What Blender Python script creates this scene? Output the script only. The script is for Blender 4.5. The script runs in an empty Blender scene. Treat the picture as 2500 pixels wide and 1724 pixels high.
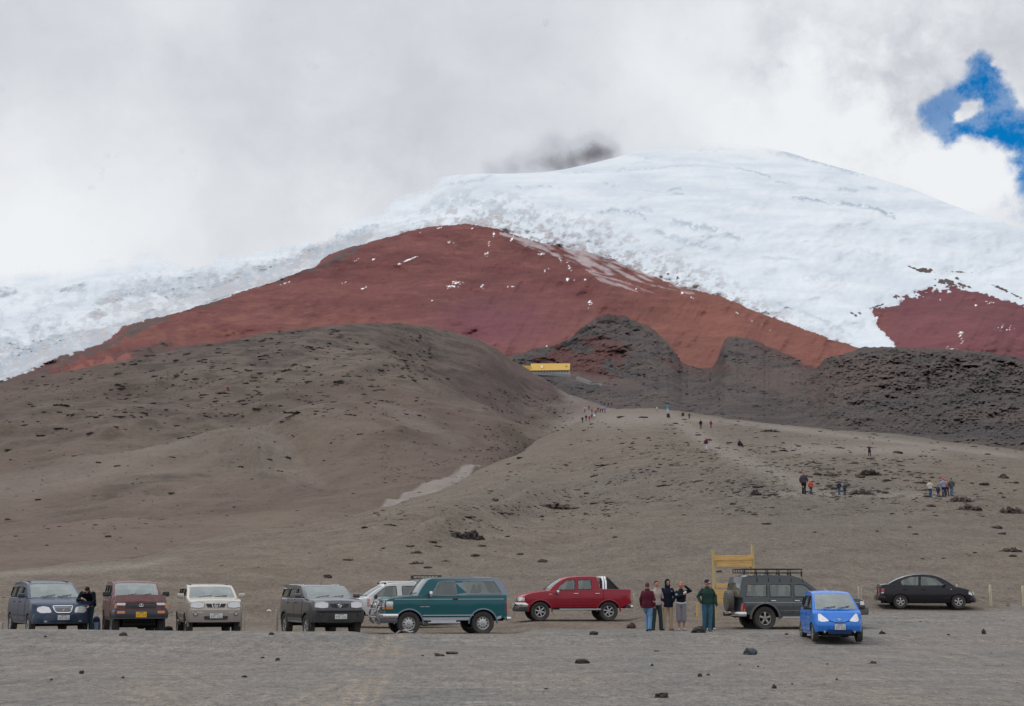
import bpy, bmesh, math, random
import numpy as np
from mathutils import Vector, Matrix, Euler, geometry
R = math.radians
scn = bpy.context.scene
COL = scn.collection

# ------------------------------------------------------------ camera
FPX = 3472.0            # focal length in photo pixels (photo is 2500 x 1724)
CU, CV = 1250.0, 862.0
PITCH = math.radians(9.26)
CAMZ = 1.8
cam_d = bpy.data.cameras.new("camera")
cam = bpy.data.objects.new("camera", cam_d); COL.objects.link(cam)
cam_d.sensor_width = 36.0
cam_d.lens = 36.0 * FPX / 2500.0
cam_d.clip_start = 0.5; cam_d.clip_end = 60000
cam.location = (0, 0, CAMZ)
cam.rotation_euler = (math.pi/2 + PITCH, 0, 0)
scn.camera = cam

def ray(u, v):
    """direction of the photo's line of sight"""
    a = (u-CU)/FPX; b = (CV-v)/FPX
    return (a, math.cos(PITCH)-b*math.sin(PITCH), math.sin(PITCH)+b*math.cos(PITCH))
def at(u, v, D):
    d = ray(u, v); k = D/d[1]
    return Vector((d[0]*k, D, CAMZ+d[2]*k))

# ------------------------------------------------------------ node helper
class NT:
    def __init__(s, tree): s.t = tree; s.n = tree.nodes; s.l = tree.links
    def node(s, typ, **kw):
        nd = s.n.new(typ)
        for k, v in kw.items():
            if k.startswith('i_'):
                nd.inputs[k[2:].replace('_', ' ')].default_value = v
            else: setattr(nd, k, v)
        return nd
    def link(s, a, b): s.l.new(a, b)
    def math(s, op, a, b=None, c=None, clamp=False):
        nd = s.n.new('ShaderNodeMath'); nd.operation = op; nd.use_clamp = clamp
        for i, x in enumerate((a, b, c)):
            if x is None: continue
            if isinstance(x, (int, float)): nd.inputs[i].default_value = x
            else: s.l.new(x, nd.inputs[i])
        return nd.outputs[0]
    def mix(s, f, a, b, mode='MIX'):
        nd = s.n.new('ShaderNodeMix'); nd.data_type = 'RGBA'; nd.blend_type = mode
        for i, x in ((0, f), (6, a), (7, b)):
            if isinstance(x, (int, float)): nd.inputs[i].default_value = x
            elif isinstance(x, tuple): nd.inputs[i].default_value = (*x[:3], 1)
            else: s.l.new(x, nd.inputs[i])
        return nd.outputs[2]
    def noise(s, vec, scale, detail=4, rough=.55, dist=0):
        nd = s.n.new('ShaderNodeTexNoise'); nd.inputs['Scale'].default_value = scale
        nd.inputs['Detail'].default_value = detail; nd.inputs['Roughness'].default_value = rough
        nd.inputs['Distortion'].default_value = dist
        if vec is not None: s.l.new(vec, nd.inputs['Vector'])
        return nd.outputs['Fac']
    def ramp(s, f, lo, hi):
        nd = s.n.new('ShaderNodeMapRange'); nd.interpolation_type = 'SMOOTHSTEP'
        s.l.new(f, nd.inputs[0]); nd.inputs[1].default_value = lo; nd.inputs[2].default_value = hi
        return nd.outputs[0]
    def scale(s, vec, sc, rot=(0, 0, 0)):
        nd = s.n.new('ShaderNodeMapping'); nd.inputs['Scale'].default_value = sc; nd.inputs['Rotation'].default_value = rot
        s.l.new(vec, nd.inputs['Vector']); return nd.outputs[0]
    def attr(s, name):
        nd = s.n.new('ShaderNodeAttribute'); nd.attribute_name = name; return nd.outputs['Fac']

# ------------------------------------------------------------ world: cloudy sky with one blue gap
SUN_EL, SUN_AZ = 58.0, -62.0     # azimuth from +Y towards +X
world = bpy.data.worlds.new("World"); scn.world = world; world.use_nodes = True
w = NT(world.node_tree); w.n.clear()
sky = w.node('ShaderNodeTexSky', sky_type='NISHITA', sun_disc=False, altitude=4500.0, air_density=1.0, dust_density=0.3, ozone_density=2.0)
sky.sun_elevation = R(SUN_EL); sky.sun_rotation = R(SUN_AZ)
tc = w.node('ShaderNodeTexCoord')
dirv = tc.outputs['Generated']
def unit(u, v): return Vector(ray(u, v)).normalized()
def blob(u, v, rpx, warp=None):
    warp = warp or globals()['warp']
    c = unit(u, v)
    nd = w.n.new('ShaderNodeVectorMath'); nd.operation = 'DISTANCE'
    w.link(warp, nd.inputs[0]); nd.inputs[1].default_value = c
    x = w.math('DIVIDE', nd.outputs['Value'], rpx/FPX)
    x = w.math('MULTIPLY', x, x)
    return w.math('EXPONENT', w.math('MULTIPLY', x, -1.0))
# warped direction
nz = w.n.new('ShaderNodeTexNoise'); nz.inputs['Scale'].default_value = 16; nz.inputs['Detail'].default_value = 6; nz.inputs['Roughness'].default_value = .62
w.link(dirv, nz.inputs['Vector'])
vm = w.n.new('ShaderNodeVectorMath'); vm.operation = 'MULTIPLY_ADD'
w.link(nz.outputs['Color'], vm.inputs[0]); vm.inputs[1].default_value = (.05,)*3
vs = w.n.new('ShaderNodeVectorMath'); vs.operation = 'SUBTRACT'; w.link(dirv, vs.inputs[0]); vs.inputs[1].default_value = (.025,)*3
w.link(vs.outputs[0], vm.inputs[2])
warp = vm.outputs[0]
vm2 = w.n.new('ShaderNodeVectorMath'); vm2.operation = 'MULTIPLY_ADD'
nz2 = w.n.new('ShaderNodeTexNoise'); nz2.inputs['Scale'].default_value = 40; nz2.inputs['Detail'].default_value = 6; nz2.inputs['Roughness'].default_value = .62
w.link(dirv, nz2.inputs['Vector']); w.link(nz2.outputs['Color'], vm2.inputs[0]); vm2.inputs[1].default_value = (.020,)*3
vs2 = w.n.new('ShaderNodeVectorMath'); vs2.operation = 'SUBTRACT'; w.link(dirv, vs2.inputs[0]); vs2.inputs[1].default_value = (.010,)*3
w.link(vs2.outputs[0], vm2.inputs[2]); warp2 = vm2.outputs[0]
def blobs(lst, wp=None):
    acc = None
    for (u, v, r, a) in lst:
        t = w.math('MULTIPLY', blob(u, v, r, wp), a)
        acc = t if acc is None else w.math('ADD', acc, t)
    return acc
hole = blobs([(2391, 150, 26, .8), (2393, 190, 34, .8), (2398, 235, 38, .7), (2440, 228, 38, .8), (2365, 218, 30, .7), (2322, 250, 36, .8), (2283, 275, 32, .8), (2300, 312, 28, .7), (2322, 335, 24, .6), (2440, 280, 42, .8), (2475, 310, 42, .8),
              (2408, 300, 28, .8), (2348, 322, 22, .9), (2378, 312, 22, .9), (2330, 345, 20, .5), (2474, 352, 32, .7), (2496, 400, 30, .8), (2515, 445, 30, .8), (2530, 330, 50, .6), (2366, 262, 22, -.95), (2342, 284, 14, -.6), (2392, 248, 14, -.55), (2350, 245, 10, -.3), (2405, 268, 10, -.4), (2372, 205, 9, -.35), (2425, 162, 10, -.35), (2500, 245, 26, -.5), (2240, 300, 50, .12), (1890, 130, 34, .16), (1905, 70, 40, .10), (2540, 520, 60, .35)], warp2)
finen = w.noise(dirv, 48, 8, .66)
hole = w.math('SUBTRACT', 1.0, w.math('EXPONENT', w.math('MULTIPLY', hole, -1.15)))
hole = w.math('ADD', hole, w.math('MULTIPLY', w.math('SUBTRACT', finen, .5), 1.25))
holef = w.math('MULTIPLY', w.ramp(hole, .14, .72), w.math('ADD', .74, w.math('MULTIPLY', w.ramp(w.noise(dirv, 30, 7, .7), .60, .40), .26)))
lum = blobs([(60, 180, 260, -.10), (1230, 60, 420, -.065), (700, 330, 380, -.05), (950, 480, 160, -.03), (2000, 430, 240, .13), (1900, 250, 180, .06),
             (100, 520, 330, .13), (2395, 440, 90, .14), (1900, 120, 70, -.07), (2150, 150, 150, -.07), (2480, 60, 200, -.06), (1000, 520, 200, .04),
             (1545, 300, 240, .02), (2420, 420, 60, .16), (2350, 400, 60, .10), (1650, 200, 200, .03)])
lum = w.math('ADD', lum, blobs([(1200, 424, 22, -.20), (1250, 414, 26, -.26), (1300, 404, 30, -.26), (1350, 396, 32, -.28), (1400, 388, 34, -.34), (1450, 376, 34, -.44), (1445, 345, 22, -.16), (1350, 350, 26, -.14), (1490, 376, 24, -.22)], warp2))
big = w.noise(w.scale(warp, (1, 1, 1.6)), 5.5, 5, .5)
mid = w.noise(w.scale(warp, (1, 1, 1.3)), 15, 6, .55)
lum = w.math('ADD', lum, w.math('ADD', w.math('MULTIPLY', w.math('SUBTRACT', big, .5), .22), w.math('MULTIPLY', w.math('SUBTRACT', mid, .5), .14)))
puff = w.noise(warp2, 22, 7, .6)
lum = w.math('ADD', lum, w.math('MULTIPLY', blobs([(2330, 260, 260, 1.0), (2100, 330, 200, .5), (1950, 100, 200, .5), (900, 430, 220, .3)]), w.math('MULTIPLY', w.math('SUBTRACT', puff, .53), .75)))
tint = w.mix(w.ramp(lum, -.16, .14), (.565, .585, .64), (.865, .885, .91))
dk = w.ramp(w.math('ADD', lum, w.math('MULTIPLY', w.math('SUBTRACT', finen, .5), .35)), -.14, -.62)
tint = w.mix(w.math('MULTIPLY', dk, .9), tint, (.13, .125, .14))
skyc = w.node('ShaderNodeVectorMath', operation='MULTIPLY'); w.link(sky.outputs[0], skyc.inputs[0]); skyc.inputs[1].default_value = (.02, .95, 1.38)
sepd = w.node('ShaderNodeSeparateXYZ'); w.link(dirv, sepd.inputs[0])
zen = w.math('ADD', 1.0, w.math('MULTIPLY', w.ramp(sepd.outputs[2], .46, .95), .55))      # an overcast sky is brightest overhead
tv = w.node('ShaderNodeVectorMath', operation='SCALE'); w.link(tint, tv.inputs[0]); w.link(zen, tv.inputs['Scale']); tint = tv.outputs[0]
bg_sky = w.node('ShaderNodeBackground'); bg_sky.inputs['Strength'].default_value = .10; w.link(skyc.outputs[0], bg_sky.inputs['Color'])
bg_cl = w.node('ShaderNodeBackground'); bg_cl.inputs['Strength'].default_value = 1.0; w.link(tint, bg_cl.inputs['Color'])
ms = w.node('ShaderNodeMixShader'); w.link(holef, ms.inputs[0]); w.link(bg_cl.outputs[0], ms.inputs[1]); w.link(bg_sky.outputs[0], ms.inputs[2])
wo = w.node('ShaderNodeOutputWorld'); w.link(ms.outputs[0], wo.inputs['Surface'])

# ------------------------------------------------------------ sun (veiled by cloud)
sd = bpy.data.lights.new("sun", 'SUN'); sd.energy = 1.15; sd.angle = R(12); sd.color = (1, .965, .92)
sun = bpy.data.objects.new("sun", sd); COL.objects.link(sun)
sv = Vector((math.sin(R(SUN_AZ))*math.cos(R(SUN_EL)), math.cos(R(SUN_AZ))*math.cos(R(SUN_EL)), math.sin(R(SUN_EL))))
sun.rotation_euler = sv.to_track_quat('Z', 'Y').to_euler()
sun.location = (0, 0, 50)
scn.view_settings.view_transform = 'Standard'; scn.view_settings.look = 'None'
scn.view_settings.exposure = 0; scn.view_settings.gamma = 1
scn.render.engine = 'CYCLES'
scn.cycles.max_bounces = 6; scn.cycles.transparent_max_bounces = 12
try: scn.cycles.use_denoising = True
except Exception: pass

# ------------------------------------------------------------ numpy noise
def _hash(i, j, s):
    n = (i.astype(np.int64)*374761393 + j.astype(np.int64)*668265263 + s*974634777) & 0xffffffff
    n = ((n ^ (n >> 13)) * 1274126177) & 0xffffffff
    n = (n ^ (n >> 16))
    return (n & 0xffffff)/float(0xffffff)
def vnoise(x, y, s=0):
    i = np.floor(x); j = np.floor(y); fx = x-i; fy = y-j
    fx = fx*fx*(3-2*fx); fy = fy*fy*(3-2*fy)
    a = _hash(i, j, s); b = _hash(i+1, j, s); c = _hash(i, j+1, s); d = _hash(i+1, j+1, s)
    return (a*(1-fx)+b*fx)*(1-fy) + (c*(1-fx)+d*fx)*fy - .5
def fbm(x, y, oct=5, s=0, gain=.5):
    r = 0; a = 1; f = 1
    for o in range(oct):
        r = r + a*vnoise(x*f+17.3*o, y*f-9.1*o, s+o); a *= gain; f *= 2.03
    return r
def ridged(x, y, oct=4, s=0):
    r = 0; a = 1; f = 1
    for o in range(oct):
        r = r + a*(1-2*abs(vnoise(x*f+3.1*o, y*f+5.7*o, s+o))*2); a *= .5; f *= 2.1
    return r
def sstep(x, a, b):
    t = np.clip((x-a)/(b-a), 0, 1); return t*t*(3-2*t)
def curve(pts, x, k=1):
    p = np.array([[q[0], q[k]] for q in pts], float)
    return np.interp(x, p[:, 0], p[:, 1])
def smooth_curve(pts, x, k=1, wdt=25.0):
    r = 0
    for o, g in ((-1, .25), (-.5, .2), (0, .1), (.5, .2), (1, .25)):
        r = r + g*curve(pts, x+o*wdt, k)
    return r
def inpoly(px, py, poly):
    inside = np.zeros(px.shape, bool); n = len(poly)
    for i in range(n):
        x1, y1 = poly[i]; x2, y2 = poly[(i+1) % n]
        if y1 == y2: continue
        c = ((y1 > py) != (y2 > py)) & (px < (x2-x1)*(py-y1)/(y2-y1)+x1)
        inside ^= c
    return inside

# ------------------------------------------------------------ tagging and building
def tag(o, label=None, cat=None, group=None, kind=None):
    if label: o['label'] = label
    if cat: o['category'] = cat
    if group: o['group'] = group
    if kind: o['kind'] = kind
    return o
def link_mesh(name, me, mats, parent=None):
    o = bpy.data.objects.new(name, me); COL.objects.link(o)
    for m in (mats if isinstance(mats, (list, tuple)) else [mats]): me.materials.append(m)
    if parent: o.parent = parent
    return o
def empty(name, loc, rz=0, **kw):
    o = bpy.data.objects.new(name, None); COL.objects.link(o); o.location = loc; o.rotation_euler = (0, 0, rz)
    o.empty_display_size = .2
    tag(o, **kw); return o
def grid_mesh(name, V, nr, nc, attrs=None, smooth=True, keep=None):
    """V: (nr*nc,3) row-major; faces between neighbours"""
    me = bpy.data.meshes.new(name)
    r = np.arange(nr-1)[:, None]; c = np.arange(nc-1)[None, :]
    a = (r*nc+c).ravel()
    F = np.stack([a, a+1, a+nc+1, a+nc], 1)
    if keep is not None: F = F[keep.ravel()]
    used = np.unique(F); remap = -np.ones(len(V), int); remap[used] = np.arange(len(used))
    F = remap[F]; V = V[used]
    me.vertices.add(len(V)); me.vertices.foreach_set('co', V.astype(np.float32).ravel())
    me.loops.add(F.size); me.loops.foreach_set('vertex_index', F.astype(np.int32).ravel())
    me.polygons.add(len(F)); me.polygons.foreach_set('loop_start', (np.arange(len(F))*4).astype(np.int32))
    if smooth: me.polygons.foreach_set('use_smooth', np.ones(len(F), bool))
    me.update(calc_edges=True)
    for k, x in (attrs or {}).items():
        at_ = me.attributes.new(k, 'FLOAT', 'POINT'); at_.data.foreach_set('value', x.ravel()[used].astype(np.float32))
    return me
# ============================================================ TERRAIN
def rays_np(U, V):
    a = (U-CU)/FPX; b = (CV-V)/FPX
    return a, math.cos(PITCH)-b*math.sin(PITCH), math.sin(PITCH)+b*math.cos(PITCH)
def at_np(U, V, D):
    x, y, z = rays_np(U, V); return x*D/y, D, CAMZ+z*D/y

# crest of the near slope: u, v, distance
CREST = [(-900, 1480, 62), (-500, 1440, 70), (0, 1402, 80), (150, 1385, 88), (300, 1366, 96), (500, 1335, 110), (700, 1302, 125), (850, 1272, 142), (925, 1243, 158), (975, 1228, 168), (1033, 1208, 178),
         (1080, 1193, 190), (1123, 1174, 210), (1177, 1149, 230), (1260, 1108, 290), (1330, 1068, 370), (1400, 1040, 440), (1450, 1018, 455), (1500, 1001, 450), (1560, 999, 430), (1650, 1006, 395),
         (1800, 1021, 335), (2000, 1045, 290), (2250, 1078, 255), (2500, 1105, 235), (3000, 1160, 220), (3400, 1200, 215)]
def ground_base(U, D):
    """height of the car park and the near slope as a function of bearing column and distance"""
    vc = smooth_curve(CREST, U); Dc = smooth_curve(CREST, U, 2)
    zc = at_np(U, vc, Dc)[2]
    # car park
    lf = 1-sstep(U, 850, 1000)
    lf2 = 1-sstep(U, 1240, 1300)
    z0 = (.20*sstep(D, 43, 48)-.13*lf2*sstep(D, 48.2, 49.4)-.11*(1-lf2)*(1-sstep(U, 1530, 1570))*sstep(D, 57.2, 58.2))*(1-lf) + lf*((.41+.06*(1-sstep(U, 0, 500)))*sstep(D, 36, 44.4)-(.29+.04*(1-sstep(U, 0, 500)))*sstep(D, 44.5, 45.7))
    zlot = z0 + .28*sstep(D, 52, 61)*sstep(U, 1050, 1350) + .14*sstep(D, 54, 62)*sstep(U, 1900, 2150)
    Db = 64.0
    zb = ground_z_at_base(U)
    t = np.clip(np.log(np.maximum(D, Db)/Db)/np.log(np.maximum(Dc, Db*1.05)/Db), 0, 1)
    vb = CV-FPX*np.tan(np.arctan((zb-CAMZ)/Db)-PITCH)
    v = vb - (vb-vc)*(1-(1-t)**1.9)
    zs = at_np(U, v, np.maximum(D, Db))[2]
    # bench where walkers stand
    k = sstep(U, 850, 1100)
    zs = zs + k*(1.3*np.exp(-((t-.41)/.05)**2) - 0.9*np.exp(-((t-.53)/.06)**2))*sstep(Dc, 100, 200)
    zs = np.where(D > Dc, zc - .22*(D-Dc), zs)
    m = sstep(D, 60, 68)
    return np.where(D < 60, zlot, zlot*(1-m)+zs*m)
def ground_z_at_base(U):
    return .35 + .45*sstep(U, 1000, 1700)
def fnoise(x, y, D):
    amp = sstep(D, 62, 110)
    return amp*(fbm(x/38, y/38, 4, 3)*1.0 + fbm(x/9, y/9, 4, 5)*.45) + fbm(x/3.2, y/3.2, 4, 9)*.035*(1+amp*2)
def ground_z(x, y):
    U = np.atleast_1d(CU+np.asarray(x, float)/np.asarray(y, float)*FPX*1.0/1.0)
    # column from bearing (column lines are vertical planes only near the centre; solve once)
    D = np.atleast_1d(np.asarray(y, float))
    xx = np.atleast_1d(np.asarray(x, float))
    for _ in range(6):
        z = ground_base(U, D)
        # u for this point
        k = D*math.cos(PITCH)+(z-CAMZ)*math.sin(PITCH)
        U = CU+xx*FPX/k
    return ground_base(U, D)+fnoise(xx, D, D)
def gz(x, y): return float(ground_z(x, y)[0])

ncol, nrow = 1060, 620
uu = np.linspace(-1700, 3700, ncol)
dd = np.concatenate([np.linspace(4, 40, 90), np.linspace(40, 70, 170)[1:], np.geomspace(70, 900, nrow-259)[1:]])
nrow = len(dd)
Dg, Ug = np.meshgrid(dd, uu, indexing='ij')
z = ground_base(Ug, Dg)
k = Dg*math.cos(PITCH)+(z-CAMZ)*math.sin(PITCH)
X = (Ug-CU)/FPX*k; Y = Dg
Z = z+fnoise(X, Y, Dg)
vcr = smooth_curve(CREST, Ug); Dcr = smooth_curve(CREST, Ug, 2)
keepg = (Dg < Dcr*1.35)[:-1, :-1]
lotm = 1-sstep(Dg + fbm(X/7, Y/7, 4, 21)*7, 49+12*sstep(Ug, 1850, 2150), 56+12*sstep(Ug, 1850, 2150))
Vpix = CV-FPX*np.tan(np.arctan((Z-CAMZ)/(Y))-PITCH)
rub = np.zeros_like(Z)
def rubble_line(pts, wd, s=1.0, sx=90.):
    global rub
    vl = curve(pts, Ug); u0, u1 = pts[0][0], pts[-1][0]
    m = np.exp(-((Vpix-vl)/wd)**2)*sstep(Ug, u0-sx*.3, u0+sx*.3)*(1-sstep(Ug, u1-sx*.3, u1+sx*.3))
    rub = np.maximum(rub, m*s)
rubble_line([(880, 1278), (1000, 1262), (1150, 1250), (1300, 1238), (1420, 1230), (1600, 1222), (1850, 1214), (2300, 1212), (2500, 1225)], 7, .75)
rubble_line([(1600, 1070), (1700, 1120), (1800, 1180), (1950, 1205)], 45, .75, 60)
rubble_line([(1750, 1030), (1900, 1050)], 22, .7, 60)
rubble_line([(2050, 1130), (2200, 1170)], 28, .6, 60)
rubble_line([(1380, 1130), (1700, 1150)], 30, .45, 120)
rubble_line([(1640, 1236), (2150, 1246)], 20, .45, 160)  # broad darker band below the bench
pathm = np.zeros_like(Z)
for pts, wd in (([(1440, 1025), (1640, 1020), (1700, 1060), (1760, 1100), (1880, 1150), (2000, 1200)], 20), ([(-300, 1418), (0, 1402), (340, 1382), (420, 1366)], 8), ([(1900, 1095), (2300, 1100)], 14), ([(1860, 1206), (2050, 1207), (2330, 1212)], 8), ([(1500, 1012), (1800, 1032), (2000, 1056), (2500, 1116)], 7)):
    vl = curve(pts, Ug)
    m = np.exp(-((Vpix-vl)/wd)**2)*sstep(Ug, pts[0][0]-60, pts[0][0]+60)*(1-sstep(Ug, pts[-1][0]-60, pts[-1][0]+60))
    pathm = np.maximum(pathm, m)

trk = np.zeros_like(Z)
for pts, wd, st in (([(870, 1740), (905, 1650), (935, 1590), (948, 1556)], 11, .9), ([(690, 1740), (830, 1690), (900, 1640), (932, 1580)], 10, .7), ([(-60, 1705), (120, 1680), (260, 1676), (380, 1700), (430, 1740)], 9, .8), ([(-40, 1650), (200, 1628), (420, 1640), (560, 1700), (600, 1740)], 7, .5),
                    ([(975, 1618), (1080, 1650), (1250, 1664), (1400, 1668)], 8, .5), ([(1300, 1650), (1600, 1622), (1900, 1640), (2200, 1700)], 6, .4), ([(1500, 1740), (1700, 1705), (2000, 1690), (2500, 1715)], 7, .45), ([(0, 1590), (300, 1575), (700, 1590), (900, 1620)], 5, .4), ([(2090, 1580), (2300, 1600), (2540, 1660)], 6, .45), ([(1000, 1570), (1400, 1580), (1800, 1573)], 4, .4)):
    best = np.full(Z.shape, 1e9)
    for i in range(len(pts)-1):
        (x1, y1), (x2, y2) = pts[i], pts[i+1]; dx, dy = x2-x1, (y2-y1)
        t_ = np.clip(((Ug-x1)*dx+(Vpix-y1)*dy*4)/(dx*dx+dy*dy*4), 0, 1)
        best = np.minimum(best, np.hypot(Ug-x1-t_*dx, (Vpix-y1-t_*dy)*2))
    for off in (0, 34): trk = np.maximum(trk, st*np.exp(-((best-off)/wd)**2))
trk = trk*np.clip(.65+fbm(X/1.5, Y/4, 4, 23)*1.5, 0, 1)*(Dg < 60)
def terrain_mat(name, kind):
    m = bpy.data.materials.new(name); m.use_nodes = True; n = NT(m.node_tree); n.n.clear()
    out = n.node('ShaderNodeOutputMaterial'); bs = n.node('ShaderNodeBsdfPrincipled'); bs.inputs['Roughness'].default_value = .95
    bs.inputs['Specular IOR Level'].default_value = .15
    n.link(bs.outputs[0], out.inputs[0])
    pos = n.node('ShaderNodeNewGeometry').outputs['Position']
    return m, n, bs, pos
def bump(n, bs, h, strength, dist):
    b = n.node('ShaderNodeBump'); b.inputs['Strength'].default_value = strength; b.inputs['Distance'].default_value = dist
    n.link(h, b.inputs['Height']); n.link(b.outputs[0], bs.inputs['Normal'])

# --- gravel car park and cinder slope
m_ground, n, bs, pos = terrain_mat('gravel_and_cinder', 0)
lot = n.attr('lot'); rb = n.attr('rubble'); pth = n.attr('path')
a = n.noise(pos, .35, 5, .6); b = n.noise(pos, 3.0, 6, .65); c = n.noise(pos, 14, 4, .7); d = n.noise(pos, 34, 3, .8)
streak = n.noise(n.scale(pos, (.12, 1.3, 1), (0, 0, .12)), 1.0, 5, .6)
track = n.noise(n.scale(pos, (1.1, .09, 1), (0, 0, -.35)), 1.0, 3, .5, .6)
grey = n.mix(n.ramp(a, .35, .65), (.152, .145, .138), (.185, .172, .157))
grey = n.mix(n.math('MULTIPLY', n.ramp(track, .56, .70), .35), grey, (.225, .20, .172))
grey = n.mix(n.math('MULTIPLY', n.attr('track'), .9), grey, (.275, .23, .18))
grey = n.mix(n.math('MULTIPLY', n.ramp(n.noise(n.scale(pos, (.22, .10, .2)), 1, 5, .6), .42, .66), .5), grey, (.205, .175, .148))
grey = n.mix(n.math('MULTIPLY', n.ramp(streak, .52, .7), .45), grey, (.135, .125, .118))
grey = n.mix(n.math('MULTIPLY', n.ramp(streak, .46, .32), .35), grey, (.25, .24, .23))
brown = n.mix(n.ramp(a, .3, .7), (.124, .099, .079), (.163, .137, .109))
brown = n.mix(n.math('MULTIPLY', n.ramp(n.noise(n.scale(pos, (.02, .01, .02)), 1, 4, .55), .45, .65), .5), brown, (.120, .108, .099))
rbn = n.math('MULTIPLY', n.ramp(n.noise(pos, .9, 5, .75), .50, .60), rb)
brown = n.mix(n.math('MULTIPLY', pth, .75), brown, (.215, .188, .163))
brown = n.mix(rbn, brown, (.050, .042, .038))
spk = n.ramp(n.noise(n.scale(pos, (.55, .28, 1)), 1.0, 6, .8), .63, .70)
brown = n.mix(n.math('MULTIPLY', spk, .55), brown, (.07, .06, .053))
col = n.mix(lot, brown, grey)
sp = n.math('MULTIPLY', n.math('SUBTRACT', d, .5), 1.5); sp2 = n.math('MULTIPLY', n.math('SUBTRACT', c, .5), 1.1); sp3 = n.math('MULTIPLY', n.math('SUBTRACT', b, .5), .5)
g1 = n.noise(n.scale(pos, (7, 2.2, 7)), 1, 4, .75); g2 = n.noise(n.scale(pos, (20, 7, 20)), 1, 3, .8)
f = n.math('ADD', 1.0, n.math('ADD', sp, n.math('ADD', sp2, sp3)))
g3 = n.noise(n.scale(pos, (2.2, .9, 2.2)), 1, 5, .7)
f = n.math('ADD', f, n.math('ADD', n.math('MULTIPLY', n.math('SUBTRACT', g3, .5), .9), n.math('ADD', n.math('MULTIPLY', n.math('SUBTRACT', g1, .5), 1.5), n.math('MULTIPLY', n.math('SUBTRACT', g2, .5), 1.4))))
vmn = n.node('ShaderNodeVectorMath', operation='SCALE'); n.link(col, vmn.inputs[0]); n.link(f, vmn.inputs['Scale'])
n.link(vmn.outputs[0], bs.inputs['Base Color'])
h = n.math('ADD', n.math('MULTIPLY', b, .12), n.math('ADD', n.math('MULTIPLY', c, .035), n.math('MULTIPLY', d, .015)))
bump(n, bs, h, .7, 1.0)

V = np.stack([X.ravel(), Y.ravel(), Z.ravel()], 1)
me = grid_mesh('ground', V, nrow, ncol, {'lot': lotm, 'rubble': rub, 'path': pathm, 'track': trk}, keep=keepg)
ground = link_mesh('ground', me, m_ground); tag(ground, kind='structure')

# wide base sheet reaching the horizon, below everything
m_base, n, bs, pos = terrain_mat('far_plain', 0)
n.link(n.mix(n.noise(pos, .01, 5), (.12, .105, .09), (.17, .15, .13)), bs.inputs['Base Color'])
me = bpy.data.meshes.new('terrain'); S = 30000
gx = np.linspace(-S, S, 41); gy = np.linspace(-S, S, 41)
GY, GX = np.meshgrid(gy, gx, indexing='ij')
GZ = -2.5+0*GX - np.clip(np.hypot(GX, GY)-3000, 0, 1e9)*.01
me = grid_mesh('terrain', np.stack([GX.ravel(), GY.ravel(), GZ.ravel()], 1), 41, 41)
o = link_mesh('terrain', me, m_base); tag(o, kind='structure')

# --- left hill
SK2 = [(-900, 985, 430), (0, 934, 420), (93, 922, 425), (330, 874, 440), (505, 842, 450), (661, 815, 460), (780, 796, 475), (858, 789, 480), (955, 789, 500), (1033, 796, 530), (1092, 808, 560),
       (1138, 820, 580), (1189, 839, 600), (1228, 862, 620), (1267, 890, 640), (1298, 909, 650), (1329, 924, 640), (1364, 951, 620), (1422, 974, 600), (1477, 994, 580), (1508, 1000, 570), (1600, 1030, 560), (1750, 1080, 560)]
nc2, nr2 = 900, 330
uu = np.linspace(-1800, 1750, nc2); tt = np.linspace(-.25, 1, nr2)
T2, U2 = np.meshgrid(tt, uu, indexing='ij')
vf = smooth_curve(CREST, U2)+12; Df = smooth_curve(CREST, U2, 2)*1.06+4
vs_ = smooth_curve(SK2, U2, 1, 10); Ds = smooth_curve(SK2, U2, 2)
Tn = np.clip(T2, 0, 1)
V2 = vf+(vs_-vf)*T2
g = T2**1.15*(T2 > 0)+T2*(T2 <= 0)*.2
g = np.where(T2 > 0, Tn**1.1, T2*.25)
D2 = Df+(Ds-Df)*g
# spur: bench above, steeper below
RID = [(-900, 1260), (0, 1183), (200, 1150), (400, 1098), (560, 1066), (620, 1072), (700, 1110), (840, 1175), (1000, 1200), (1750, 1200)]
vr = smooth_curve(RID, U2)
br = sstep(U2, -900, 0)*(1-sstep(U2, 640, 900))
D2 = D2 + br*62*(sstep(vr-V2, -22, 24)-sstep(vr-V2, -120, 170))
# gully shoulder right of the summit
RID2 = [(900, 800), (1000, 900), (1100, 960), (1240, 1000), (1300, 1020)]
vr2 = smooth_curve(RID2, U2); b2 = sstep(U2, 860, 1000)*(1-sstep(U2, 1260, 1340))
D2 = D2 + b2*30*(sstep(vr2-V2, -30, 30)-sstep(vr2-V2, -140, 140))
X, Y, Z = at_np(U2, V2, D2)
Z = np.where(T2 < 0, Z+T2*20, Z)
edge = np.clip((1-T2)*8, 0, 1)
gul = ridged((X*.8-Y*.35)/34, (X*.35+Y*.8)/190, 3, 33)
Z = Z + (gul-1)*1.6*edge*sstep(T2, .05, .3) + fbm(X/60, Y/60, 5, 31)*8*edge*np.clip(T2*3+.2, .2, 1) + fbm(X/9, Y/9, 4, 37)*.9 + np.clip(fbm(X/16, Y/11, 5, 41)-.22, 0, 1)*4*sstep(T2, .45, .75)*edge
lavam = sstep(V2, 1, 0)*0
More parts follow.
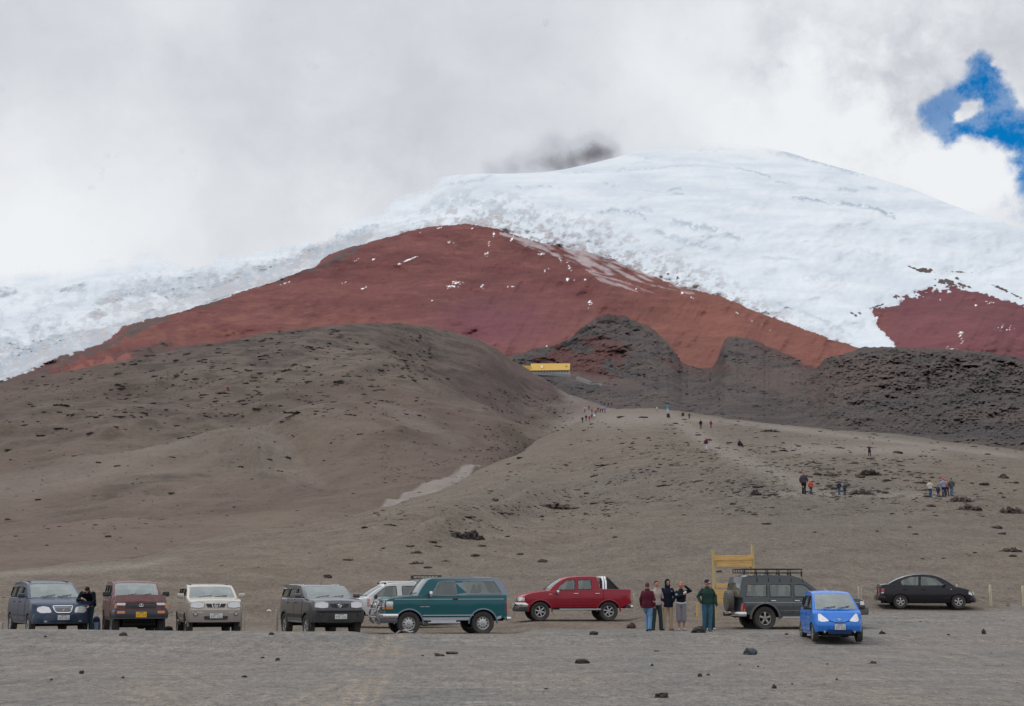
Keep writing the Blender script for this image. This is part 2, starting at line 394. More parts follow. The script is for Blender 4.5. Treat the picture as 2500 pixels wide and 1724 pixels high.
# dark rocky patches: upper part and gully
rk_shade = sstep(1-(V2-vs_)/220, .1, .95)*sstep(U2, 150, 420)*(1-sstep(U2, 1050, 1250))
rk_shade = np.maximum(rk_shade, .55*np.exp(-((V2-985)/90)**2)*(1-sstep(U2, 700, 900)))
gull = np.exp(-((U2-1300-(V2-990)*.6)/75)**2-((V2-985)/45)**2)
gull = np.maximum(gull, .5*np.exp(-((V2-(1110-(U2-1250)*.55))/45)**2)*sstep(U2, 1000, 1150))
# colours: path scree near the shoulder
pt = np.exp(-((V2-curve([(1290, 1040), (1400, 1028), (1470, 1000), (1520, 998)], U2))/22)**2)*sstep(U2, 1270, 1380)
pt = np.maximum(pt, .8*np.exp(-((V2-curve([(1330, 935), (1440, 990)], U2))/16)**2)*sstep(U2, 1340, 1400))
pt = np.maximum(pt, .35*np.exp(-((V2-curve([(900, 985), (1110, 1085)], U2))/16)**2)*sstep(U2, 890, 960)*(1-sstep(U2, 1080, 1180)))
pt = np.maximum(pt, .34*np.exp(-((V2-(vr-9))/15)**2)*br)  # spur crest painted lighter, standing in for light on the flatter top
rk_shade = np.maximum(rk_shade, .5*np.exp(-((V2-(vr+26))/14)**2)*br)  # hollow under the spur painted dark as shade, no rock there
scree = 1.0*inpoly(U2+fbm(U2/12, V2/8, 3, 77)*4, V2+fbm(U2/10, V2/8, 3, 78)*2.5, [(928, 1240), (936, 1231), (963, 1210), (1000, 1194), (1041, 1179), (1103, 1160), (1179, 1144), (1150, 1160), (1134, 1175), (1100, 1200), (1000, 1240), (925, 1260)]).astype(float)
for _ in range(3):
    q = np.pad(scree, 1, mode='edge'); scree = (q[:-2, 1:-1]+q[2:, 1:-1]+q[1:-1, :-2]+q[1:-1, 2:]+q[1:-1, 1:-1]*2)/6
purp = sstep(U2, 950, 1200)*np.exp(-((V2-930)/70)**2)*.8
redm2 = inpoly(U2+fbm(U2/60, V2/10, 4, 79)*40, V2+fbm(U2/50, V2/8, 4, 80)*10, [(60, 936), (330, 878), (560, 830), (560, 846), (330, 905), (150, 948)]).astype(float)*.0
m_hill, n, bs, pos = terrain_mat('cinder_hill', 0)
lv = n.attr('rocky_shade'); gu = n.attr('gully'); pth = n.attr('path'); pu = n.attr('purple'); sc_ = n.attr('scree')
a = n.noise(n.scale(pos, (1, .5, 1)), .018, 5, .55); b = n.noise(pos, .12, 6, .6); c = n.noise(pos, .9, 4, .7)
col = n.mix(n.ramp(a, .35, .65), (.112, .082, .068), (.142, .112, .090))
col = n.mix(pu, col, (.098, .070, .068))
strat = n.noise(n.scale(pos, (.10, .05, .45), (.0, .12, 0)), 1, 6, .7)
r1 = n.math('MULTIPLY', n.ramp(n.math('ADD', n.math('MULTIPLY', strat, .6), n.math('MULTIPLY', n.noise(n.scale(pos, (.09, .09, .3)), 1, 6, .75), .4)), .485, .545), lv)
col = n.mix(n.math('MULTIPLY', r1, .8), col, (.046, .038, .036))
col = n.mix(n.math('MULTIPLY', lv, .28), col, (.09, .078, .072))
r2 = n.math('MULTIPLY', n.ramp(n.noise(pos, .22, 6, .75), .42, .62), gu)
col = n.mix(n.math('MULTIPLY', r2, .75), col, (.06, .048, .047))
col = n.mix(n.math('MULTIPLY', pth, .75), col, (.225, .195, .178))
col = n.mix(n.math('MULTIPLY', sc_, .9), col, (.245, .215, .195))
spk = n.ramp(n.noise(n.scale(pos, (.25, .12, .6)), 1, 5, .75), .60, .66)
col = n.mix(n.math('MULTIPLY', spk, n.math('MULTIPLY', n.math('SUBTRACT', 1, sc_), .6)), col, (.065, .055, .05))
gg = n.noise(n.scale(pos, (2.4, .8, 2.4)), 1, 4, .8); er = n.noise(n.scale(pos, (.05, .012, .05), (0, 0, .6)), 1, 6, .6, .8)
f = n.math('ADD', .05, n.math('ADD', n.math('MULTIPLY', er, .5), n.math('ADD', n.math('MULTIPLY', gg, .5), n.math('ADD', n.math('MULTIPLY', b, .4), n.math('MULTIPLY', c, .5)))))
vmn = n.node('ShaderNodeVectorMath', operation='SCALE'); n.link(col, vmn.inputs[0]); n.link(f, vmn.inputs['Scale'])
n.link(vmn.outputs[0], bs.inputs['Base Color'])
bump(n, bs, n.math('ADD', n.math('MULTIPLY', b, 2.0), n.math('MULTIPLY', c, .5)), .5, 1.0)
V = np.stack([X.ravel(), Y.ravel(), Z.ravel()], 1)
keep2 = (V2[:-1, :-1] < 1600)
me = grid_mesh('hill', V, nr2, nc2, {'rocky_shade': rk_shade, 'gully': gull, 'path': pt, 'purple': purp, 'scree': scree}, keep=keep2)
# back side of the hill so that it has depth
hill = link_mesh('hill', me, m_hill); tag(hill, kind='structure')
def back_slope(name, U, Vv, D, mat, drop=.35, ln=1.5):
    """the far side: from the skyline away and down"""
    rows = []
    for q in np.linspace(0, 1, 12):
        x, y, z_ = at_np(U, Vv, D); s = q*ln
        rows.append(np.stack([x*(1+s*.5), y*(1+s*.5), z_-drop*y*s*.5-q*.5], 1))
    me = grid_mesh(name, np.concatenate(rows), 12, len(U), {})
    o = link_mesh(name, me, mat); tag(o, kind='structure'); return o

# --- dark lava field
SK3 = [(1150, 905, 900), (1230, 872, 950), (1267, 864, 960), (1305, 852, 980), (1364, 841, 1000), (1391, 828, 1020), (1422, 797, 1050), (1461, 773, 1080), (1488, 765, 1100), (1519, 771, 1100), (1558, 785, 1090),
       (1597, 804, 1070), (1636, 843, 1040), (1667, 888, 1000), (1700, 897, 990), (1740, 899, 980), (1756, 868, 980), (1764, 838, 980), (1778, 820, 980), (1833, 827, 970), (1880, 847, 950), (1934, 870, 920), (1967, 893, 880),
       (1998, 897, 800), (2012, 874, 720), (2059, 865, 680), (2098, 850, 660), (2148, 845, 650), (2222, 849, 640), (2319, 853, 620), (2401, 858, 600), (2500, 876, 580), (3400, 960, 520)]
nc3, nr3 = 1000, 330
uu = np.linspace(1150, 3300, nc3); tt = np.linspace(0, 1, nr3)
T3, U3 = np.meshgrid(tt, uu, indexing='ij')
jag = fbm(U3/11, 0*U3, 5, 51, .6)*4
vf = smooth_curve(CREST, U3)+25; vf = vf+(1040-vf)*(1-sstep(U3, 1440, 1640))
w15 = sstep(U3, 1440, 1640); Df = 600.*(1-w15)+w15*smooth_curve(CREST, U3, 2)*1.12
vs_ = smooth_curve(SK3, U3, 1, 5)+jag; Ds = smooth_curve(SK3, U3, 2, 30)
V3 = vf+(vs_-vf)*T3
# middle: a floor at about 1000 m behind the crest on the left, a steep flow front on the right
lf = 1-sstep(U3, 1900, 2080)
g = lf*T3**.55+(1-lf)*T3**1.0
D3 = Df+(Ds-Df)*g
# edge of the near right flow against the farther one
fl = [(1760, 1010), (1850, 985), (1900, 960), (1960, 930), (2000, 890)]
X, Y, Z = at_np(U3, V3, D3)
edge = np.clip((1-T3)*14, 0, 1)*np.clip(T3*14, 0, 1)
amp = 1-.75*inpoly(U3, V3, [(1290, 915), (1420, 905), (1560, 930), (1640, 960), (1500, 965), (1380, 940)]).astype(float)
sz = D3/600.
Dd = edge*amp*(.5+.5*sstep(U3, 1900, 2050))*(fbm(U3/60, V3/30, 4, 63)*24*sz + fbm(U3/16, V3/10, 3, 61)*7*sz + fbm(U3/5.5, V3/4.0, 3, 67)*(4.5+3.5*sstep(U3, 1900, 2050))*sz)
X, Y, Z = at_np(U3, V3, D3+Dd)
red3 = np.zeros_like(Z)
nzr = fbm(U3/40, V3/18, 5, 73)
for poly, s in (([(1290, 862), (1330, 868), (1400, 850), (1480, 850), (1530, 858), (1520, 880), (1480, 900), (1500, 925), (1400, 915), (1300, 885)], 1), ([(1420, 835), (1480, 822), (1540, 845), (1450, 860)], .8),
                ([(1600, 880), (1680, 880), (1800, 895), (1790, 910), (1700, 905), (1640, 900)], .5), ([(1960, 880), (2000, 880), (2010, 905), (1960, 905)], .8)):
    red3 = np.maximum(red3, s*inpoly(U3+nzr*50, V3+nzr*22, poly).astype(float))
red3 = np.maximum(red3, .55*np.exp(-((V3-vs_)/16)**2)*sstep(nzr, -.15, .25)*(U3 < 2010)*(U3 > 1420))
brn3 = inpoly(U3+nzr*60, V3+nzr*25, [(1780, 900), (1960, 900), (1990, 930), (1900, 965), (1820, 940)]).astype(float)
brn3 = np.maximum(brn3, .8*inpoly(U3+nzr*60, V3+nzr*30, [(1990, 900), (2100, 870), (2230, 880), (2160, 940), (2060, 970), (1960, 985)]).astype(float))
brn3 = np.maximum(brn3, inpoly(U3+nzr*40, V3+nzr*20, [(1380, 905), (1560, 930), (1580, 955), (1480, 945), (1380, 930)]).astype(float)*.7)
m_lava, n, bs, pos = terrain_mat('lava_rock', 0)
rd = n.attr('red'); bn = n.attr('brown')
a = n.noise(pos, .03, 5, .6); b = n.noise(pos, .16, 7, .72); c = n.noise(n.scale(pos, (1, 1, 1.4)), .6, 5, .75)
col = n.mix(n.ramp(a, .38, .62), (.080, .070, .070), (.112, .090, .083))
col = n.mix(n.math('MULTIPLY', n.ramp(b, .54, .70), .7), col, (.15, .13, .125))
col = n.mix(n.math('MULTIPLY', n.ramp(b, .47, .36), .7), col, (.046, .04, .041))
col = n.mix(n.math('MULTIPLY', rd, .8), col, (.125, .052, .047))
col = n.mix(n.math('MULTIPLY', bn, .6), col, (.135, .098, .088))
col = n.mix(n.math('MULTIPLY', n.ramp(c, .60, .72), .55), col, (.21, .20, .20))
f = n.math('ADD', .35, n.math('MULTIPLY', c, 1.3))
vmn = n.node('ShaderNodeVectorMath', operation='SCALE'); n.link(col, vmn.inputs[0]); n.link(f, vmn.inputs['Scale'])
n.link(vmn.outputs[0], bs.inputs['Base Color'])
bump(n, bs, n.math('ADD', n.math('MULTIPLY', b, 4.0), n.math('MULTIPLY', c, 1.2)), .8, 1.0)
V = np.stack([X.ravel(), Y.ravel(), Z.ravel()], 1)
me = grid_mesh('lava_field', V, nr3, nc3, {'red': red3, 'brown': brn3}, smooth=False)
lava = link_mesh('lava_field', me, m_lava); tag(lava, kind='structure')

# --- volcano: red cone below, ice cap above
SKV = [(-900, 700, 2500), (-300, 640, 2500), (0, 606, 2600), (300, 590, 2650), (600, 560, 2700), (800, 525, 2700), (960, 488, 2650), (1020, 462, 2600), (1075, 432, 2600), (1150, 424, 2650), (1250, 424, 2700), (1330, 420, 2800), (1380, 413, 2900),
       (1440, 400, 3000), (1509, 383, 3100), (1574, 364, 3200), (1639, 346, 3350), (1700, 344, 3400), (1844, 356, 3500), (1925, 372, 3450), (1984, 391, 3400), (2114, 427, 3300), (2222, 459, 3200), (2330, 503, 3100), (2438, 540, 3000),
       (2500, 560, 2950), (3400, 980, 2600)]
BORD = [(-900, 1290), (0, 934), (109, 889), (202, 854), (262, 832), (300, 800), (350, 782), (428, 765), (480, 748), (533, 733), (661, 690), (720, 668), (770, 650), (800, 622), (860, 603), (900, 593), (1002, 563), (1049, 553), (1138, 547), (1189, 553),
        (1239, 567), (1305, 587), (1364, 602), (1441, 618), (1500, 633), (1539, 653), (1597, 674), (1658, 699), (1755, 722), (1829, 753), (1911, 784), (1989, 815), (2098, 850), (2150, 880), (3400, 1300)]
RIDGE = [(-900, 1290), (0, 934), (109, 889), (202, 857), (262, 838), (334, 811), (428, 768), (533, 733), (661, 690), (739, 667), (797, 648), (900, 593), (1002, 563), (1049, 553), (1138, 547), (1200, 540)]
ncv, nrv = 1350, 440
uu = np.concatenate([np.linspace(-1900, -60, 200)[:-1], np.linspace(-60, 2560, 1130), np.linspace(2560, 3300, 102)[1:]]); ncv = len(uu)
tt = np.linspace(0, 1, nrv)
TV, UV = np.meshgrid(tt, uu, indexing='ij')
vs_ = smooth_curve(SKV, UV, 1, 8); Ds = smooth_curve(SKV, UV, 2, 60)
vb = 985.+0*UV+np.clip(-UV, 0, 900)*.2
VV = vb+(vs_-vb)*TV
Dv = np.interp(VV, [340, 430, 545, 700, 800, 900, 985], [3400, 2750, 2200, 1700, 1380, 1080, 800])
# the red cone bulges forward in the middle
Dv = Dv*(1+.16*((UV-1120)/1100)**2*np.clip(1-TV*.9, 0, 1))
# glacier to the left lies behind the cone's edge
vrg = smooth_curve(RIDGE, UV, 1, 12)
behind = sstep(vrg-VV, 4, 34)*(1-sstep(UV, 980, 1180))
Dv = Dv + behind*420
behind2 = sstep(vrg-VV, 20, 300)*(1-sstep(UV, 980, 1180)); Dv = Dv+behind2*250
# right hand ice overlies; second red knoll
kn = np.exp(-((UV-2420)/230)**2-((VV-840)/130)**2); Dv = Dv-kn*230
top = sstep(TV, .75, 1); Dv = Dv+50*top
nb = fbm(UV/22, VV/14, 5, 81); nb2 = fbm(UV/7, VV/5, 4, 83)
qn = curve([(-900, 1), (150, .8), (420, .35), (1150, .22), (1300, 1)], UV); UVn, VVn = UV+(nb*10+nb2*4)*qn, VV+(nb*9+nb2*4)*qn
bord = curve(BORD, UVn)
snow = (VVn < bord)
knoll = inpoly(UV+nb*26+nb2*12, VV+nb*20+nb2*10, [(2187, 846), (2160, 815), (2138, 790), (2133, 763), (2164, 753), (2187, 738), (2205, 722), (2218, 722), (2230, 734), (2261, 718), (2290, 706), (2315, 702), (2350, 705), (2416, 718), (2500, 749), (2700, 800), (3400, 930), (3400, 1100), (2187, 1100)])
bits = np.zeros_like(snow)
for (cu, cv, a_, b_, an) in ((2258, 661, 20, 5, .1), (2310, 690, 30, 6, .28), (2340, 683, 12, 3, .7), (2345, 694, 22, 3, .3), (2335, 664, 26, 1.6, .05), (2445, 705, 18, 3, .4), (2480, 722, 14, 2.5, .4), (2190, 722, 7, 2, .5), (2085, 768, 9, 3, .6), (2230, 655, 12, 2, .4),
                             (2100, 765, 4, 2, .6), (2140, 748, 14, 2, -.3), (2150, 790, 8, 4, .9), (1700, 700, 9, 4, -.4), (1655, 680, 5, 6, 1.2), (1630, 668, 4, 4, .6)):
    dx = (UV-cu)*math.cos(an)+(VV-cv)*math.sin(an); dy = -(UV-cu)*math.sin(an)+(VV-cv)*math.cos(an)
    bits |= ((dx/a_)**2+(dy/b_)**2+nb2*2.2+nb*1.2 < .9)
snow_solid = snow & ~knoll
def blur(a, n=6):
    a = a.astype(float)
    for _ in range(n):
        q = np.pad(a, 1, mode='edge'); a = (q[:-2, 1:-1]+q[2:, 1:-1]+q[1:-1, :-2]+q[1:-1, 2:]+q[1:-1, 1:-1]*2)/6
    return a
awayb = np.clip(np.abs(2*blur(snow_solid, 9)-1)*1.3-.3, 0, 1)
# specks of snow on the red cone
nsp = fbm(UV/2.7, VV/2.0, 3, 91)-.03
dotm = np.zeros(UV.shape)
for (cu, cv, a_, b_, an, s) in ((1103, 700, 22, 7, 0, .16), (1115, 690, 30, 10, 0, .05), (1178, 700, 5, 9, 0, .2), (1250, 700, 30, 4, 0, .02), (1187, 622, 12, 6, -1.0, .2), (1195, 595, 5, 9, 0, .2), (1206, 572, 4, 9, 0, .2), (1250, 585, 5, 14, .5, .2), (975, 645, 9, 3, -.4, .3), (1000, 633, 34, 3.2, -.42, .28), (912, 633, 6, 3, -.3, .25), (885, 705, 18, 3.5, -.45, .14), (1070, 557, 9, 2.5, -.3, .2),
                                 (1152, 558, 12, 3, -.5, .1), (1026, 567, 5, 2, 0, .15), (1385, 682, 5, 6, 0, .25), (1402, 684, 5, 3, 0, .2), (1428, 683, 4, 3, 0, .2), (1325, 620, 20, 4, 0, .14), (1388, 650, 20, 7, 1.0, .06), (1368, 635, 12, 10, .7, .04), (1334, 660, 14, 8, 0, .05), (1055, 733, 10, 3, 0, .1),
                                 (840, 690, 14, 4, -.4, .06), (700, 690, 34, 3, -.35, .06), (870, 635, 14, 3, -.4, .1), (1100, 592, 18, 8, 0, .02), (1440, 740, 14, 22, 0, .0), (1665, 715, 4, 4, 0, .3), (1690, 728, 10, 4, .5, .1), (1840, 785, 30, 4, .4, .02), (1800, 765, 20, 4, .4, .04), (1335, 845, 3, 2, 0, .3), (1552, 706, 3, 2, 0, .2), (1880, 805, 12, 4, 0, .05),
                                 (2345, 815, 14, 8, -1, .1), (2385, 745, 10, 6, 0, .08), (2330, 850, 40, 10, 0, -.04), (2420, 740, 60, 10, .2, -.06), (2300, 730, 30, 8, 0, -.06), (2450, 800, 60, 20, 0, -.09), (2350, 830, 8, 20, 0, -.02)):
    dx = (UV-cu)*math.cos(an)+(VV-cv)*math.sin(an); dy = -(UV-cu)*math.sin(an)+(VV-cv)*math.cos(an)
    q = np.exp(-(dx/a_)**2-(dy/b_)**2)
    dotm = np.maximum(dotm, sstep(nsp+s*1.6-(1-q)*1.2, .10, .20)*(q > .2))
dust = np.zeros(UV.shape)
nst = fbm((UV*.93+VV*.36)/38, (-UV*.36+VV*.93)/5.5, 5, 93)
for poly, s in (([(1240, 560), (1330, 572), (1430, 600), (1545, 650), (1700, 715), (1760, 745), (1700, 722), (1600, 700), (1560, 690), (1500, 672), (1440, 665), (1400, 640), (1340, 622), (1280, 600), (1220, 572)], 1.0),
                ([(1440, 665), (1500, 680), (1560, 700), (1610, 722), (1540, 708), (1470, 690)], .8), ([(1330, 565), (1360, 563), (1390, 580), (1375, 588)], 1.3)):
    mk = inpoly(UV+nb*14, VV+nb*8, poly).astype(float)
    dust = np.maximum(dust, s*mk)
dust = dust*sstep(nst, -.20, .22)
# dirt band along the foot of the ice
dirt = np.zeros(UV.shape)
dband = np.clip((bord-VV)/curve([(-900, 300), (0, 230), (300, 160), (600, 90), (900, 50), (1000, 60), (1100, 95), (1300, 110), (1500, 100), (1700, 80), (1900, 45), (2100, 30)], UV), 0, 1)
dst = curve([(-900, .55), (0, .55), (400, .62), (900, .62), (960, .3), (1020, .55), (1150, .9), (1300, .95), (1500, .95), (1750, .9), (1900, .55), (2050, .3), (2100, 0)], UV)
streak2 = fbm((UV*.9+VV*.45)/9, (-UV*.45+VV*.9)/20, 5, 95)
nd1 = fbm(UV/20, VV/12, 6, 97, .68)
dirt = np.clip(dst*1.1*(1-dband)**.6*sstep(nd1*1.0+streak2*.6-dband*.20, -.22, .24), 0, 1)
dirt = np.maximum(dirt, np.exp(-((bord-VV-5)/13)**2)*sstep(nd1+nb2*.8, -.12, .2)*sstep(UV, 1250, 1400)*(1-sstep(UV, 1880, 2000)))
# pale pink apron near the top of the cone
# left serac field texture
ser = (1-sstep(UV, 940, 1040))*sstep(VV, curve([(-900, 700), (0, 690), (300, 672), (430, 668), (560, 640), (680, 625), (760, 590), (850, 565), (1000, 530)], UV)-6, curve([(-900, 740), (0, 720), (300, 700), (430, 690), (560, 665), (680, 645), (760, 605), (850, 580), (1000, 540)], UV)+8)
sern = fbm(UV/26, VV/15, 6, 101, .62)
patchy = sstep(fbm(UV/70, VV/38, 4, 105), -.22, .25)
fl_u, fl_v = (UV*.85-VV*.52), (UV*.52+VV*.85)
veins = np.maximum(sstep(np.abs(fbm(fl_u/34, fl_v/15, 5, 107, .55)), .060, .0), .8*sstep(np.abs(fbm(UV/13, VV/17, 4, 108, .55)), .075, .0))
icef = np.zeros(UV.shape)
for poly in ([(0, 875), (60, 850), (110, 825), (170, 812), (255, 800), (300, 790), (340, 765), (430, 752), (380, 790), (300, 820), (200, 862), (110, 892), (0, 938), (-300, 1060), (-300, 960)], [(228, 738), (290, 705), (340, 688), (430, 674), (500, 662), (528, 664), (536, 690), (560, 670), (600, 640), (625, 650), (660, 640), (710, 625), (750, 600), (800, 578), (870, 558), (935, 540), (900, 590), (790, 635), (730, 662), (660, 690), (560, 725), (470, 745), (420, 738), (380, 716), (300, 728), (250, 750)],
             [(200, 770), (235, 752), (265, 765), (240, 780)], [(60, 810), (90, 795), (110, 805), (80, 815)], [(-100, 700), (40, 700), (30, 725), (-100, 735)], [(150, 700), (210, 690), (200, 712), (150, 715)], [(0, 820), (50, 830), (40, 860), (-50, 870), (-60, 820)]):
    icef = np.maximum(icef, inpoly(UV+nb*14+nb2*7, VV+nb*10+nb2*5, poly).astype(float))
icef = blur(icef, 4)
patchy = .12+.88*icef
softg = sstep(fbm(UV/48, VV/24, 5, 109, .6), -.05, .42)
front = np.exp(-((bord-VV)/55)**2)
dirt = np.maximum(dirt, ser*np.clip(veins*.3*patchy+softg*.45*patchy+icef*.34+front*.25+front*.3*sstep(nd1, -.1, .3), 0, .9))
# crevasses and shallow shadowed steps on the cap
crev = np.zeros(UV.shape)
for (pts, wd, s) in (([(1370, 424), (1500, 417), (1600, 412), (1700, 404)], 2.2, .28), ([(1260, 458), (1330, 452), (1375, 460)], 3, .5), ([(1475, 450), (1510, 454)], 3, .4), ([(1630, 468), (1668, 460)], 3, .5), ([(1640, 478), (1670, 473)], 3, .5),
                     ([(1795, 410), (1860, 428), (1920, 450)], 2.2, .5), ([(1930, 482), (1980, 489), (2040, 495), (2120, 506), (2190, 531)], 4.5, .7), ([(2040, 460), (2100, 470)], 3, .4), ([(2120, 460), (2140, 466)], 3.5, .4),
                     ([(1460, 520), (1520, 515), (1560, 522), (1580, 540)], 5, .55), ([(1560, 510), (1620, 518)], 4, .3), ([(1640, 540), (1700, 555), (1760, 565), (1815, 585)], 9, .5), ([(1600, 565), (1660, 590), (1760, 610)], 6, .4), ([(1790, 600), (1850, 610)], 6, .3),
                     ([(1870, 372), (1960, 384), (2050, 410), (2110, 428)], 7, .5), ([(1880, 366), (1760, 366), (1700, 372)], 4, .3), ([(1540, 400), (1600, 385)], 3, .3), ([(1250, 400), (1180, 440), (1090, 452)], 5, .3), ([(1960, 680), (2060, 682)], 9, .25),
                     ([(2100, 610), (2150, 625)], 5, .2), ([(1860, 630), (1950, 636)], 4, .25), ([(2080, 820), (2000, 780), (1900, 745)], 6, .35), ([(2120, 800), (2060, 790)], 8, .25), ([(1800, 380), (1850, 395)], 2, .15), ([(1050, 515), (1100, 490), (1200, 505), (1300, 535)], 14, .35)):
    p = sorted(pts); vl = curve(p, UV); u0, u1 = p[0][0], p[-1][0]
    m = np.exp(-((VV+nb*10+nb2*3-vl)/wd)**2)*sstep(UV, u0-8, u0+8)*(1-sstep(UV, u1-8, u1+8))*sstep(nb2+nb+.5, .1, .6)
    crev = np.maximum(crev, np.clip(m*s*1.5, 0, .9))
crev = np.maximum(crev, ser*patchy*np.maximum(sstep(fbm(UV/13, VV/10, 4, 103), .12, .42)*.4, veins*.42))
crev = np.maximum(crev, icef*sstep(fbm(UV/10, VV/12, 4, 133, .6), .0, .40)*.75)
rock = np.zeros(UV.shape)
rock[bits & snow_solid] = 1
# dark lava strips between ice and cone on the left edge, grey apron at the lower left
darkp = np.zeros(UV.shape)
for poly in ([(262, 840), (300, 815), (330, 790), (400, 768), (412, 775), (334, 815), (270, 850)], [(-300, 1060), (0, 930), (120, 888), (202, 856), (290, 830), (300, 838), (200, 872), (120, 905), (90, 960), (-300, 1100)],
             [(770, 665), (800, 640), (835, 620), (872, 602), (885, 605), (840, 628), (800, 655)], [(660, 690), (690, 680), (700, 690)], [(480, 745), (540, 730), (540, 738), (490, 752)], [(735, 655), (765, 640), (760, 662), (730, 670)], [(640, 690), (650, 683), (700, 672), (705, 680)],
             [(90, 935), (330, 850), (440, 830), (400, 850), (500, 840), (560, 850), (200, 960)]):
    darkp = np.maximum(darkp, inpoly(UV+nb*16+nb2*8, VV+nb*10+nb2*5, poly).astype(float))
redspot = inpoly(UV+nb*30, VV+nb*12, [(130, 915), (240, 880), (330, 862), (325, 880), (240, 905), (170, 925)]).astype(float)
darkp *= (1-redspot)
snowf = snow_solid.astype(float)
# relief
edge = np.clip((1-TV)*14, 0, 1)
gl = fbm((UV+(VV-545)*.55*np.sign(UV-1150))/19, VV/70, 4, 111)
steep = np.clip(1-behind*(1-sstep(vrg-VV, 0, 60)), .2, 1)
Dcom = fbm(UV/95, VV/52, 4, 113)*52*np.clip((985-VV)/60, 0, 1)*edge
Dr = (1-snowf)*(gl*12+fbm(UV/6, VV/4.5, 4, 115)*2.5)*np.clip((985-VV)/60, 0, 1)
Ds_ = snowf*edge*(ser*(fbm(UV/46, VV/26, 4, 117, .5)*30*steep+icef*fbm(UV/15, VV/13, 4, 131)*15) + (1-ser)*((1-dband)*dst*fbm(UV/13, VV/11, 5, 121)*22) + crev*5 - 8*sstep(bord-VV, 0, 8))
X, Y, Z = at_np(UV, VV, Dv+Dcom+(Dr+Ds_)*awayb)
fade = np.zeros(UV.shape)
# the ice on the left goes up into the cloud
vfa = curve([(-900, 760), (0, 700), (200, 690), (430, 662), (560, 640), (680, 615), (780, 585), (870, 555), (960, 510), (1010, 488), (1060, 456), (1110, 432), (1180, 402), (1300, 372), (1500, 330), (3400, 100)], UV)
jg = fbm(UV/30, VV/200, 4, 123, .55)*22
softw = curve([(-900, 60), (380, 55), (470, 7), (880, 8), (960, 26), (1060, 40), (1150, 30)], UV)
fade = sstep((vfa+jg+fbm(UV/90, VV/50, 3, 125)*30*(softw > 20)-VV)/softw, -.15, 1.0)
fade = np.maximum(fade, .92*sstep(TV, .93, 1)*sstep(UV, 1560, 1650)*(1-sstep(UV, 1850, 1950)))
m_vol, n, bs, pos = terrain_mat('ash_and_ice', 0)
out = [x for x in n.n if x.type == 'OUTPUT_MATERIAL'][0]
sn = n.attr('snow'); di = n.attr('dirt'); cr = n.attr('crevasse'); du = n.attr('dust'); dt = n.attr('dots'); ro = n.attr('rock'); dp = n.attr('dark'); fa = n.attr('fade'); rs = n.attr('bright')
P2 = n.scale(pos, (.001, .001, .001))
a = n.noise(P2, 7, 6, .6); b = n.noise(n.scale(P2, (1, .5, 2.2), (0, .5, 0)), 30, 7, .65); c = n.noise(P2, 130, 5, .7); dn = n.noise(n.scale(P2, (1, 1, .35), (0, -.5, 0)), 22, 6, .6, .4)
red = n.mix(n.ramp(a, .36, .62), (.126, .039, .040), (.156, .056, .051))
red = n.mix(n.math('MULTIPLY', n.ramp(b, .52, .68), .45), red, (.205, .090, .068))
red = n.mix(n.math('MULTIPLY', n.ramp(dn, .50, .36), .55), red, (.095, .033, .034))
red = n.mix(n.math('MULTIPLY', n.attr('orange'), .6), red, (.205, .082, .058))
red = n.mix(n.math('MULTIPLY', n.attr('mauve'), .85), red, (.142, .050, .062))
red = n.mix(n.math('MULTIPLY', rs, .8), red, (.25, .085, .070))
red = n.mix(n.math('MULTIPLY', dp, .8), red, (.085, .066, .062))
red = n.mix(n.math('MULTIPLY', du, .62), red, (.48, .43, .44))
red = n.mix(dt, red, (.86, .86, .88))
er = n.noise(n.scale(P2, (1, .4, 1.5)), 5, 5, .65, 1.2)
f = n.math('ADD', .10, n.math('ADD', n.math('MULTIPLY', er, .85), n.math('ADD', n.math('MULTIPLY', b, .5), n.math('MULTIPLY', c, .5))))
vmn = n.node('ShaderNodeVectorMath', operation='SCALE'); n.link(red, vmn.inputs[0]); n.link(f, vmn.inputs['Scale'])
ice = n.mix(n.ramp(a, .35, .65), (.575, .625, .675), (.675, .71, .745))
ice = n.mix(n.math('MULTIPLY', di, .80), ice, n.mix(n.ramp(c, .35, .65), (.22, .20, .205), (.46, .435, .45)))
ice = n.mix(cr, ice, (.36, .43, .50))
ice = n.mix(ro, ice, (.09, .066, .06))
col = n.mix(sn, vmn.outputs[0], ice)
n.link(col, bs.inputs['Base Color'])
bump(n, bs, n.math('ADD', n.math('MULTIPLY', b, n.math('SUBTRACT', 9, n.math('MULTIPLY', sn, 6))), n.math('MULTIPLY', c, 3.0)), .5, 1.0)
tr = n.node('ShaderNodeBsdfTransparent'); mx = n.node('ShaderNodeMixShader')
n.link(fa, mx.inputs[0]); n.link(bs.outputs[0], mx.inputs[1]); n.link(tr.outputs[0], mx.inputs[2]); n.link(mx.outputs[0], out.inputs[0])
orange = np.clip(sstep(VV, 690, 800)*(1-sstep(VV, 880, 960))*(.4+nb) + sstep(UV, 1400, 1700)*.7*(VV < 900), 0, 1)*(UV < 2130)
mauve = np.clip(np.exp(-((UV-1200)/170)**2-((VV-790)/75)**2)*1.2+sstep(UV, 2130, 2200)*.8, 0, 1)
attrs = dict(snow=snowf, dirt=dirt, crevasse=crev, dust=dust, dots=dotm, rock=rock, dark=darkp, fade=fade*snowf, bright=redspot, orange=orange, mauve=mauve)
V = np.stack([X.ravel(), Y.ravel(), Z.ravel()], 1)
fs = snow_solid[:-1, :-1]
me = grid_mesh('volcano', V, nrv, ncv, attrs, keep=~fs); volcano = link_mesh('volcano', me, m_vol); tag(volcano, kind='structure')
me = grid_mesh('glacier', V, nrv, ncv, attrs, keep=fs); glacier = link_mesh('glacier', me, m_vol); tag(glacier, kind='structure')
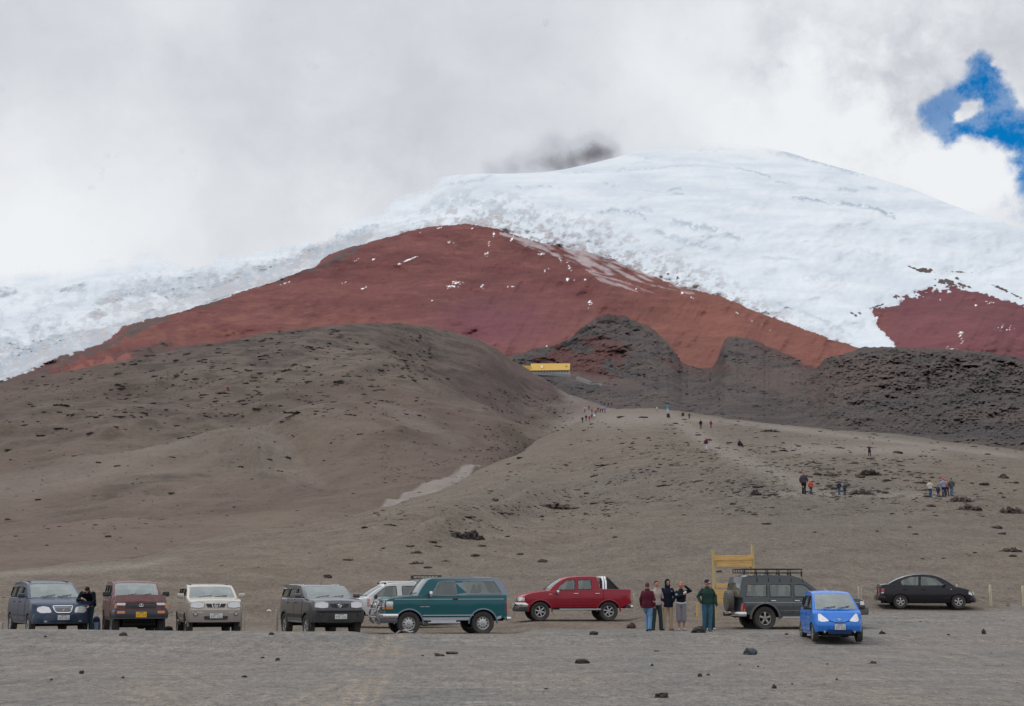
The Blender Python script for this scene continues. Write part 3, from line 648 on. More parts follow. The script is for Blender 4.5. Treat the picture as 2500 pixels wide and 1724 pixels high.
# ============================================================ MATERIALS
_mc = {}
def pbr(name, col, rough=.5, metal=0., spec=.5, coat=0., dust=0., dustcol=(.20, .17, .14), var=0., vscale=8., dz=(.1, 1.0)):
    if name in _mc: return _mc[name]
    m = bpy.data.materials.new(name); m.use_nodes = True; n = NT(m.node_tree)
    bs = n.n['Principled BSDF']
    bs.inputs['Roughness'].default_value = rough; bs.inputs['Metallic'].default_value = metal
    bs.inputs['Specular IOR Level'].default_value = spec; bs.inputs['Coat Weight'].default_value = coat; bs.inputs['Coat Roughness'].default_value = .08
    tcn = n.node('ShaderNodeTexCoord').outputs['Object']
    nz = n.noise(tcn, vscale, 5, .6)
    c = n.mix(1.0, (*col,), (*col,)) if False else None
    f = n.math('ADD', 1-var/2, n.math('MULTIPLY', nz, var))
    vmn = n.node('ShaderNodeVectorMath', operation='SCALE'); vmn.inputs[0].default_value = col; n.link(f, vmn.inputs['Scale'])
    out = vmn.outputs[0]
    if dust:
        sep = n.node('ShaderNodeSeparateXYZ'); n.link(tcn, sep.inputs[0])
        g = n.ramp(sep.outputs[2], dz[1], dz[0])
        k = n.math('MULTIPLY', n.math('MULTIPLY', n.math('ADD', n.math('MULTIPLY', g, .8), .22), n.ramp(n.noise(tcn, 5, 5, .65), .25, .75)), dust)
        out = n.mix(k, out, dustcol)
        n.link(n.math('ADD', rough, n.math('MULTIPLY', k, .5)), bs.inputs['Roughness'])
        n.link(n.math('MULTIPLY', n.math('SUBTRACT', 1, k), coat), bs.inputs['Coat Weight'])
    n.link(out, bs.inputs['Base Color'])
    _mc[name] = m; return m
def glass_mat(name, tint, refl=1.5, base=.0):
    if name in _mc: return _mc[name]
    m = bpy.data.materials.new(name); m.use_nodes = True; n = NT(m.node_tree); n.n.clear()
    out = n.node('ShaderNodeOutputMaterial'); tr = n.node('ShaderNodeBsdfTransparent'); tr.inputs[0].default_value = (*tint, 1)
    gl = n.node('ShaderNodeBsdfGlossy'); gl.inputs['Roughness'].default_value = .04; gl.inputs['Color'].default_value = (.95, 1, .99, 1)
    fr = n.node('ShaderNodeFresnel'); fr.inputs['IOR'].default_value = refl
    df = n.node('ShaderNodeBsdfDiffuse'); df.inputs[0].default_value = (.36, .42, .40, 1)   # dust film, made paler to paint in sky reflection
    tc_ = n.node('ShaderNodeTexCoord').outputs['Object']
    k = n.math('MULTIPLY', n.ramp(n.noise(tc_, 1.2, 3, .5), .2, .8), .12+base)
    m1 = n.node('ShaderNodeMixShader'); n.link(n.math('ADD', k, .05+base), m1.inputs[0]); n.link(tr.outputs[0], m1.inputs[1]); n.link(df.outputs[0], m1.inputs[2])
    mx = n.node('ShaderNodeMixShader'); n.link(n.math('ADD', fr.outputs[0], .06), mx.inputs[0]); n.link(m1.outputs[0], mx.inputs[1]); n.link(gl.outputs[0], mx.inputs[2])
    n.link(mx.outputs[0], out.inputs[0]); _mc[name] = m; return m
GLASS = glass_mat('car_glass', (.55, .62, .60), 1.7)
GLASSL = glass_mat('windscreen_glass', (.60, .68, .66), 2.0, .06)
GLASSD = glass_mat('tinted_glass', (.20, .23, .24), 1.6)
RUBBER = pbr('tyre_rubber', (.035, .034, .033), .85, dust=.55, var=.4, dz=(-.5, .6), dustcol=(.15, .13, .115))
BLACKP = pbr('black_plastic', (.022, .022, .024), .6, dust=.25)
DARK = pbr('dark_underside', (.012, .012, .013), .9)
INTER = pbr('interior_fabric', (.05, .052, .055), .9, var=.5)
INTERL = pbr('interior_light_fabric', (.17, .17, .165), .9, var=.5)
CHROME = pbr('chrome', (.72, .72, .74), .18, metal=1.)
ALLOY = pbr('alloy', (.48, .48, .49), .35, metal=.7, dust=.3)
LAMP = pbr('lamp_lens', (.66, .66, .66), .12, metal=.35, coat=1., var=.7, vscale=22)
AMBER = pbr('amber_lens', (.62, .20, .03), .2, coat=1.)
REDL = pbr('red_lens', (.35, .015, .02), .2, coat=1.)
PLATEW = pbr('white_plate', (.62, .62, .60), .5, dust=.2)
PLATEY = pbr('yellow_plate', (.78, .42, .02), .5)
INK = pbr('plate_lettering', (.03, .03, .04), .6)
# ============================================================ VEHICLES
def bm_obj(name, bm, mats, parent=None, smooth=35, recalc=True):
    if recalc: bmesh.ops.recalc_face_normals(bm, faces=bm.faces)
    me = bpy.data.meshes.new(name); bm.to_mesh(me); bm.free()
    if smooth:
        me.polygons.foreach_set('use_smooth', np.ones(len(me.polygons), bool))
        me.set_sharp_from_angle(angle=R(smooth))
    return link_mesh(name, me, mats, parent)
def add_box(bm, c, s, rot=None, bev=0.0, mi=0):
    r = bmesh.ops.create_cube(bm, size=1.0)
    vs = r['verts']
    for v in vs: v.co = Vector((v.co.x*s[0], v.co.y*s[1], v.co.z*s[2]))
    fs = list({f for v in vs for f in v.link_faces})
    if bev > 0:
        es = list({e for v in vs for e in v.link_edges})
        q = bmesh.ops.bevel(bm, geom=es, offset=bev, segments=2, affect='EDGES', profile=.5)
        vs = list({v for f in q['faces'] for v in f.verts} | {v for v in vs if v.is_valid})
        fs = list({f for v in vs for f in v.link_faces})
    M = Matrix.Translation(Vector(c))
    if rot is not None: M = M @ Euler(rot).to_matrix().to_4x4()
    for v in vs: v.co = M @ v.co
    for f in fs: f.material_index = mi
    return vs
def add_tube(bm, pts, r, seg=8, mi=0, closed=False):
    pts = [Vector(p) for p in pts]; rings = []; n = len(pts)
    rr = r if isinstance(r, (list, tuple)) else [r]*n
    up = Vector((0, 0, 1))
    for i, p in enumerate(pts):
        d = (pts[min(i+1, n-1)]-pts[max(i-1, 0)])
        if closed: d = pts[(i+1) % n]-pts[i-1]
        d.normalize()
        a = d.cross(up)
        if a.length < .2: a = d.cross(Vector((0, 1, 0)))
        a.normalize(); b = d.cross(a)
        ri = rr[i]; ra, rb = (ri if isinstance(ri, (list, tuple)) else (ri, ri))
        rings.append([bm.verts.new(p+a*math.cos(t)*ra+b*math.sin(t)*rb) for t in [2*math.pi*k/seg for k in range(seg)]])
    m = n if closed else n-1
    for i in range(m):
        A = rings[i]; B = rings[(i+1) % n]
        for k in range(seg):
            f = bm.faces.new((A[k], A[(k+1) % seg], B[(k+1) % seg], B[k])); f.material_index = mi
    if not closed:
        f = bm.faces.new(rings[0][::-1]); f.material_index = mi
        f = bm.faces.new(rings[-1]); f.material_index = mi
def lathe_y(bm, prof, seg=28, mi=0, c=(0, 0, 0)):
    """prof: list of (radius, y)"""
    rings = []
    for (r, y) in prof:
        rings.append([bm.verts.new((c[0]+r*math.cos(t), c[1]+y, c[2]+r*math.sin(t))) for t in [2*math.pi*k/seg for k in range(seg)]])
    for i in range(len(rings)-1):
        for k in range(seg):
            f = bm.faces.new((rings[i][k], rings[i][(k+1) % seg], rings[i+1][(k+1) % seg], rings[i+1][k])); f.material_index = mi
    return rings
def patch(bm, poly, fn, thick=.012, step=.07, mi=0):
    """flat outline laid on a curved surface; fn(a,b)->(point, normal)"""
    b2 = bmesh.new()
    b2.faces.new([b2.verts.new((p[0], p[1], 0)) for p in poly])
    xs = [p[0] for p in poly]; ys = [p[1] for p in poly]
    for ax, lo, hi in ((0, min(xs), max(xs)), (1, min(ys), max(ys))):
        n = int((hi-lo)/step)
        for i in range(1, n+1):
            co = [0, 0, 0]; co[ax] = lo+(hi-lo)*i/(n+1); no = [0, 0, 0]; no[ax] = 1
            bmesh.ops.bisect_plane(b2, geom=b2.verts[:]+b2.edges[:]+b2.faces[:], plane_co=co, plane_no=no)
    b2.verts.index_update()
    top = []; bot = []
    for v in b2.verts:
        p, nn = fn(v.co.x, v.co.y)
        top.append(bm.verts.new(p)); bot.append(bm.verts.new(p-nn*thick))
    for f in b2.faces:
        ix = [v.index for v in f.verts]
        g = bm.faces.new([top[i] for i in ix]); g.material_index = mi
    for e in b2.edges:
        if len(e.link_faces) == 1:
            i, j = e.verts[0].index, e.verts[1].index
            try:
                g = bm.faces.new((top[i], top[j], bot[j], bot[i])); g.material_index = mi
            except ValueError: pass
    b2.free()
def rrect(x0, y0, x1, y1, r=.02, n=3):
    pts = []
    for cx, cy, a0 in ((x1-r, y1-r, 0), (x0+r, y1-r, 90), (x0+r, y0+r, 180), (x1-r, y0+r, 270)):
        for k in range(n+1):
            a = R(a0+90*k/n); pts.append((cx+r*math.cos(a), cy+r*math.sin(a)))
    return pts
def rounded(poly, r=.04, n=3):
    out = []; N = len(poly)
    for i in range(N):
        p = Vector((*poly[i], 0)); a = Vector((*poly[i-1], 0)); b = Vector((*poly[(i+1) % N], 0))
        ra = min(r, (a-p).length*.45, (b-p).length*.45)
        A = p+(a-p).normalized()*ra; B = p+(b-p).normalized()*ra
        for k in range(n+1):
            t = k/n; q = A*(1-t)**2+p*2*t*(1-t)+B*t*t; out.append((q.x, q.y))
    return out

class Car:
    def __init__(s, name, label, cat, P, group='vehicles parked on the gravel'):
        s.P = P; s.root = empty(name, (0, 0, 0), label=label, cat=cat, group=group)
        s.L, s.W = P['L'], P['W']; s.xf, s.xr = s.L/2, -s.L/2
        s.sill = P['sill']; s.paint = P['paint']; s.top = P['top']; s.belt = P['belt']
        s.sec = P.get('sec', [(0, .955), (.2, .985), (.5, 1.0), (.8, .985), (1.0, .945)])
        s.prf = P.get('prf', .16); s.prr = P.get('prr', .12)
        s.rf = P.get('rakef', [(0, -.06), (.3, 0), (.55, 0), (1, -.06)]); s.rr = P.get('raker', [(0, -.05), (.4, 0), (1, -.03)])
        s.pl = P.get('planl', .10)
    def ztop(s, x): return float(np.interp(x, [q[0] for q in s.top], [q[1] for q in s.top]))
    def hw(s, x, z):
        f = (z-s.sill)/(s.belt-s.sill)
        k = float(np.interp(f, [q[0] for q in s.sec], [q[1] for q in s.sec]))
        d = max(0, (abs(x)-(s.L/2-.75))/.75)
        return s.W/2*k*(1-s.pl*d**2.2)
    def xsh(s, x, y, z):
        """push end faces into plan and profile curvature"""
        yy = min(1, abs(y)/(s.W/2))
        if x > 0:
            w_ = float(np.clip((x-(s.xf-.45))/.45, 0, 1))**1.5
            return x - s.prf*yy**2.6*w_ + float(np.interp(z, [q[0] for q in s.rf], [q[1] for q in s.rf]))*w_
        w_ = float(np.clip(((s.xr+.45)-x)/.45, 0, 1))**1.5
        return x + s.prr*yy**2.6*w_ - float(np.interp(z, [q[0] for q in s.rr], [q[1] for q in s.rr]))*w_
    # surface maps
    def side(s, sd, off=.006):
        def f(x, z):
            x = max(s.xr, min(s.xf, x)); y = s.hw(x, z)
            return Vector((s.xsh(x, y, z), sd*(y+off), z)), Vector((0, sd, 0))
        return f
    def front(s, off=.006):
        def f(y, z):
            y = y*s.hw(s.xf, z)/(s.W/2)/.975
            return Vector((s.xsh(s.xf, y, z)+off, y, z)), Vector((1, 0, 0))
        return f
    def rear(s, off=.006):
        def f(y, z):
            y = y*s.hw(s.xr, z)/(s.W/2)/.975
            return Vector((s.xsh(s.xr, y, z)-off, y, z)), Vector((-1, 0, 0))
        return f
    def gy(s, z, x=0): return s.hw(x, s.belt)-s.P.get('gin', .015)-(z-s.belt)*s.P.get('tum', .2)
    def gside(s, sd, off=0.): return lambda x, z: (Vector((x, sd*(s.gy(z, x)+off), z)), Vector((0, sd, 0)))
    def zbot(s, x):
        z = s.sill
        e = s.P.get('upf', .10); er = s.P.get('upr', .10)
        z += e*float(np.clip((x-(s.xf-.55))/.55, 0, 1))+er*float(np.clip(((s.xr+.55)-x)/.55, 0, 1))
        for xc in s.P['wx']:
            Ra = s.P['arch']; d = abs(x-xc)
            if d < Ra: z = max(z, s.P['wr']*1.0+math.sqrt(Ra*Ra-d*d)-s.P.get('archdrop', .02))
        return z
    def body(s):
        P = s.P; xs = set(np.linspace(s.xr, s.xf, 44).tolist())
        for xc in P['wx']:
            for t in np.linspace(0, math.pi, 15): xs.add(xc+P['arch']*math.cos(t))
        for q in s.top: xs.add(q[0])
        xs = sorted(x for x in xs if s.xr <= x <= s.xf)
        xs = [x for i, x in enumerate(xs) if i == 0 or x-xs[i-1] > .004 or x in (s.xf,)]
        bm = bmesh.new(); rows = []
        fr = [0, .12, .25, .4, .55, .7, .82, .92, 1.0]
        cr = P.get('crown', .05)
        for x in xs:
            zt = s.ztop(x); zb = min(s.zbot(x), zt-.04); half = []
            for f in fr:
                z = zb+(zt-zb)*f
                if f > .95: z = zt-.0
                half.append((s.hw(x, z), z))
            ye = half[-1][0]
            for g in (.985, .93, .8, .55, .28): half.append((ye*g, zt+cr*(1-g**2)*(1.0 if s.xr+.02 < x < s.xf-.02 else .4)+.012))
            mid = (0, zt+cr+.012)
            sec = [(y, z) for y, z in half]+[mid]+[(-y, z) for y, z in half[::-1]]
            rows.append([bm.verts.new((s.xsh(x, y, z), y, z)) for y, z in sec])
        n = len(rows[0]); cx0, cx1 = P['cab']; clad = P.get('clad', 0)
        for i in range(len(rows)-1):
            xm = (xs[i]+xs[i+1])/2
            for k in range(n-1):
                f = bm.faces.new((rows[i][k], rows[i+1][k], rows[i+1][k+1], rows[i][k+1]))
                topface = 9 <= k <= n-11
                zc = f.calc_center_median().z
                if topface and cx0 < xm < cx1: f.material_index = 1
                elif topface and P.get('bed') and P['bed'][0] < xm < P['bed'][1]: f.material_index = 1
                elif zc < clad: f.material_index = 2
        for row, rev in ((rows[0], False), (rows[-1], True)):     # end caps
            h = n//2; prev = None
            xb = xs[0] if not rev else xs[-1]
            for k in range(h):
                a, b = row[k], row[n-1-k]; N = 12; line = [a]
                for j in range(1, N):
                    t = j/N; y = a.co.y*(1-t)+b.co.y*t; z = a.co.z*(1-t)+b.co.z*t
                    line.append(bm.verts.new((s.xsh(xb, y, z), y, z)))
                line.append(b)
                if prev:
                    for j in range(N):
                        f = bm.faces.new((prev[j], prev[j+1], line[j+1], line[j])); 
                        if f.calc_center_median().z < clad: f.material_index = 2
                prev = line
            for j in range(len(prev)-1): bm.faces.new((prev[j], prev[j+1], row[h]))
        s.bodyo = bm_obj('body', bm, [s.paint, INTER, P.get('cladmat', BLACKP)], s.root, 32)
        bm = bmesh.new()
        tw = P['tw']
        for x0, x1 in ((P['cab'][0], P['cab'][1]), (P['cab'][1], s.xf-.28), (s.xr+.28, P['cab'][0])):
            zt = min(s.ztop(x) for x in np.linspace(x0, x1, 8))-.10
            add_box(bm, ((x0+x1)/2, 0, (s.sill-.04+zt)/2), (x1-x0-.01, s.W-2*tw-.24, zt-s.sill+.04))
        add_box(bm, ((P['wx'][0]+P['wx'][1])/2, 0, s.sill+.06), (abs(P['wx'][0]-P['wx'][1])-2*P['arch']-.02, s.W*.93, .16))
        for sd in (-1, 1):      # inner wings above the wheels
            for xc in P['wx']: add_box(bm, (xc, sd*(s.W/2-.19), P['wr']+P['arch']+.01), (P['arch']*2, .24, .03))
        for xc in P['wx']: add_tube(bm, [(xc, -s.W/2+.2, P['wr']), (xc, s.W/2-.2, P['wr'])], .05)
        bm_obj('underbody', bm, DARK, s.root, 0)
    def cabin(s):
        P = s.P; G = P['gh']           # A (front base), B (roof front), roof pts.., C (roof rear), D (rear base)
        A, B, Cc, D = G['A'], G['B'], G['C'], G['D']; roof = G.get('roof', [])
        rows = []; kinds = []
        def lerp(p, q, t): return (p[0]+(q[0]-p[0])*t, p[1]+(q[1]-p[1])*t)
        ft = [0, .05, .25, .45, .65, .82, .93, 1.0]
        cv = G.get('curve', .03)
        for t in ft:
            p = lerp(A, B, t); bl = math.sin(math.pi*t)*cv
            rows.append((p[0]+bl*.6, p[1]+bl, G.get('bulge', .10)*(1-t*.35), .01+.03*t)); kinds.append('f')
        for p in roof: rows.append((p[0], p[1], 0, G.get('crown', .035)))
        rt = [0, .10, .3, .5, .7, .84, 1.0]
        for t in rt:
            p = lerp(Cc, D, t); bl = math.sin(math.pi*t)*G.get('rcurve', .02)
            rows.append((p[0]-bl, p[1]+bl*.5, -G.get('rbulge', .05), .035*(1-t))); kinds.append('r')
        cols = [-1, -.985, -.9, -.6, -.3, 0, .3, .6, .9, .985, 1]
        bm = bmesh.new(); gm = bmesh.new(); VV_ = []; 
        def pt(r, f):
            x, z, bu, cr = r
            e = 1-abs(f)**3.0
            return Vector((x+bu*(1-f*f)-(.0 if abs(f) < .99 else 0), f*s.gy(z, x), z+cr*e))
        for r in rows: VV_.append([bm.verts.new(pt(r, f)) for f in cols])
        nf = len(ft); nr = len(roof)
        gw = G.get('ws', (1, 6)); rw = G.get('rw', (1, 5))
        fglass = []; rglass = []
        for i in range(len(rows)-1):
            for k in range(len(cols)-1):
                isf = gw[0] <= i < gw[1] and 2 <= k <= 7
                j = i-(nf+nr)
                isr = G.get('rwin', True) and rw[0] <= j < rw[1] and 2 <= k <= 7
                if isf: fglass.append((i, k)); continue
                if isr: rglass.append((i, k)); continue
                f = bm.faces.new((VV_[i][k], VV_[i][k+1], VV_[i+1][k+1], VV_[i+1][k]))
                if G.get('mati') and G['mati'](rows[i][0]): f.material_index = 1
        # side walls with window openings
        outl = [(r[0], r[1]) for r in rows]
        for sd in (-1, 1):
            loops = [[Vector((x, z, 0)) for x, z in outl]]
            for wv in P['win']: loops.append([Vector((x, z, 0)) for x, z in rounded(wv, P.get('wrd', .035))])
            tris = geometry.tessellate_polygon(loops)
            flat = [p for l in loops for p in l]
            vs = [bm.verts.new((p.x, sd*s.gy(p.y, p.x), p.y)) for p in flat]
            for t in tris:
                try:
                    f = bm.faces.new([vs[q] for q in t])
                    if G.get('mati') and G['mati'](sum(flat[q].x for q in t)/3): f.material_index = 1
                except ValueError: pass
            # reveals
            o = len(loops[0])
            for l in loops[1:]:
                idx = list(range(o, o+len(l))); o += len(l)
                ins = [bm.verts.new((vs[q].co.x, vs[q].co.y-sd*.035, vs[q].co.z)) for q in idx]
                for q in range(len(idx)):
                    f = bm.faces.new((vs[idx[q]], vs[idx[(q+1) % len(idx)]], ins[(q+1) % len(idx)], ins[q])); f.material_index = 2
        bmesh.ops.remove_doubles(bm, verts=bm.verts, dist=.0008)
        bm_obj('cabin', bm, [P.get('cabpaint', s.paint), P.get('cabpaint2', s.paint), BLACKP], s.root, 30)
        def glassmesh(cells, name, mat):
            if not cells: return
            b = bmesh.new(); c = {}
            def v(i, k):
                if (i, k) not in c: c[i, k] = b.verts.new(pt(rows[i], cols[k]*.999))
                return c[i, k]
            for i, k in cells: b.faces.new((v(i, k), v(i, k+1), v(i+1, k+1), v(i+1, k)))
            return bm_obj(name, b, mat, s.root, 60)
        glassmesh(fglass, 'windscreen', P.get('wsmat', GLASSL)); glassmesh(rglass, 'rear_window', P.get('glass', GLASS))
        gl = P.get('wglass', [P.get('glass', GLASS)]*9)
        for sd in (-1, 1):
            for wi, wv in enumerate(P['win']):
                b = bmesh.new(); patch(b, rounded(wv, P.get('wrd', .035)), s.gside(sd, -.016), .004, .5)
                bm_obj('side_window', b, gl[wi], s.root, 60)
                b = bmesh.new(); p3 = [s.gside(sd, .004)(x, z)[0] for x, z in rounded(wv, P.get('wrd', .035))]
                add_tube(b, p3, .010, 4, closed=True); bm_obj('window_seal', b, P.get('seal', BLACKP), s.root, 60)
        # wiper
        b = bmesh.new()
        r0 = rows[1]
        for y0, y1 in ((-.55, -.02), (.05, .6)):
            yb = s.gy(r0[1])
            p0 = pt(rows[1], y0)+Vector((.02, 0, .015)); p1 = pt(rows[2], y1)*.55+pt(rows[1], y1)*.45+Vector((.02, 0, .015))
            add_tube(b, [p0, p1], .010, 5)
        bm_obj('wiper', b, BLACKP, s.root, 0)
        s.pt = pt; s.rows = rows
        # seats and dashboard
        zb = s.belt
        for xs_ in P.get('seats', [(.15, 2), (-.75, 2)]):
            x0, nn = xs_
            for sd in (-1, 1):
                b = bmesh.new(); y = sd*s.W*.21
                add_box(b, (x0, y, zb-.05), (.13, .46, .56), (0, -.2, 0), .05); add_box(b, (x0-.06, y, zb+.30), (.09, .25, .17), (0, -.15, 0), .03)
                bm_obj('seat', b, P.get('seatmat', INTER), s.root, 50)
        b = bmesh.new(); ax = A[0]
        add_box(b, (ax-.28, 0, zb+.015), (.42, s.W*.80, .09), None, .03); bm_obj('dashboard', b, INTER, s.root, 50)
        b = bmesh.new(); sx = ax-.55
        add_tube(b, [(sx+.09*math.cos(t), s.W*.21+.18*math.sin(t), zb+.08+.15*math.cos(t)) for t in [2*math.pi*k/14 for k in range(14)]], .014, 6, closed=True)
        bm_obj('steering_wheel', b, INTER, s.root, 50)
        b = bmesh.new(); p = s.pt(rows[6], .0); add_box(b, (p.x-.1, 0, p.z-.07), (.03, .2, .06), None, .01); bm_obj('interior_mirror', b, BLACKP, s.root, 50)
    def wheels(s, style='five', rimmat=None):
        P = s.P; r = P['wr']; tw = P['tw']; rr = r*P.get('rimf', .60)
        for xc in P['wx']:
            for sd in (-1, 1):
                b = bmesh.new(); h = tw/2
                lathe_y(b, [(rr*.98, -h*.85), (rr+.02, -h), (r*.93, -h*1.02), (r*.985, -h*.8), (r, -h*.45), (r, h*.45), (r*.985, h*.8), (r*.93, h*1.02), (rr+.02, h), (rr*.98, h*.85)], 32)
                # tread blocks
                for k in range(32):
                    t = 2*math.pi*k/32; add_box(b, ((r)*math.cos(t), 0, (r)*math.sin(t)), (.012, tw*.86, .045), (0, -t, 0))
                yv = sd*(s.W/2-tw/2-P.get('winset', .015))
                wo = bm_obj('wheel', b, RUBBER, s.root, 40); wo.location = (xc, yv, r)
                b = bmesh.new(); o = sd*h*.72
                lathe_y(b, [(rr, -h*.8), (rr, o*.9), (rr*.93, o*1.15), (rr*.86, o), (rr*.84, o*.2)], 28, 0)
                lathe_y(b, [(rr*.84, o*.25), (.001, o*.25)], 28, 1)
                n = 5 if style == 'five' else 6 if style == 'six' else 8
                if style in ('five', 'six'):
                    for k in range(n):
                        t = 2*math.pi*(k+.25)/n; q = rr*.5
                        add_box(b, (q*math.cos(t), o*.92, q*math.sin(t)), (rr*.86, .03, rr*(.30 if n == 5 else .22)), (0, -t, 0), .008, 0)
                else:
                    lathe_y(b, [(rr*.84, o*.55), (rr*.62, o*.78), (rr*.40, o*.9), (.0015, o*.9)], 28, 0)
                    for k in range(10):
                        t = 2*math.pi*k/10; add_box(b, (rr*.68*math.cos(t), o*.76, rr*.68*math.sin(t)), (rr*.17, .05, rr*.17), (0, -t, 0), .01, 1)
                lathe_y(b, [(rr*.27, o*.8), (rr*.25, o*1.12), (rr*.12, o*1.2), (.001, o*1.2)], 16, 0)
                for k in range(5):
                    t = 2*math.pi*k/5; add_box(b, (rr*.17*math.cos(t), o*1.14, rr*.17*math.sin(t)), (.02, .02, .02), None, .0, 1)
                bm_obj('rim', b, [rimmat or ALLOY, DARK], wo, 40)
    def part(s, name, fn, mat, smooth=40, parent=None):
        b = bmesh.new(); fn(b); return bm_obj(name, b, mat, parent or s.root, smooth)
    def door(s, x0, x1, z0=None, hand=True, hx=None, slope=0, hmat=None):
        z0 = z0 or s.sill+.09; z1 = s.belt-.012
        for sd in (-1, 1):
            b = bmesh.new()
            poly = [(x0, z0), (x1, z0), (x1, z1), (x0, z1)]
            # keep clear of the wheel arches
            pts = []
            for x in np.linspace(x0, x1, 14): pts.append((x, max(z0, s.zbot(x)+.05)))
            poly = pts+[(x1, z1), (x0, z1)]
            g = .012
            e = []
            n = len(poly)
            for i in range(n):
                a = s.side(sd, .002)(*poly[i])[0]; e.append(a)
            add_tube(b, e, .009, 4, closed=True)
            bm_obj('door_gap', b, DARK, s.root, 0)
            b = bmesh.new(); patch(b, [(x+(g if i < 0 else 0), z) for i, (x, z) in enumerate(poly)], s.side(sd, .007), .01, .09)
            for f in b.faces:
                if f.calc_center_median().z < s.P.get('clad', 0): f.material_index = 1
            d = bm_obj('door', b, [s.paint, s.P.get('cladmat', BLACKP)], s.root, 30)
            if hand:
                hxx = hx if hx is not None else x0+.13; zz = s.belt-.12
                b = bmesh.new(); add_box(b, (hxx, sd*(s.hw(hxx, zz)+.03), zz), (.19, .035, .04), None, .012)
                bm_obj('handle', b, hmat or s.paint, d, 40)
    def mirrors(s, x, z, mat=None, size=(.10, .22, .15)):
        for sd in (-1, 1):
            b = bmesh.new(); y = sd*(s.gy(s.belt)+.10+size[1]/2-.04)
            add_box(b, (x, y, z), size, (0, 0, sd*.15), .035); add_box(b, (x+.0, sd*(s.gy(s.belt)+.04), z-.04), (.05, .14, .04), None, .01)
            bm_obj('door_mirror', b, mat or s.paint, s.root, 40)
    def lamp(s, name, poly, mat, which='front', off=.008, frame=None, thick=.03, both=True):
        for sd in ((-1, 1) if both else (1,)):
            m = {'front': s.front, 'rear': s.rear}.get(which)
            b = bmesh.new()
            if which == 'side': patch(b, poly, s.side(sd, off), thick, .07)
            else: patch(b, [(sd*y, z) for y, z in poly], m(off), thick, .07)
            o = bm_obj(name, b, mat, s.root, 40)
            if frame is not None:
                b = bmesh.new()
                fn = s.side(sd, off+.002) if which == 'side' else m(off+.002)
                add_tube(b, [fn(*( (a, c) if which == 'side' else (sd*a, c)))[0] for a, c in poly], .009, 4, closed=True); bm_obj('lamp_trim', b, frame, o, 60)
    def plate(s, z, mat=PLATEW, which='front', y=0, w=.38, h=.155, off=.02, marks=True):
        fn = (s.front if which == 'front' else s.rear)(off)
        fx = fn(y, z)[0].x; sg = 1 if which == 'front' else -1
        b = bmesh.new(); add_box(b, (fx, y, z), (.012, w, h), None, .003); o = bm_obj('license_plate', b, mat, s.root, 0)
        if marks:
            b = bmesh.new(); rnd = random.Random(int(z*1000+fx*77))
            for k in range(7):
                if k == 3: continue
                yy = y+(k-3)*w*.125
                add_box(b, (fx+sg*.009, yy, z-.015), (.004, w*.016, h*.42)); add_box(b, (fx+sg*.009, yy+w*.03, z-.015+rnd.choice((-.2, .2, 0))*h), (.004, w*.05, h*.09))
            add_box(b, (fx+sg*.009, y, z+h*.36), (.004, w*.45, h*.08))
            bm_obj('lettering', b, INK, o, 0)
    def bumper(s, z0, z1, mat, off=.06, wrap=.35, which='front', name='bumper', side=.02, inset=0):
        b = bmesh.new(); path = []; sg = 1 if which == 'front' else -1; xe = s.xf if which == 'front' else s.xr; zc = (z0+z1)/2
        W2 = s.hw(xe-sg*.3, zc)+side
        for t in np.linspace(0, 1, 4)[:-1]: path.append((xe-sg*(wrap+(.0-wrap)*t*.75), W2, Vector((0, 1))))
        for y in np.linspace(.93, -.93, 13)*W2:
            path.append((s.xsh(xe, y, zc)+sg*off, y, None))
        for t in np.linspace(1, 0, 4)[1:]: path.append((xe-sg*(wrap+(.0-wrap)*t*.75), -W2, None))
        rings = []
        n = len(path)
        for i, (x, y, _) in enumerate(path):
            a = Vector(path[max(i-1, 0)][:2]); c = Vector(path[min(i+1, n-1)][:2]); d = (c-a).normalized(); nn = Vector((-d.y, d.x))
            if nn.dot(Vector((x-0.0, y)) if abs(x) > 0 else Vector((1, 0))) < 0: nn = -nn
            h = (z1-z0); P0 = Vector((x, y))
            prof = [(-.09, z0), (-.01, z0), (0, z0+h*.15), (.012, z0+h*.5), (0, z1-h*.15), (-.01, z1), (-.09, z1)]
            rings.append([bm_v(b, P0+nn*o, z) for o, z in prof])
        for i in range(n-1):
            for k in range(len(rings[0])-1): b.faces.new((rings[i][k], rings[i][k+1], rings[i+1][k+1], rings[i+1][k]))
        b.faces.new(rings[0]); b.faces.new(rings[-1][::-1])
        return bm_obj(name, b, mat, s.root, 40)
    def strip(s, z0, z1, mat, x0=None, x1=None, off=.012, name='side_trim'):
        for sd in (-1, 1):
            b = bmesh.new(); patch(b, [(x0, z0), (x1, z0), (x1, z1), (x0, z1)], s.side(sd, off), .012, .12); bm_obj(name, b, mat, s.root, 40)
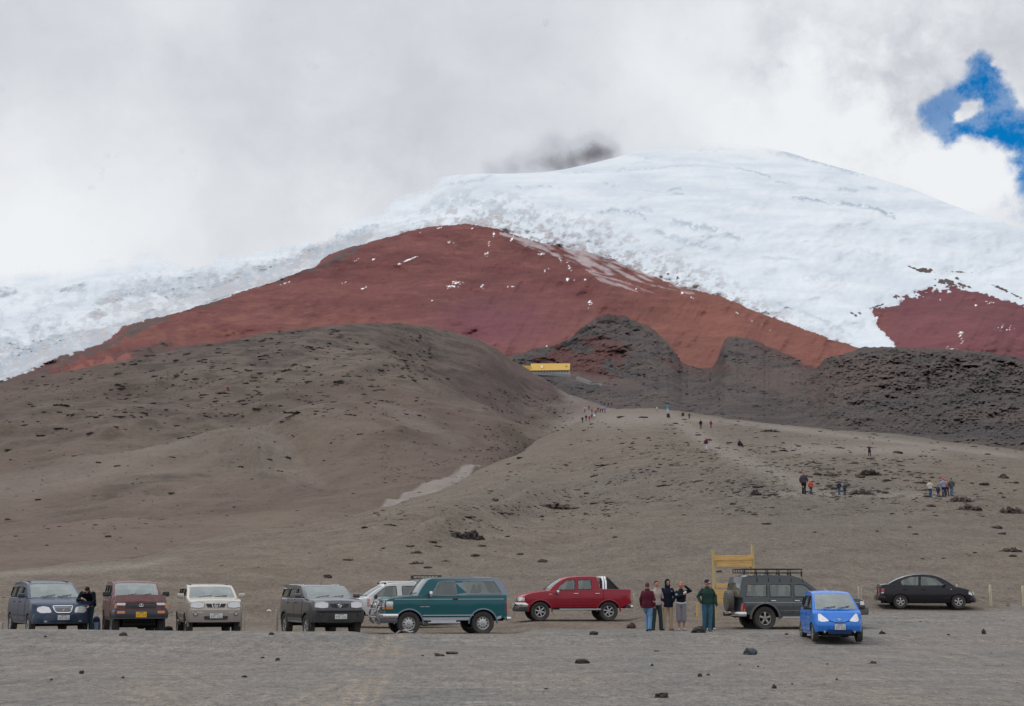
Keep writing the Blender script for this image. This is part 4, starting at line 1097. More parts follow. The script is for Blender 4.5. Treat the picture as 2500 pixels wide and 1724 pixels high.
    def flares(s, mat, wd=.06, off=.03, which=(0, 1)):
        P = s.P
        for sd in (-1, 1):
            for xc in [P['wx'][i] for i in which]:
                Ra = P['arch']; zc = P['wr']-P.get('archdrop', .02); b = bmesh.new(); n = 16
                ai = [math.pi*k/n for k in range(n+1)]
                low = max(s.sill-zc, -.2)
                inn = [(xc+Ra, zc+low*.6)]+[(xc+Ra*math.cos(a), zc+Ra*math.sin(a)) for a in ai]+[(xc-Ra, zc+low*.6)]
                out_ = [(xc+(Ra+wd), zc+low*.6)]+[(xc+(Ra+wd)*math.cos(a), zc+(Ra+wd)*math.sin(a)) for a in ai]+[(xc-(Ra+wd), zc+low*.6)]
                fn = s.side(sd, off); fn0 = s.side(sd, .0)
                vi = [(b.verts.new(fn(*p)[0]), b.verts.new(fn0(*p)[0]-Vector((0, sd*.05, 0)))) for p in inn]
                vo = [(b.verts.new(fn0(*p)[0]+Vector((0, sd*.004, 0)))) for p in out_]
                for i in range(len(inn)-1):
                    b.faces.new((vi[i][0], vi[i+1][0], vo[i+1], vo[i])); b.faces.new((vi[i][1], vi[i+1][1], vi[i+1][0], vi[i][0]))
                bm_obj('wheel_arch', b, mat, s.root, 50)
    def place(s, u, v, D, deg, dz=0):
        """deg: 0 = nose towards the camera, + = nose to the right of the picture"""
        p = at(u, v, D); bearing = -math.degrees(math.atan2(p.x, p.y))
        s.root.location = (p.x, p.y, gz(p.x, p.y)+dz-.01)
        s.root.rotation_euler = (0, 0, R(-90+bearing+deg))
def bm_v(b, p2, z): return b.verts.new((p2.x, p2.y, z))
def rails(c, x0, x1, z, y, mat, name='roof_rail', r=.018, h=.07):
    for sd in (-1, 1):
        c.part(name, lambda b: add_tube(b, [(x0, sd*y, z), (x0+.08, sd*y, z+h), (x1-.08, sd*y, z+h), (x1, sd*y, z)], r, 6), mat)
def emblem(c, y, z, w, h, mat, off=.02, which='front'):
    fx = (c.front if which == 'front' else c.rear)(off)(y, z)[0].x
    c.part('emblem', lambda b: add_tube(b, [(fx, y+w*math.cos(t), z+h*math.sin(t)) for t in [2*math.pi*k/16 for k in range(16)]], .012, 5, closed=True), mat)

# ---------------------------------------------------------------- 1 blue minivan
PB = pbr('dark_blue_paint', (.014, .033, .075), .28, metal=0., spec=.3, coat=.3, dust=.35, var=.1, dz=(.2, 1.1), dustcol=(.20, .20, .21))
def minivan():
    P = dict(L=4.9, W=1.93, sill=.36, belt=1.20, wr=.33, tw=.20, arch=.40, wx=(1.55, -1.45), paint=PB, cab=(-2.2, 1.05), crown=.05, prf=.30, pl=.16,
             pl_=0, top=[(-2.45, 1.1), (-2.3, 1.2), (1.0, 1.19), (1.35, 1.14), (1.9, 1.05), (2.25, .96), (2.40, .86), (2.45, .76)],
             rakef=[(.3, -.12), (.45, 0), (.66, 0), (.72, -.04), (1.1, -.2)],
             gh=dict(A=(1.15, 1.19), B=(.25, 1.66), roof=[(.0, 1.71), (-.8, 1.745), (-1.6, 1.72)], C=(-2.12, 1.66), D=(-2.38, 1.20), bulge=.16),
             win=[[(.92, 1.24), (.30, 1.54), (.02, 1.57), (-.02, 1.24)], [(-.12, 1.24), (-.12, 1.58), (-1.02, 1.59), (-1.02, 1.24)], [(-1.14, 1.24), (-1.14, 1.58), (-1.98, 1.56), (-2.15, 1.26)]], tum=.27,
             seats=[(.15, 2), (-.75, 2), (-1.5, 2)], planl=.16)
    c = Car('minivan', 'dark blue minivan with chrome grille at the left end of the row', 'minivan', P)
    c.body(); c.cabin(); c.wheels('six'); c.door(-.02, .98, hx=.12); c.door(-1.05, -.06, hx=-.9)
    c.lamp('headlight', rounded([(.42, .74), (.50, .91), (.72, .95), (.92, .90), (.94, .79), (.80, .72)], .05), LAMP, frame=None)
    # shield grille
    gp = rounded([(-.38, .95), (.38, .95), (.32, .80), (.24, .73), (-.24, .73), (-.32, .80)], .04)
    c.part('grille', lambda b: patch(b, gp, c.front(.012), .02, .06), pbr('grille_mesh', (.30, .30, .31), .4, metal=.8))
    c.part('grille_trim', lambda b: add_tube(b, [c.front(.02)(y, z)[0] for y, z in gp], .022, 6, closed=True), CHROME)
    for k in range(4):
        zz = .77+.038*k; c.part('grille_bar', lambda b: add_tube(b, [c.front(.02)(y, zz)[0] for y in np.linspace(-.28, .28, 7)], .007, 4), BLACKP)
    c.bumper(.38, .70, PB, off=.035, wrap=.5, side=.0)
    c.part('air_intake', lambda b: patch(b, rounded([(-.55, .39), (.55, .39), (.5, .46), (-.5, .46)], .03), c.front(.055), .01, .08), BLACKP)
    c.lamp('fog_light', rrect(.60, .40, .72, .48, .04), LAMP, off=.052)
    c.plate(.58, off=.055); emblem(c, 0, .84, .045, .03, CHROME, .03)
    c.mirrors(.92, 1.28); c.strip(.60, .66, BLACKP, -1.0, 1.05)
    rails(c, -1.7, .1, 1.70, .62, BLACKP, h=.05)
    return c
# ---------------------------------------------------------------- 2 maroon off-roader
PM = pbr('maroon_paint', (.10, .024, .028), .35, metal=0., spec=.3, coat=.3, dust=.95, var=.15, dz=(.2, 1.2), dustcol=(.26, .21, .20))
def maroon():
    P = dict(L=4.55, W=1.69, sill=.52, belt=1.27, wr=.385, tw=.24, arch=.46, wx=(1.42, -1.28), paint=PM, cab=(-2.1, .85), crown=.035, prf=.05, planl=.05,
             top=[(-2.27, 1.22), (-2.2, 1.27), (.85, 1.26), (1.4, 1.22), (2.1, 1.31), (2.27, 1.11)], rakef=[(.3, 0), (.6, .0), (1.1, -.02)], upf=.12,
             gh=dict(A=(.92, 1.26), B=(.30, 1.70), roof=[(.12, 1.74), (-.8, 1.765), (-1.6, 1.76)], C=(-2.05, 1.72), D=(-2.2, 1.27), bulge=.06),
             win=[[(.74, 1.31), (.27, 1.62), (-.05, 1.64), (-.08, 1.31)], [(-.18, 1.31), (-.18, 1.64), (-.92, 1.64), (-1.0, 1.31)], [(-1.12, 1.31), (-1.06, 1.64), (-1.9, 1.64), (-2.02, 1.31)]], tum=.16)
    c = Car('off_road_car', 'dusty maroon off-road car with black bull bar and yellow plate', 'off-road car', P)
    c.body(); c.cabin(); c.wheels('steel', pbr('grey_steel', (.30, .29, .28), .5, metal=.4, dust=.6)); c.door(-.08, .82, hx=.05, hmat=CHROME); c.door(-1.02, -.12, hx=-.88, hmat=CHROME)
    c.lamp('headlight', rrect(.50, 1.02, .77, 1.08, .02), LAMP, frame=CHROME)
    c.lamp('indicator', rrect(.775, .93, .835, 1.08, .01), AMBER)
    c.part('grille', lambda b: patch(b, rrect(-.47, .93, .47, 1.08, .02), c.front(.01), .02, .1), BLACKP)
    for k in range(3):
        c.part('grille_bar', lambda b: add_tube(b, [c.front(.02)(y, .96+.04*k)[0] for y in np.linspace(-.45, .45, 5)], .008, 4), pbr('dull_grey', (.12, .12, .12), .5))
    emblem(c, 0, 1.02, .075, .045, CHROME, .035); c.part('emblem_bar', lambda b: add_box(b, (c.front(.035)(0, 1.02)[0].x, 0, 1.02), (.02, .03, .09), None, .005), CHROME)
    bb = pbr('bull_bar_black', (.022, .026, .036), .45, coat=.3, dust=.2)
    c.bumper(.62, .87, bb, off=.12, wrap=.4, side=.05, name='bull_bar')
    c.part('bull_bar_flange', lambda b: add_box(b, (c.xf+.10, 0, .615), (.2, 1.62, .035), None, .01), bb)
    c.lamp('fog_light', rrect(.52, .765, .76, .845, .01), AMBER, off=.135)
    c.plate(.73, PLATEY, off=.145, w=.33, h=.17, marks=True)
    c.part('axle', lambda b: (add_tube(b, [(1.42, -.7, .38), (1.42, .7, .38)], .07), add_box(b, (1.42, .12, .38), (.25, .26, .24), None, .06), add_box(b, (1.75, 0, .42), (.5, 1.0, .08))), DARK)
    c.mirrors(.72, 1.36, BLACKP, (.09, .22, .16)); rails(c, -1.7, .0, 1.70, .62, BLACKP, h=.06)
    return c
# ---------------------------------------------------------------- 3/4 compact SUVs
def compact(name, label, paint, dark, cat='suv'):
    clad = pbr('sand_cladding', (.29, .25, .235), .5, dust=.5) if not dark else pbr('slate_paint', (.035, .038, .048), .4, coat=.5, dust=.35)
    P = dict(L=4.5, W=1.77, sill=.46, belt=1.23, wr=.37, tw=.215, arch=.45, wx=(1.36, -1.26), paint=paint, cab=(-2.1, .95), crown=.05, prf=.17, planl=.12,
             top=[(-2.25, 1.19), (-2.15, 1.23), (.95, 1.23), (1.4, 1.22), (1.95, 1.17), (2.16, 1.12), (2.25, 1.03)], rakef=[(.4, -.1), (.55, -.01), (.78, .0), (.82, -.03), (1.15, -.07)], upf=.14,
             gh=dict(A=(1.05, 1.23), B=(.33, 1.60), roof=[(.15, 1.645), (-.7, 1.675), (-1.5, 1.66)], C=(-2.0, 1.61), D=(-2.2, 1.23), bulge=.12),
             win=[[(.84, 1.27), (.34, 1.53), (.0, 1.55), (-.02, 1.27)], [(-.12, 1.27), (-.12, 1.55), (-.92, 1.55), (-1.0, 1.27)], [(-1.10, 1.27), (-1.04, 1.55), (-1.80, 1.53), (-1.95, 1.30)]], tum=.22,
             clad=.0 if dark else .0, cladmat=clad)
    c = Car(name, label, cat, P)
    c.body(); c.cabin(); c.wheels('six'); c.door(-.04, .88, hx=.10); c.door(-1.02, -.08, hx=-.88)
    # lamps
    c.lamp('headlight', rounded([(.42, .96), (.42, 1.11), (.60, 1.15), (.88, 1.13), (.89, .97), (.62, .94)], .03), LAMP, off=.014, frame=pbr('lamp_rim', (.35, .35, .36), .3, metal=.6))
    gb = BLACKP
    ch = CHROME if not dark else pbr('slate_paint', (.035, .038, .048), .4)
    for y0 in (-1, 0, 1):
        c.part('grille', lambda b: patch(b, [(y0*.26-.10-(.0 if y0 else .03), 1.08), (y0*.26+.10+(.0 if y0 else .03), 1.08), (y0*.21+.085, .96), (y0*.21-.085, .96)], c.front(.012), .02, .1), gb)
    for y0 in (-1, 1):
        c.part('grille_trim', lambda b: add_tube(b, [c.front(.022)(y0*.165, 1.09)[0], c.front(.022)(y0*.10, .95)[0]], .016, 5), ch)
    emblem(c, 0, 1.02, .055, .05, CHROME, .025); c.part('emblem_bar', lambda b: add_box(b, (c.front(.03)(0, 1.02)[0].x, 0, 1.02), (.015, .14, .025)), CHROME)
    lowm = clad if not dark else BLACKP
    if dark:
        c.bumper(.50, .88, lowm, off=.07, wrap=.42, side=.012)
        c.part('nudge_bar', lambda b: add_tube(b, [c.front(.10)(y, .86)[0] for y in np.linspace(-.8, .8, 9)], .045, 8), lowm)
    else:
        c.bumper(.50, .88, lowm, off=.045, wrap=.42, side=.004)
        c.part('bumper_top', lambda b: patch(b, rounded([(-.83, .87), (.83, .87), (.82, .80), (.45, .80), (.38, .83), (-.38, .83), (-.45, .80), (-.82, .80)], .03), c.front(.062), .02, .08), paint)
    c.part('air_intake', lambda b: patch(b, rounded([(-.40, .58), (.40, .58), (.43, .69), (-.43, .69)], .02), c.front(.066 if not dark else .09), .01, .08), BLACKP)
    c.part('skid_plate', lambda b: patch(b, rounded([(-.52, .48), (.52, .48), (.45, .55), (-.45, .55)], .02), c.front(.05), .02, .1), pbr('dark_skid', (.06, .06, .065), .5))
    c.lamp('fog_light', rrect(.64, .70, .78, .82, .06, 5), pbr('fog_lens', (.28, .28, .29), .2, metal=.3, coat=1) if not dark else BLACKP, off=.068 if not dark else .085, frame=BLACKP)
    c.plate(.70 if not dark else .68, off=.085 if not dark else .105, w=.40)
    c.strip(.62, .74, lowm, -.85, .93, .018); c.strip(.48, .52, pbr('sill_grey', (.25, .25, .26), .4, dust=.4), -.8, .9, .02, 'sill_trim')
    c.flares(lowm, .05, .02)
    c.mirrors(.84, 1.32, paint); rails(c, -1.7, .12, 1.62, .60, BLACKP if not dark else ALLOY, h=.06, r=.02)
    c.part('antenna', lambda b: add_tube(b, [(.12, 0, 1.68), (.02, 0, 1.78)], .008, 5), BLACKP)
    c.part('spare_muffler', lambda b: add_tube(b, [(-1.2, -.45, .38), (-1.9, -.45, .38)], .09, 8), DARK) if False else None
    return c
# ---------------------------------------------------------------- pickups
def pickup(name, label, paint, P, cat='pickup truck', trim=CHROME, white=False):
    c = Car(name, label, cat, P)
    c.body(); c.cabin(); c.wheels('six' if not white else 'steel', pbr('bright_alloy', (.60, .60, .60), .35, metal=.5, dust=.2)); c.door(-.12, .86, hx=.02, hmat=trim); c.door(-1.02, -.17, hx=-.88, hmat=trim)
    c.lamp('headlight', rounded([(.50, .80), (.50, .95), (.82, .97), (.83, .82)], .04), LAMP, off=.012)
    c.lamp('headlight_side', rounded([(2.22, .80), (2.46, .79), (2.44, .92), (2.26, .95)], .03), LAMP, which='side', off=.008) if not white else None
    c.part('grille', lambda b: patch(b, rrect(-.42, .80, .42, .94, .02), c.front(.012), .02, .1), trim)
    c.bumper(.56, .74, trim if not white else paint, off=.08, wrap=.42, side=.01)
    c.bumper(.38, .56, BLACKP if not white else paint, off=.07, wrap=.42, side=.005, name='lower_bumper')
    c.lamp('tail_light', rrect(.72, .72, .83, 1.0, .02), REDL, 'rear')
    c.lamp('tail_light_side', rrect(c.xr+.01, .76, c.xr+.09, 1.12, .02), REDL, 'side')
    c.bumper(.50, .62, CHROME, off=.07, wrap=.12, which='rear', side=-.05, name='rear_bumper')
    # bed inside
    for sd in (-1, 1): c.part('side_step', lambda b: add_box(b, (-.15, sd*(c.W/2-.02), .46), (1.75, .16, .07), None, .02), ALLOY if not white else BLACKP)
    c.mirrors(.80, 1.17, trim if not white else BLACKP, (.10, .19, .16)); c.plate(.62, off=.10)
    c.part('bed_seam', lambda b: [add_tube(b, [c.side(sd, .002)(-1.13, z)[0] for z in np.linspace(c.sill+.05, c.belt, 6)], .010, 4) for sd in (-1, 1)], DARK)
    return c
PW = pbr('white_paint', (.66, .67, .68), .35, coat=.8, dust=.6, var=.06, dz=(.2, 1.1))
PR = pbr('red_paint', (.30, .010, .026), .25, metal=0., spec=.3, coat=.3, dust=.12, var=.1, dz=(.3, .9), dustcol=(.22, .12, .11))
PT = pbr('teal_paint', (.004, .095, .112), .25, metal=0., spec=.3, coat=.3, dust=.10, var=.1, dz=(.3, .9))
PTOP = pbr('blue_grey_hardtop', (.20, .235, .29), .35, metal=.2, coat=.6, dust=.3, dz=(.3, .9))
PG = pbr('charcoal_paint', (.040, .050, .056), .32, metal=.3, coat=.8, dust=.6, var=.1, dz=(.3, 1.3), dustcol=(.13, .125, .12))
PBK = pbr('black_paint', (.007, .006, .011), .25, spec=.35, coat=.25, dust=.0, dz=(.1, .7))
PBL = pbr('bright_blue_paint', (.012, .155, .56), .25, metal=0., spec=.3, coat=.3, dust=.15, dz=(.1, 1.0), dustcol=(.16, .24, .42))
PBE = pbr('champagne_paint', (.47, .43, .36), .3, metal=.2, coat=.8, dust=.6, dz=(.3, .9), dustcol=(.30, .25, .23))
PNV = pbr('blue_black_paint', (.035, .042, .058), .28, metal=.3, coat=1., dust=.4, dz=(.3, 1.0))
SILV = pbr('silver_trim', (.50, .51, .55), .35, metal=.25, dust=.15)

vehicles = []
c = minivan(); c.place(113, 1541, 49.6, 12, .05); vehicles.append(c)
c = maroon(); c.place(323, 1541, 47.9, 6, .03); vehicles.append(c)
c = compact('compact_suv', 'champagne compact off-road car with a slotted grille, dusty sand bumper', PBE, False, 'suv'); c.place(506, 1541, 48.2, 6.5, .02); vehicles.append(c)
c.part('windscreen_sticker', lambda b: add_box(b, (c.pt(c.rows[6], -.72).x+.012, c.pt(c.rows[6], -.72).y, c.pt(c.rows[6], -.72).z-.05), (.01, .13, .08), (0, .9, 0)), pbr('blue_sticker', (.02, .14, .62), .4))
c = compact('compact_suv', 'dark blue-grey compact off-road car with bright headlights and nudge bar', PNV, True, 'suv'); c.place(780, 1541, 48.0, 16.5, .04); vehicles.append(c)

# white pickup
def white_pickup():
    P = dict(L=4.95, W=1.72, sill=.46, belt=1.15, wr=.37, tw=.23, arch=.45, wx=(1.60, -1.30), paint=PW, cab=(-1.08, .95), bed=(-2.4, -1.12), crown=.045, prf=.16, planl=.10,
             top=[(-2.47, 1.12), (-1.1, 1.15), (.95, 1.14), (1.4, 1.09), (2.1, 1.0), (2.36, .93), (2.47, .82)], upf=.1,
             gh=dict(A=(1.12, 1.14), B=(.36, 1.62), roof=[(.15, 1.68), (-.4, 1.71), (-.8, 1.71)], C=(-.98, 1.69), D=(-1.08, 1.16), bulge=.10),
             win=[[(.86, 1.19), (.34, 1.57), (-.10, 1.60), (-.12, 1.19)], [(-.34, 1.20), (-.33, 1.60), (-.86, 1.60), (-.88, 1.20)]], tum=.2, wrd=.06, seats=[(.1, 2), (-.62, 2)])
    c = pickup('pickup_truck', 'white double-cab pickup behind the dark blue-grey suv', PW, P, white=True)
    rails(c, -.95, .28, 1.70, .58, pbr('white_rail', (.72, .72, .73), .3), h=.07, r=.03)
    c.part('roof_rail_foot', lambda b: [add_box(b, (.34, sd*.58, 1.695), (.10, .06, .06), None, .01) for sd in (-1, 1)], BLACKP)
    # red figures on the door
    red = pbr('faded_red_lettering', (.55, .16, .17), .5)
    def marks(b):
        for k in range(3):
            patch(b, rrect(1.02+(.015 if k % 2 else 0), .80+.105*k, 1.13, .87+.105*k, .02), c.side(-1, .012), .005, .2)
            patch(b, rrect(1.02+(.015 if k % 2 else 0), .80+.105*k, 1.13, .87+.105*k, .02), c.side(1, .012), .005, .2)
    c.part('door_lettering', marks, red)
    return c
c = white_pickup(); c.place(950, 1526, 59.0, -76, .08); vehicles.append(c)

# grey van with a roof basket, mostly hidden
def basket(c, x0, x1, z, w, mat, h=.14, name='roof_rack', n=5, r=.016):
    def f(b):
        for zz in (z+.05, z+.05+h):
            add_tube(b, [(x0, -w, zz), (x1, -w, zz), (x1, w, zz), (x0, w, zz)], r, 6, closed=True)
        for k in range(n+1):
            x = x0+(x1-x0)*k/n
            add_box(b, (x, 0, z+.05), (.05, 2*w, .02))
            for sd in (-1, 1): add_tube(b, [(x, sd*w, z+.03), (x, sd*w, z+.05+h)], r*.8, 5)
        for k in range(1, 4):
            for x in (x0, x1): add_tube(b, [(x, w*(k/2-1), z+.05), (x, w*(k/2-1), z+.05+h)], r*.8, 5)
        for k in range(3):
            x = x0+(x1-x0)*(k+.5)/3
            for sd in (-1, 1): add_box(b, (x, sd*(w+.01), z-.03), (.06, .03, .16))
    return c.part(name, f, mat)
def grey_van():
    P = dict(L=4.7, W=1.75, sill=.45, belt=1.2, wr=.37, tw=.22, arch=.44, wx=(1.45, -1.35), paint=PG, cab=(-2.2, .9), crown=.03, prf=.1,
             top=[(-2.35, 1.18), (-2.2, 1.2), (.9, 1.2), (1.5, 1.14), (2.2, 1.05), (2.35, .98)],
             gh=dict(A=(1.0, 1.2), B=(.5, 1.75), roof=[(.3, 1.80), (-.8, 1.83), (-1.7, 1.82)], C=(-2.2, 1.78), D=(-2.32, 1.2), bulge=.06),
             win=[[(.78, 1.25), (.48, 1.66), (.05, 1.68), (.05, 1.25)], [(-.05, 1.25), (-.05, 1.68), (-.95, 1.68), (-.95, 1.25)], [(-1.08, 1.25), (-1.08, 1.68), (-2.02, 1.68), (-2.1, 1.25)]], tum=.14, glass=GLASSD, seats=[(.2, 2)])
    c = Car('off_road_van', 'dark grey off-road van with a roof basket, hidden behind the teal car', 'van', P)
    c.body(); c.cabin(); c.wheels('steel'); c.door(-.02, .85); c.door(-1.0, -.06)
    c.lamp('headlight', rrect(.52, .86, .80, 1.0, .03), LAMP); c.bumper(.5, .72, BLACKP, off=.07)
    basket(c, -1.75, .1, 1.84, .62, pbr('rusty_black_rack', (.05, .04, .045), .7), h=.12)
    return c
c = grey_van(); c.place(1042, 1524, 64.0, 4, -.0); vehicles.append(c)

# teal two-door
def teal():
    P = dict(L=4.55, W=2.0, sill=.50, belt=1.36, wr=.40, tw=.27, arch=.49, wx=(1.385, -1.275), paint=PT, cab=(-2.1, 1.0), crown=.03, prf=.06, planl=.035,
             sec=[(0, .965), (.15, .985), (.45, .99), (.72, 1.0), (.78, .985), (1.0, .955)], clad=.60, cladmat=SILV,
             top=[(-2.275, 1.34), (-2.2, 1.36), (1.05, 1.345), (1.5, 1.31), (2.1, 1.24), (2.275, 1.18)], rakef=[(.4, .0), (1.2, -.02)], upf=.2, upr=.14,
             gh=dict(A=(1.08, 1.34), B=(.68, 1.90), roof=[(.55, 1.945), (-.2, 1.975), (-1.0, 1.985), (-1.6, 1.98)], C=(-1.92, 1.93), D=(-2.24, 1.36), bulge=.06, mati=lambda x: x < -.47, rw=(1, 5)),
             wglass=[GLASSD, GLASS], win=[[(.58, 1.37), (.32, 1.82), (-.28, 1.85), (-.33, 1.35)], [(-.70, 1.41), (-.55, 1.86), (-1.72, 1.86), (-1.97, 1.43)]], tum=.20, wrd=.05, cabpaint2=PTOP, seal=pbr('bright_seal', (.30, .33, .37), .35, metal=.3),
             seats=[(.12, 2), (-1.2, 2)], seatmat=pbr('blue_grey_seat', (.05, .09, .12), .9))
    c = Car('off_road_car', 'teal two-door off-road car with pale hardtop, tubular bull bar and chrome steps', 'off-road car', P)
    c.body(); c.cabin(); c.wheels('steel', pbr('bright_alloy', (.60, .60, .60), .35, metal=.5, dust=.2)); c.door(-.40, .88, z0=.64, hx=-.26, hmat=BLACKP)
    c.lamp('headlight', rrect(.55, .98, .90, 1.16, .03), LAMP, off=.012, frame=CHROME); c.lamp('indicator', rrect(.55, .89, .90, .975, .02), AMBER, off=.012)
    c.lamp('headlight_side', rrect(1.97, .98, 2.262, 1.16, .03), LAMP, which='side', off=.012); c.lamp('indicator_side', rrect(1.97, .89, 2.262, .975, .02), AMBER, which='side', off=.012)
    c.part('grille', lambda b: patch(b, rrect(-.53, .90, .53, 1.16, .02), c.front(.01), .02, .1), BLACKP)
    for k in range(3): c.part('grille_bar', lambda b: add_tube(b, [c.front(.02)(y, .97+.06*k)[0] for y in np.linspace(-.5, .5, 5)], .012, 4), CHROME)
    c.bumper(.60, .73, CHROME, off=.08, wrap=.50, side=.035); c.bumper(.42, .60, pbr('grey_valance', (.12, .12, .13), .5, metal=.3), off=.06, wrap=.48, side=.02, name='bumper_valance')
    def bull(b):
        x = c.xf+.20
        for y in (-.62, .62): add_tube(b, [(x-.12, y, .38), (x+.02, y, .48), (x+.04, y, .80), (x-.02, y, 1.02), (x-.10, y*.9, 1.14)], .035, 8)
        add_tube(b, [(x-.10, -.56, 1.14), (x-.06, -.2, 1.16), (x-.06, .2, 1.16), (x-.10, .56, 1.14)], .035, 8)
        add_tube(b, [(x+.03, -.8, .62), (x+.05, -.4, .62), (x+.05, .4, .62), (x+.03, .8, .62)], .035, 8)
        add_tube(b, [(x+.03, -.62, .88), (x+.03, .62, .88)], .03, 8)
        add_tube(b, [(x-.12, -.8, .40), (x, -.82, .62), (x-.02, -.8, .85), (x-.1, -.62, .95)], .03, 8); add_tube(b, [(x-.12, .8, .40), (x, .82, .62), (x-.02, .8, .85), (x-.1, .62, .95)], .03, 8)
    c.part('bull_bar', bull, pbr('dull_chrome', (.40, .40, .42), .3, metal=.8, dust=.3))
    for y in (-.42, .42):
        def sp(b, y=y):
            r = lathe_y(b, [(.001, .10), (.07, .08), (.095, .03), (.10, 0), (.001, -.005)], 16)
        b = bmesh.new(); sp(b); bmesh.ops.rotate(b, verts=b.verts, cent=(0, 0, 0), matrix=Euler((0, 0, R(90))).to_matrix()); bmesh.ops.translate(b, verts=b.verts, vec=(c.xf+.24, y, 1.0)); bm_obj('spot_lamp', b, CHROME, c.root, 40)
    for a, b_ in ((.66, .69),): c.strip(a, b_, SILV, -.92, .90, .014, 'side_moulding')
    c.strip(1.225, 1.24, SILV, -2.1, 1.9, .008, 'pinstripe')
    c.flares(pbr('grey_flare', (.13, .19, .23), .4, metal=.3), .05, .02)
    for sd in (-1, 1): c.part('side_step', lambda b: (add_box(b, (.15, sd*(c.W/2+.02), .42), (1.15, .14, .05), None, .02), add_box(b, (.15, sd*(c.W/2-.08), .46), (.9, .1, .1))), SILV)
    c.lamp('tail_light', rrect(.78, .78, .93, 1.12, .02), REDL, 'rear'); c.lamp('tail_light_side', rrect(-2.258, .78, -2.19, 1.14, .02), REDL, 'side', off=.01)
    c.bumper(.48, .60, CHROME, off=.14, wrap=.10, which='rear', side=-.12, name='rear_bumper')
    c.mirrors(.66, 1.42, CHROME, (.10, .22, .20))
    def fender(b):
        for i, (x0, x1) in enumerate(((1.0, .84), (.82, .66))): patch(b, rrect(min(x0, x1), .965, max(x0, x1), .985, .004), c.side(1, .010), .004, .3)
    c.part('badge', fender, SILV)
    c.part('axle', lambda b: [(add_tube(b, [(xc, -.75, .40), (xc, .75, .40)], .06), add_box(b, (xc, .1, .40), (.22, .24, .22), None, .05)) for xc in (1.385, -1.275)], DARK)
    return c
c = teal(); c.place(1079, 1544, 51.7, -78, -.0); vehicles.append(c)

# red pickup
def red_pickup():
    P = dict(L=4.84, W=1.72, sill=.54, belt=1.22, wr=.385, tw=.25, arch=.47, wx=(1.50, -1.35), paint=PR, cab=(-.98, .95), bed=(-2.33, -1.08), crown=.035, prf=.20, planl=.11,
             top=[(-2.42, 1.25), (-1.04, 1.27), (-.99, 1.22), (1.0, 1.205), (1.3, 1.19), (1.8, 1.12), (2.15, 1.03), (2.36, .95), (2.42, .84)], upf=.08, upr=.16,
             gh=dict(A=(1.12, 1.20), B=(.50, 1.69), roof=[(.30, 1.755), (-.2, 1.79), (-.7, 1.795)], C=(-.88, 1.77), D=(-.99, 1.22), bulge=.10, curve=.045),
             win=[[(.80, 1.26), (.70, 1.40), (.40, 1.62), (.34, 1.645), (.04, 1.66), (.05, 1.255)], [(-.09, 1.27), (-.09, 1.65), (-.64, 1.665), (-.67, 1.29)]], tum=.2, wrd=.04, seats=[(.15, 2), (-.5, 2)])
    c = pickup('pickup_truck', 'red double-cab pickup with chrome roll bar in the bed', PR, P)
    RB = pbr('roll_bar_chrome', (.85, .85, .86), .25, metal=.6)
    def hoop(b):
        for dx in (-1.16, -1.27):
            add_tube(b, [(dx, -.70, 1.26), (dx+.0, -.66, 1.6), (dx+.02, -.55, 1.76), (dx+.02, .55, 1.76), (dx, .66, 1.6), (dx, .70, 1.26)], .045, 8)
    c.part('roll_bar', hoop, RB)
    def sail(b):
        for sd in (-1, 1):
            vs = [(-1.31, 1.28), (-1.31, 1.74), (-1.42, 1.70), (-1.78, 1.30)]
            add_tube(b, [(-1.30, sd*.66, 1.75), (-1.40, sd*.67, 1.68), (-1.80, sd*.70, 1.28)], .04, 6)
            a = [b.verts.new((x, sd*.66, z)) for x, z in vs]; d = [b.verts.new((x, sd*.69, z)) for x, z in vs]
            b.faces.new(a); b.faces.new(d[::-1])
            for i in range(4): b.faces.new((a[i], a[(i+1) % 4], d[(i+1) % 4], d[i]))
        add_box(b, (-1.55, 0, 1.285), (.6, 1.46, .03), None, .01)
    c.part('roll_bar_sail', sail, BLACKP)
    c.strip(.80, .83, pbr('red_moulding', (.22, .02, .03), .4), -1.0, .95, .012)
    c.flares(PR, .05, .018)
    c.lamp('indicator_side', rrect(1.02, 1.07, 1.14, 1.09, .008), pbr('clear_lens', (.6, .5, .42), .3), which='side', off=.01)
    return c
c = red_pickup(); c.place(1398, 1511, 60.0, -79, -.0); vehicles.append(c)

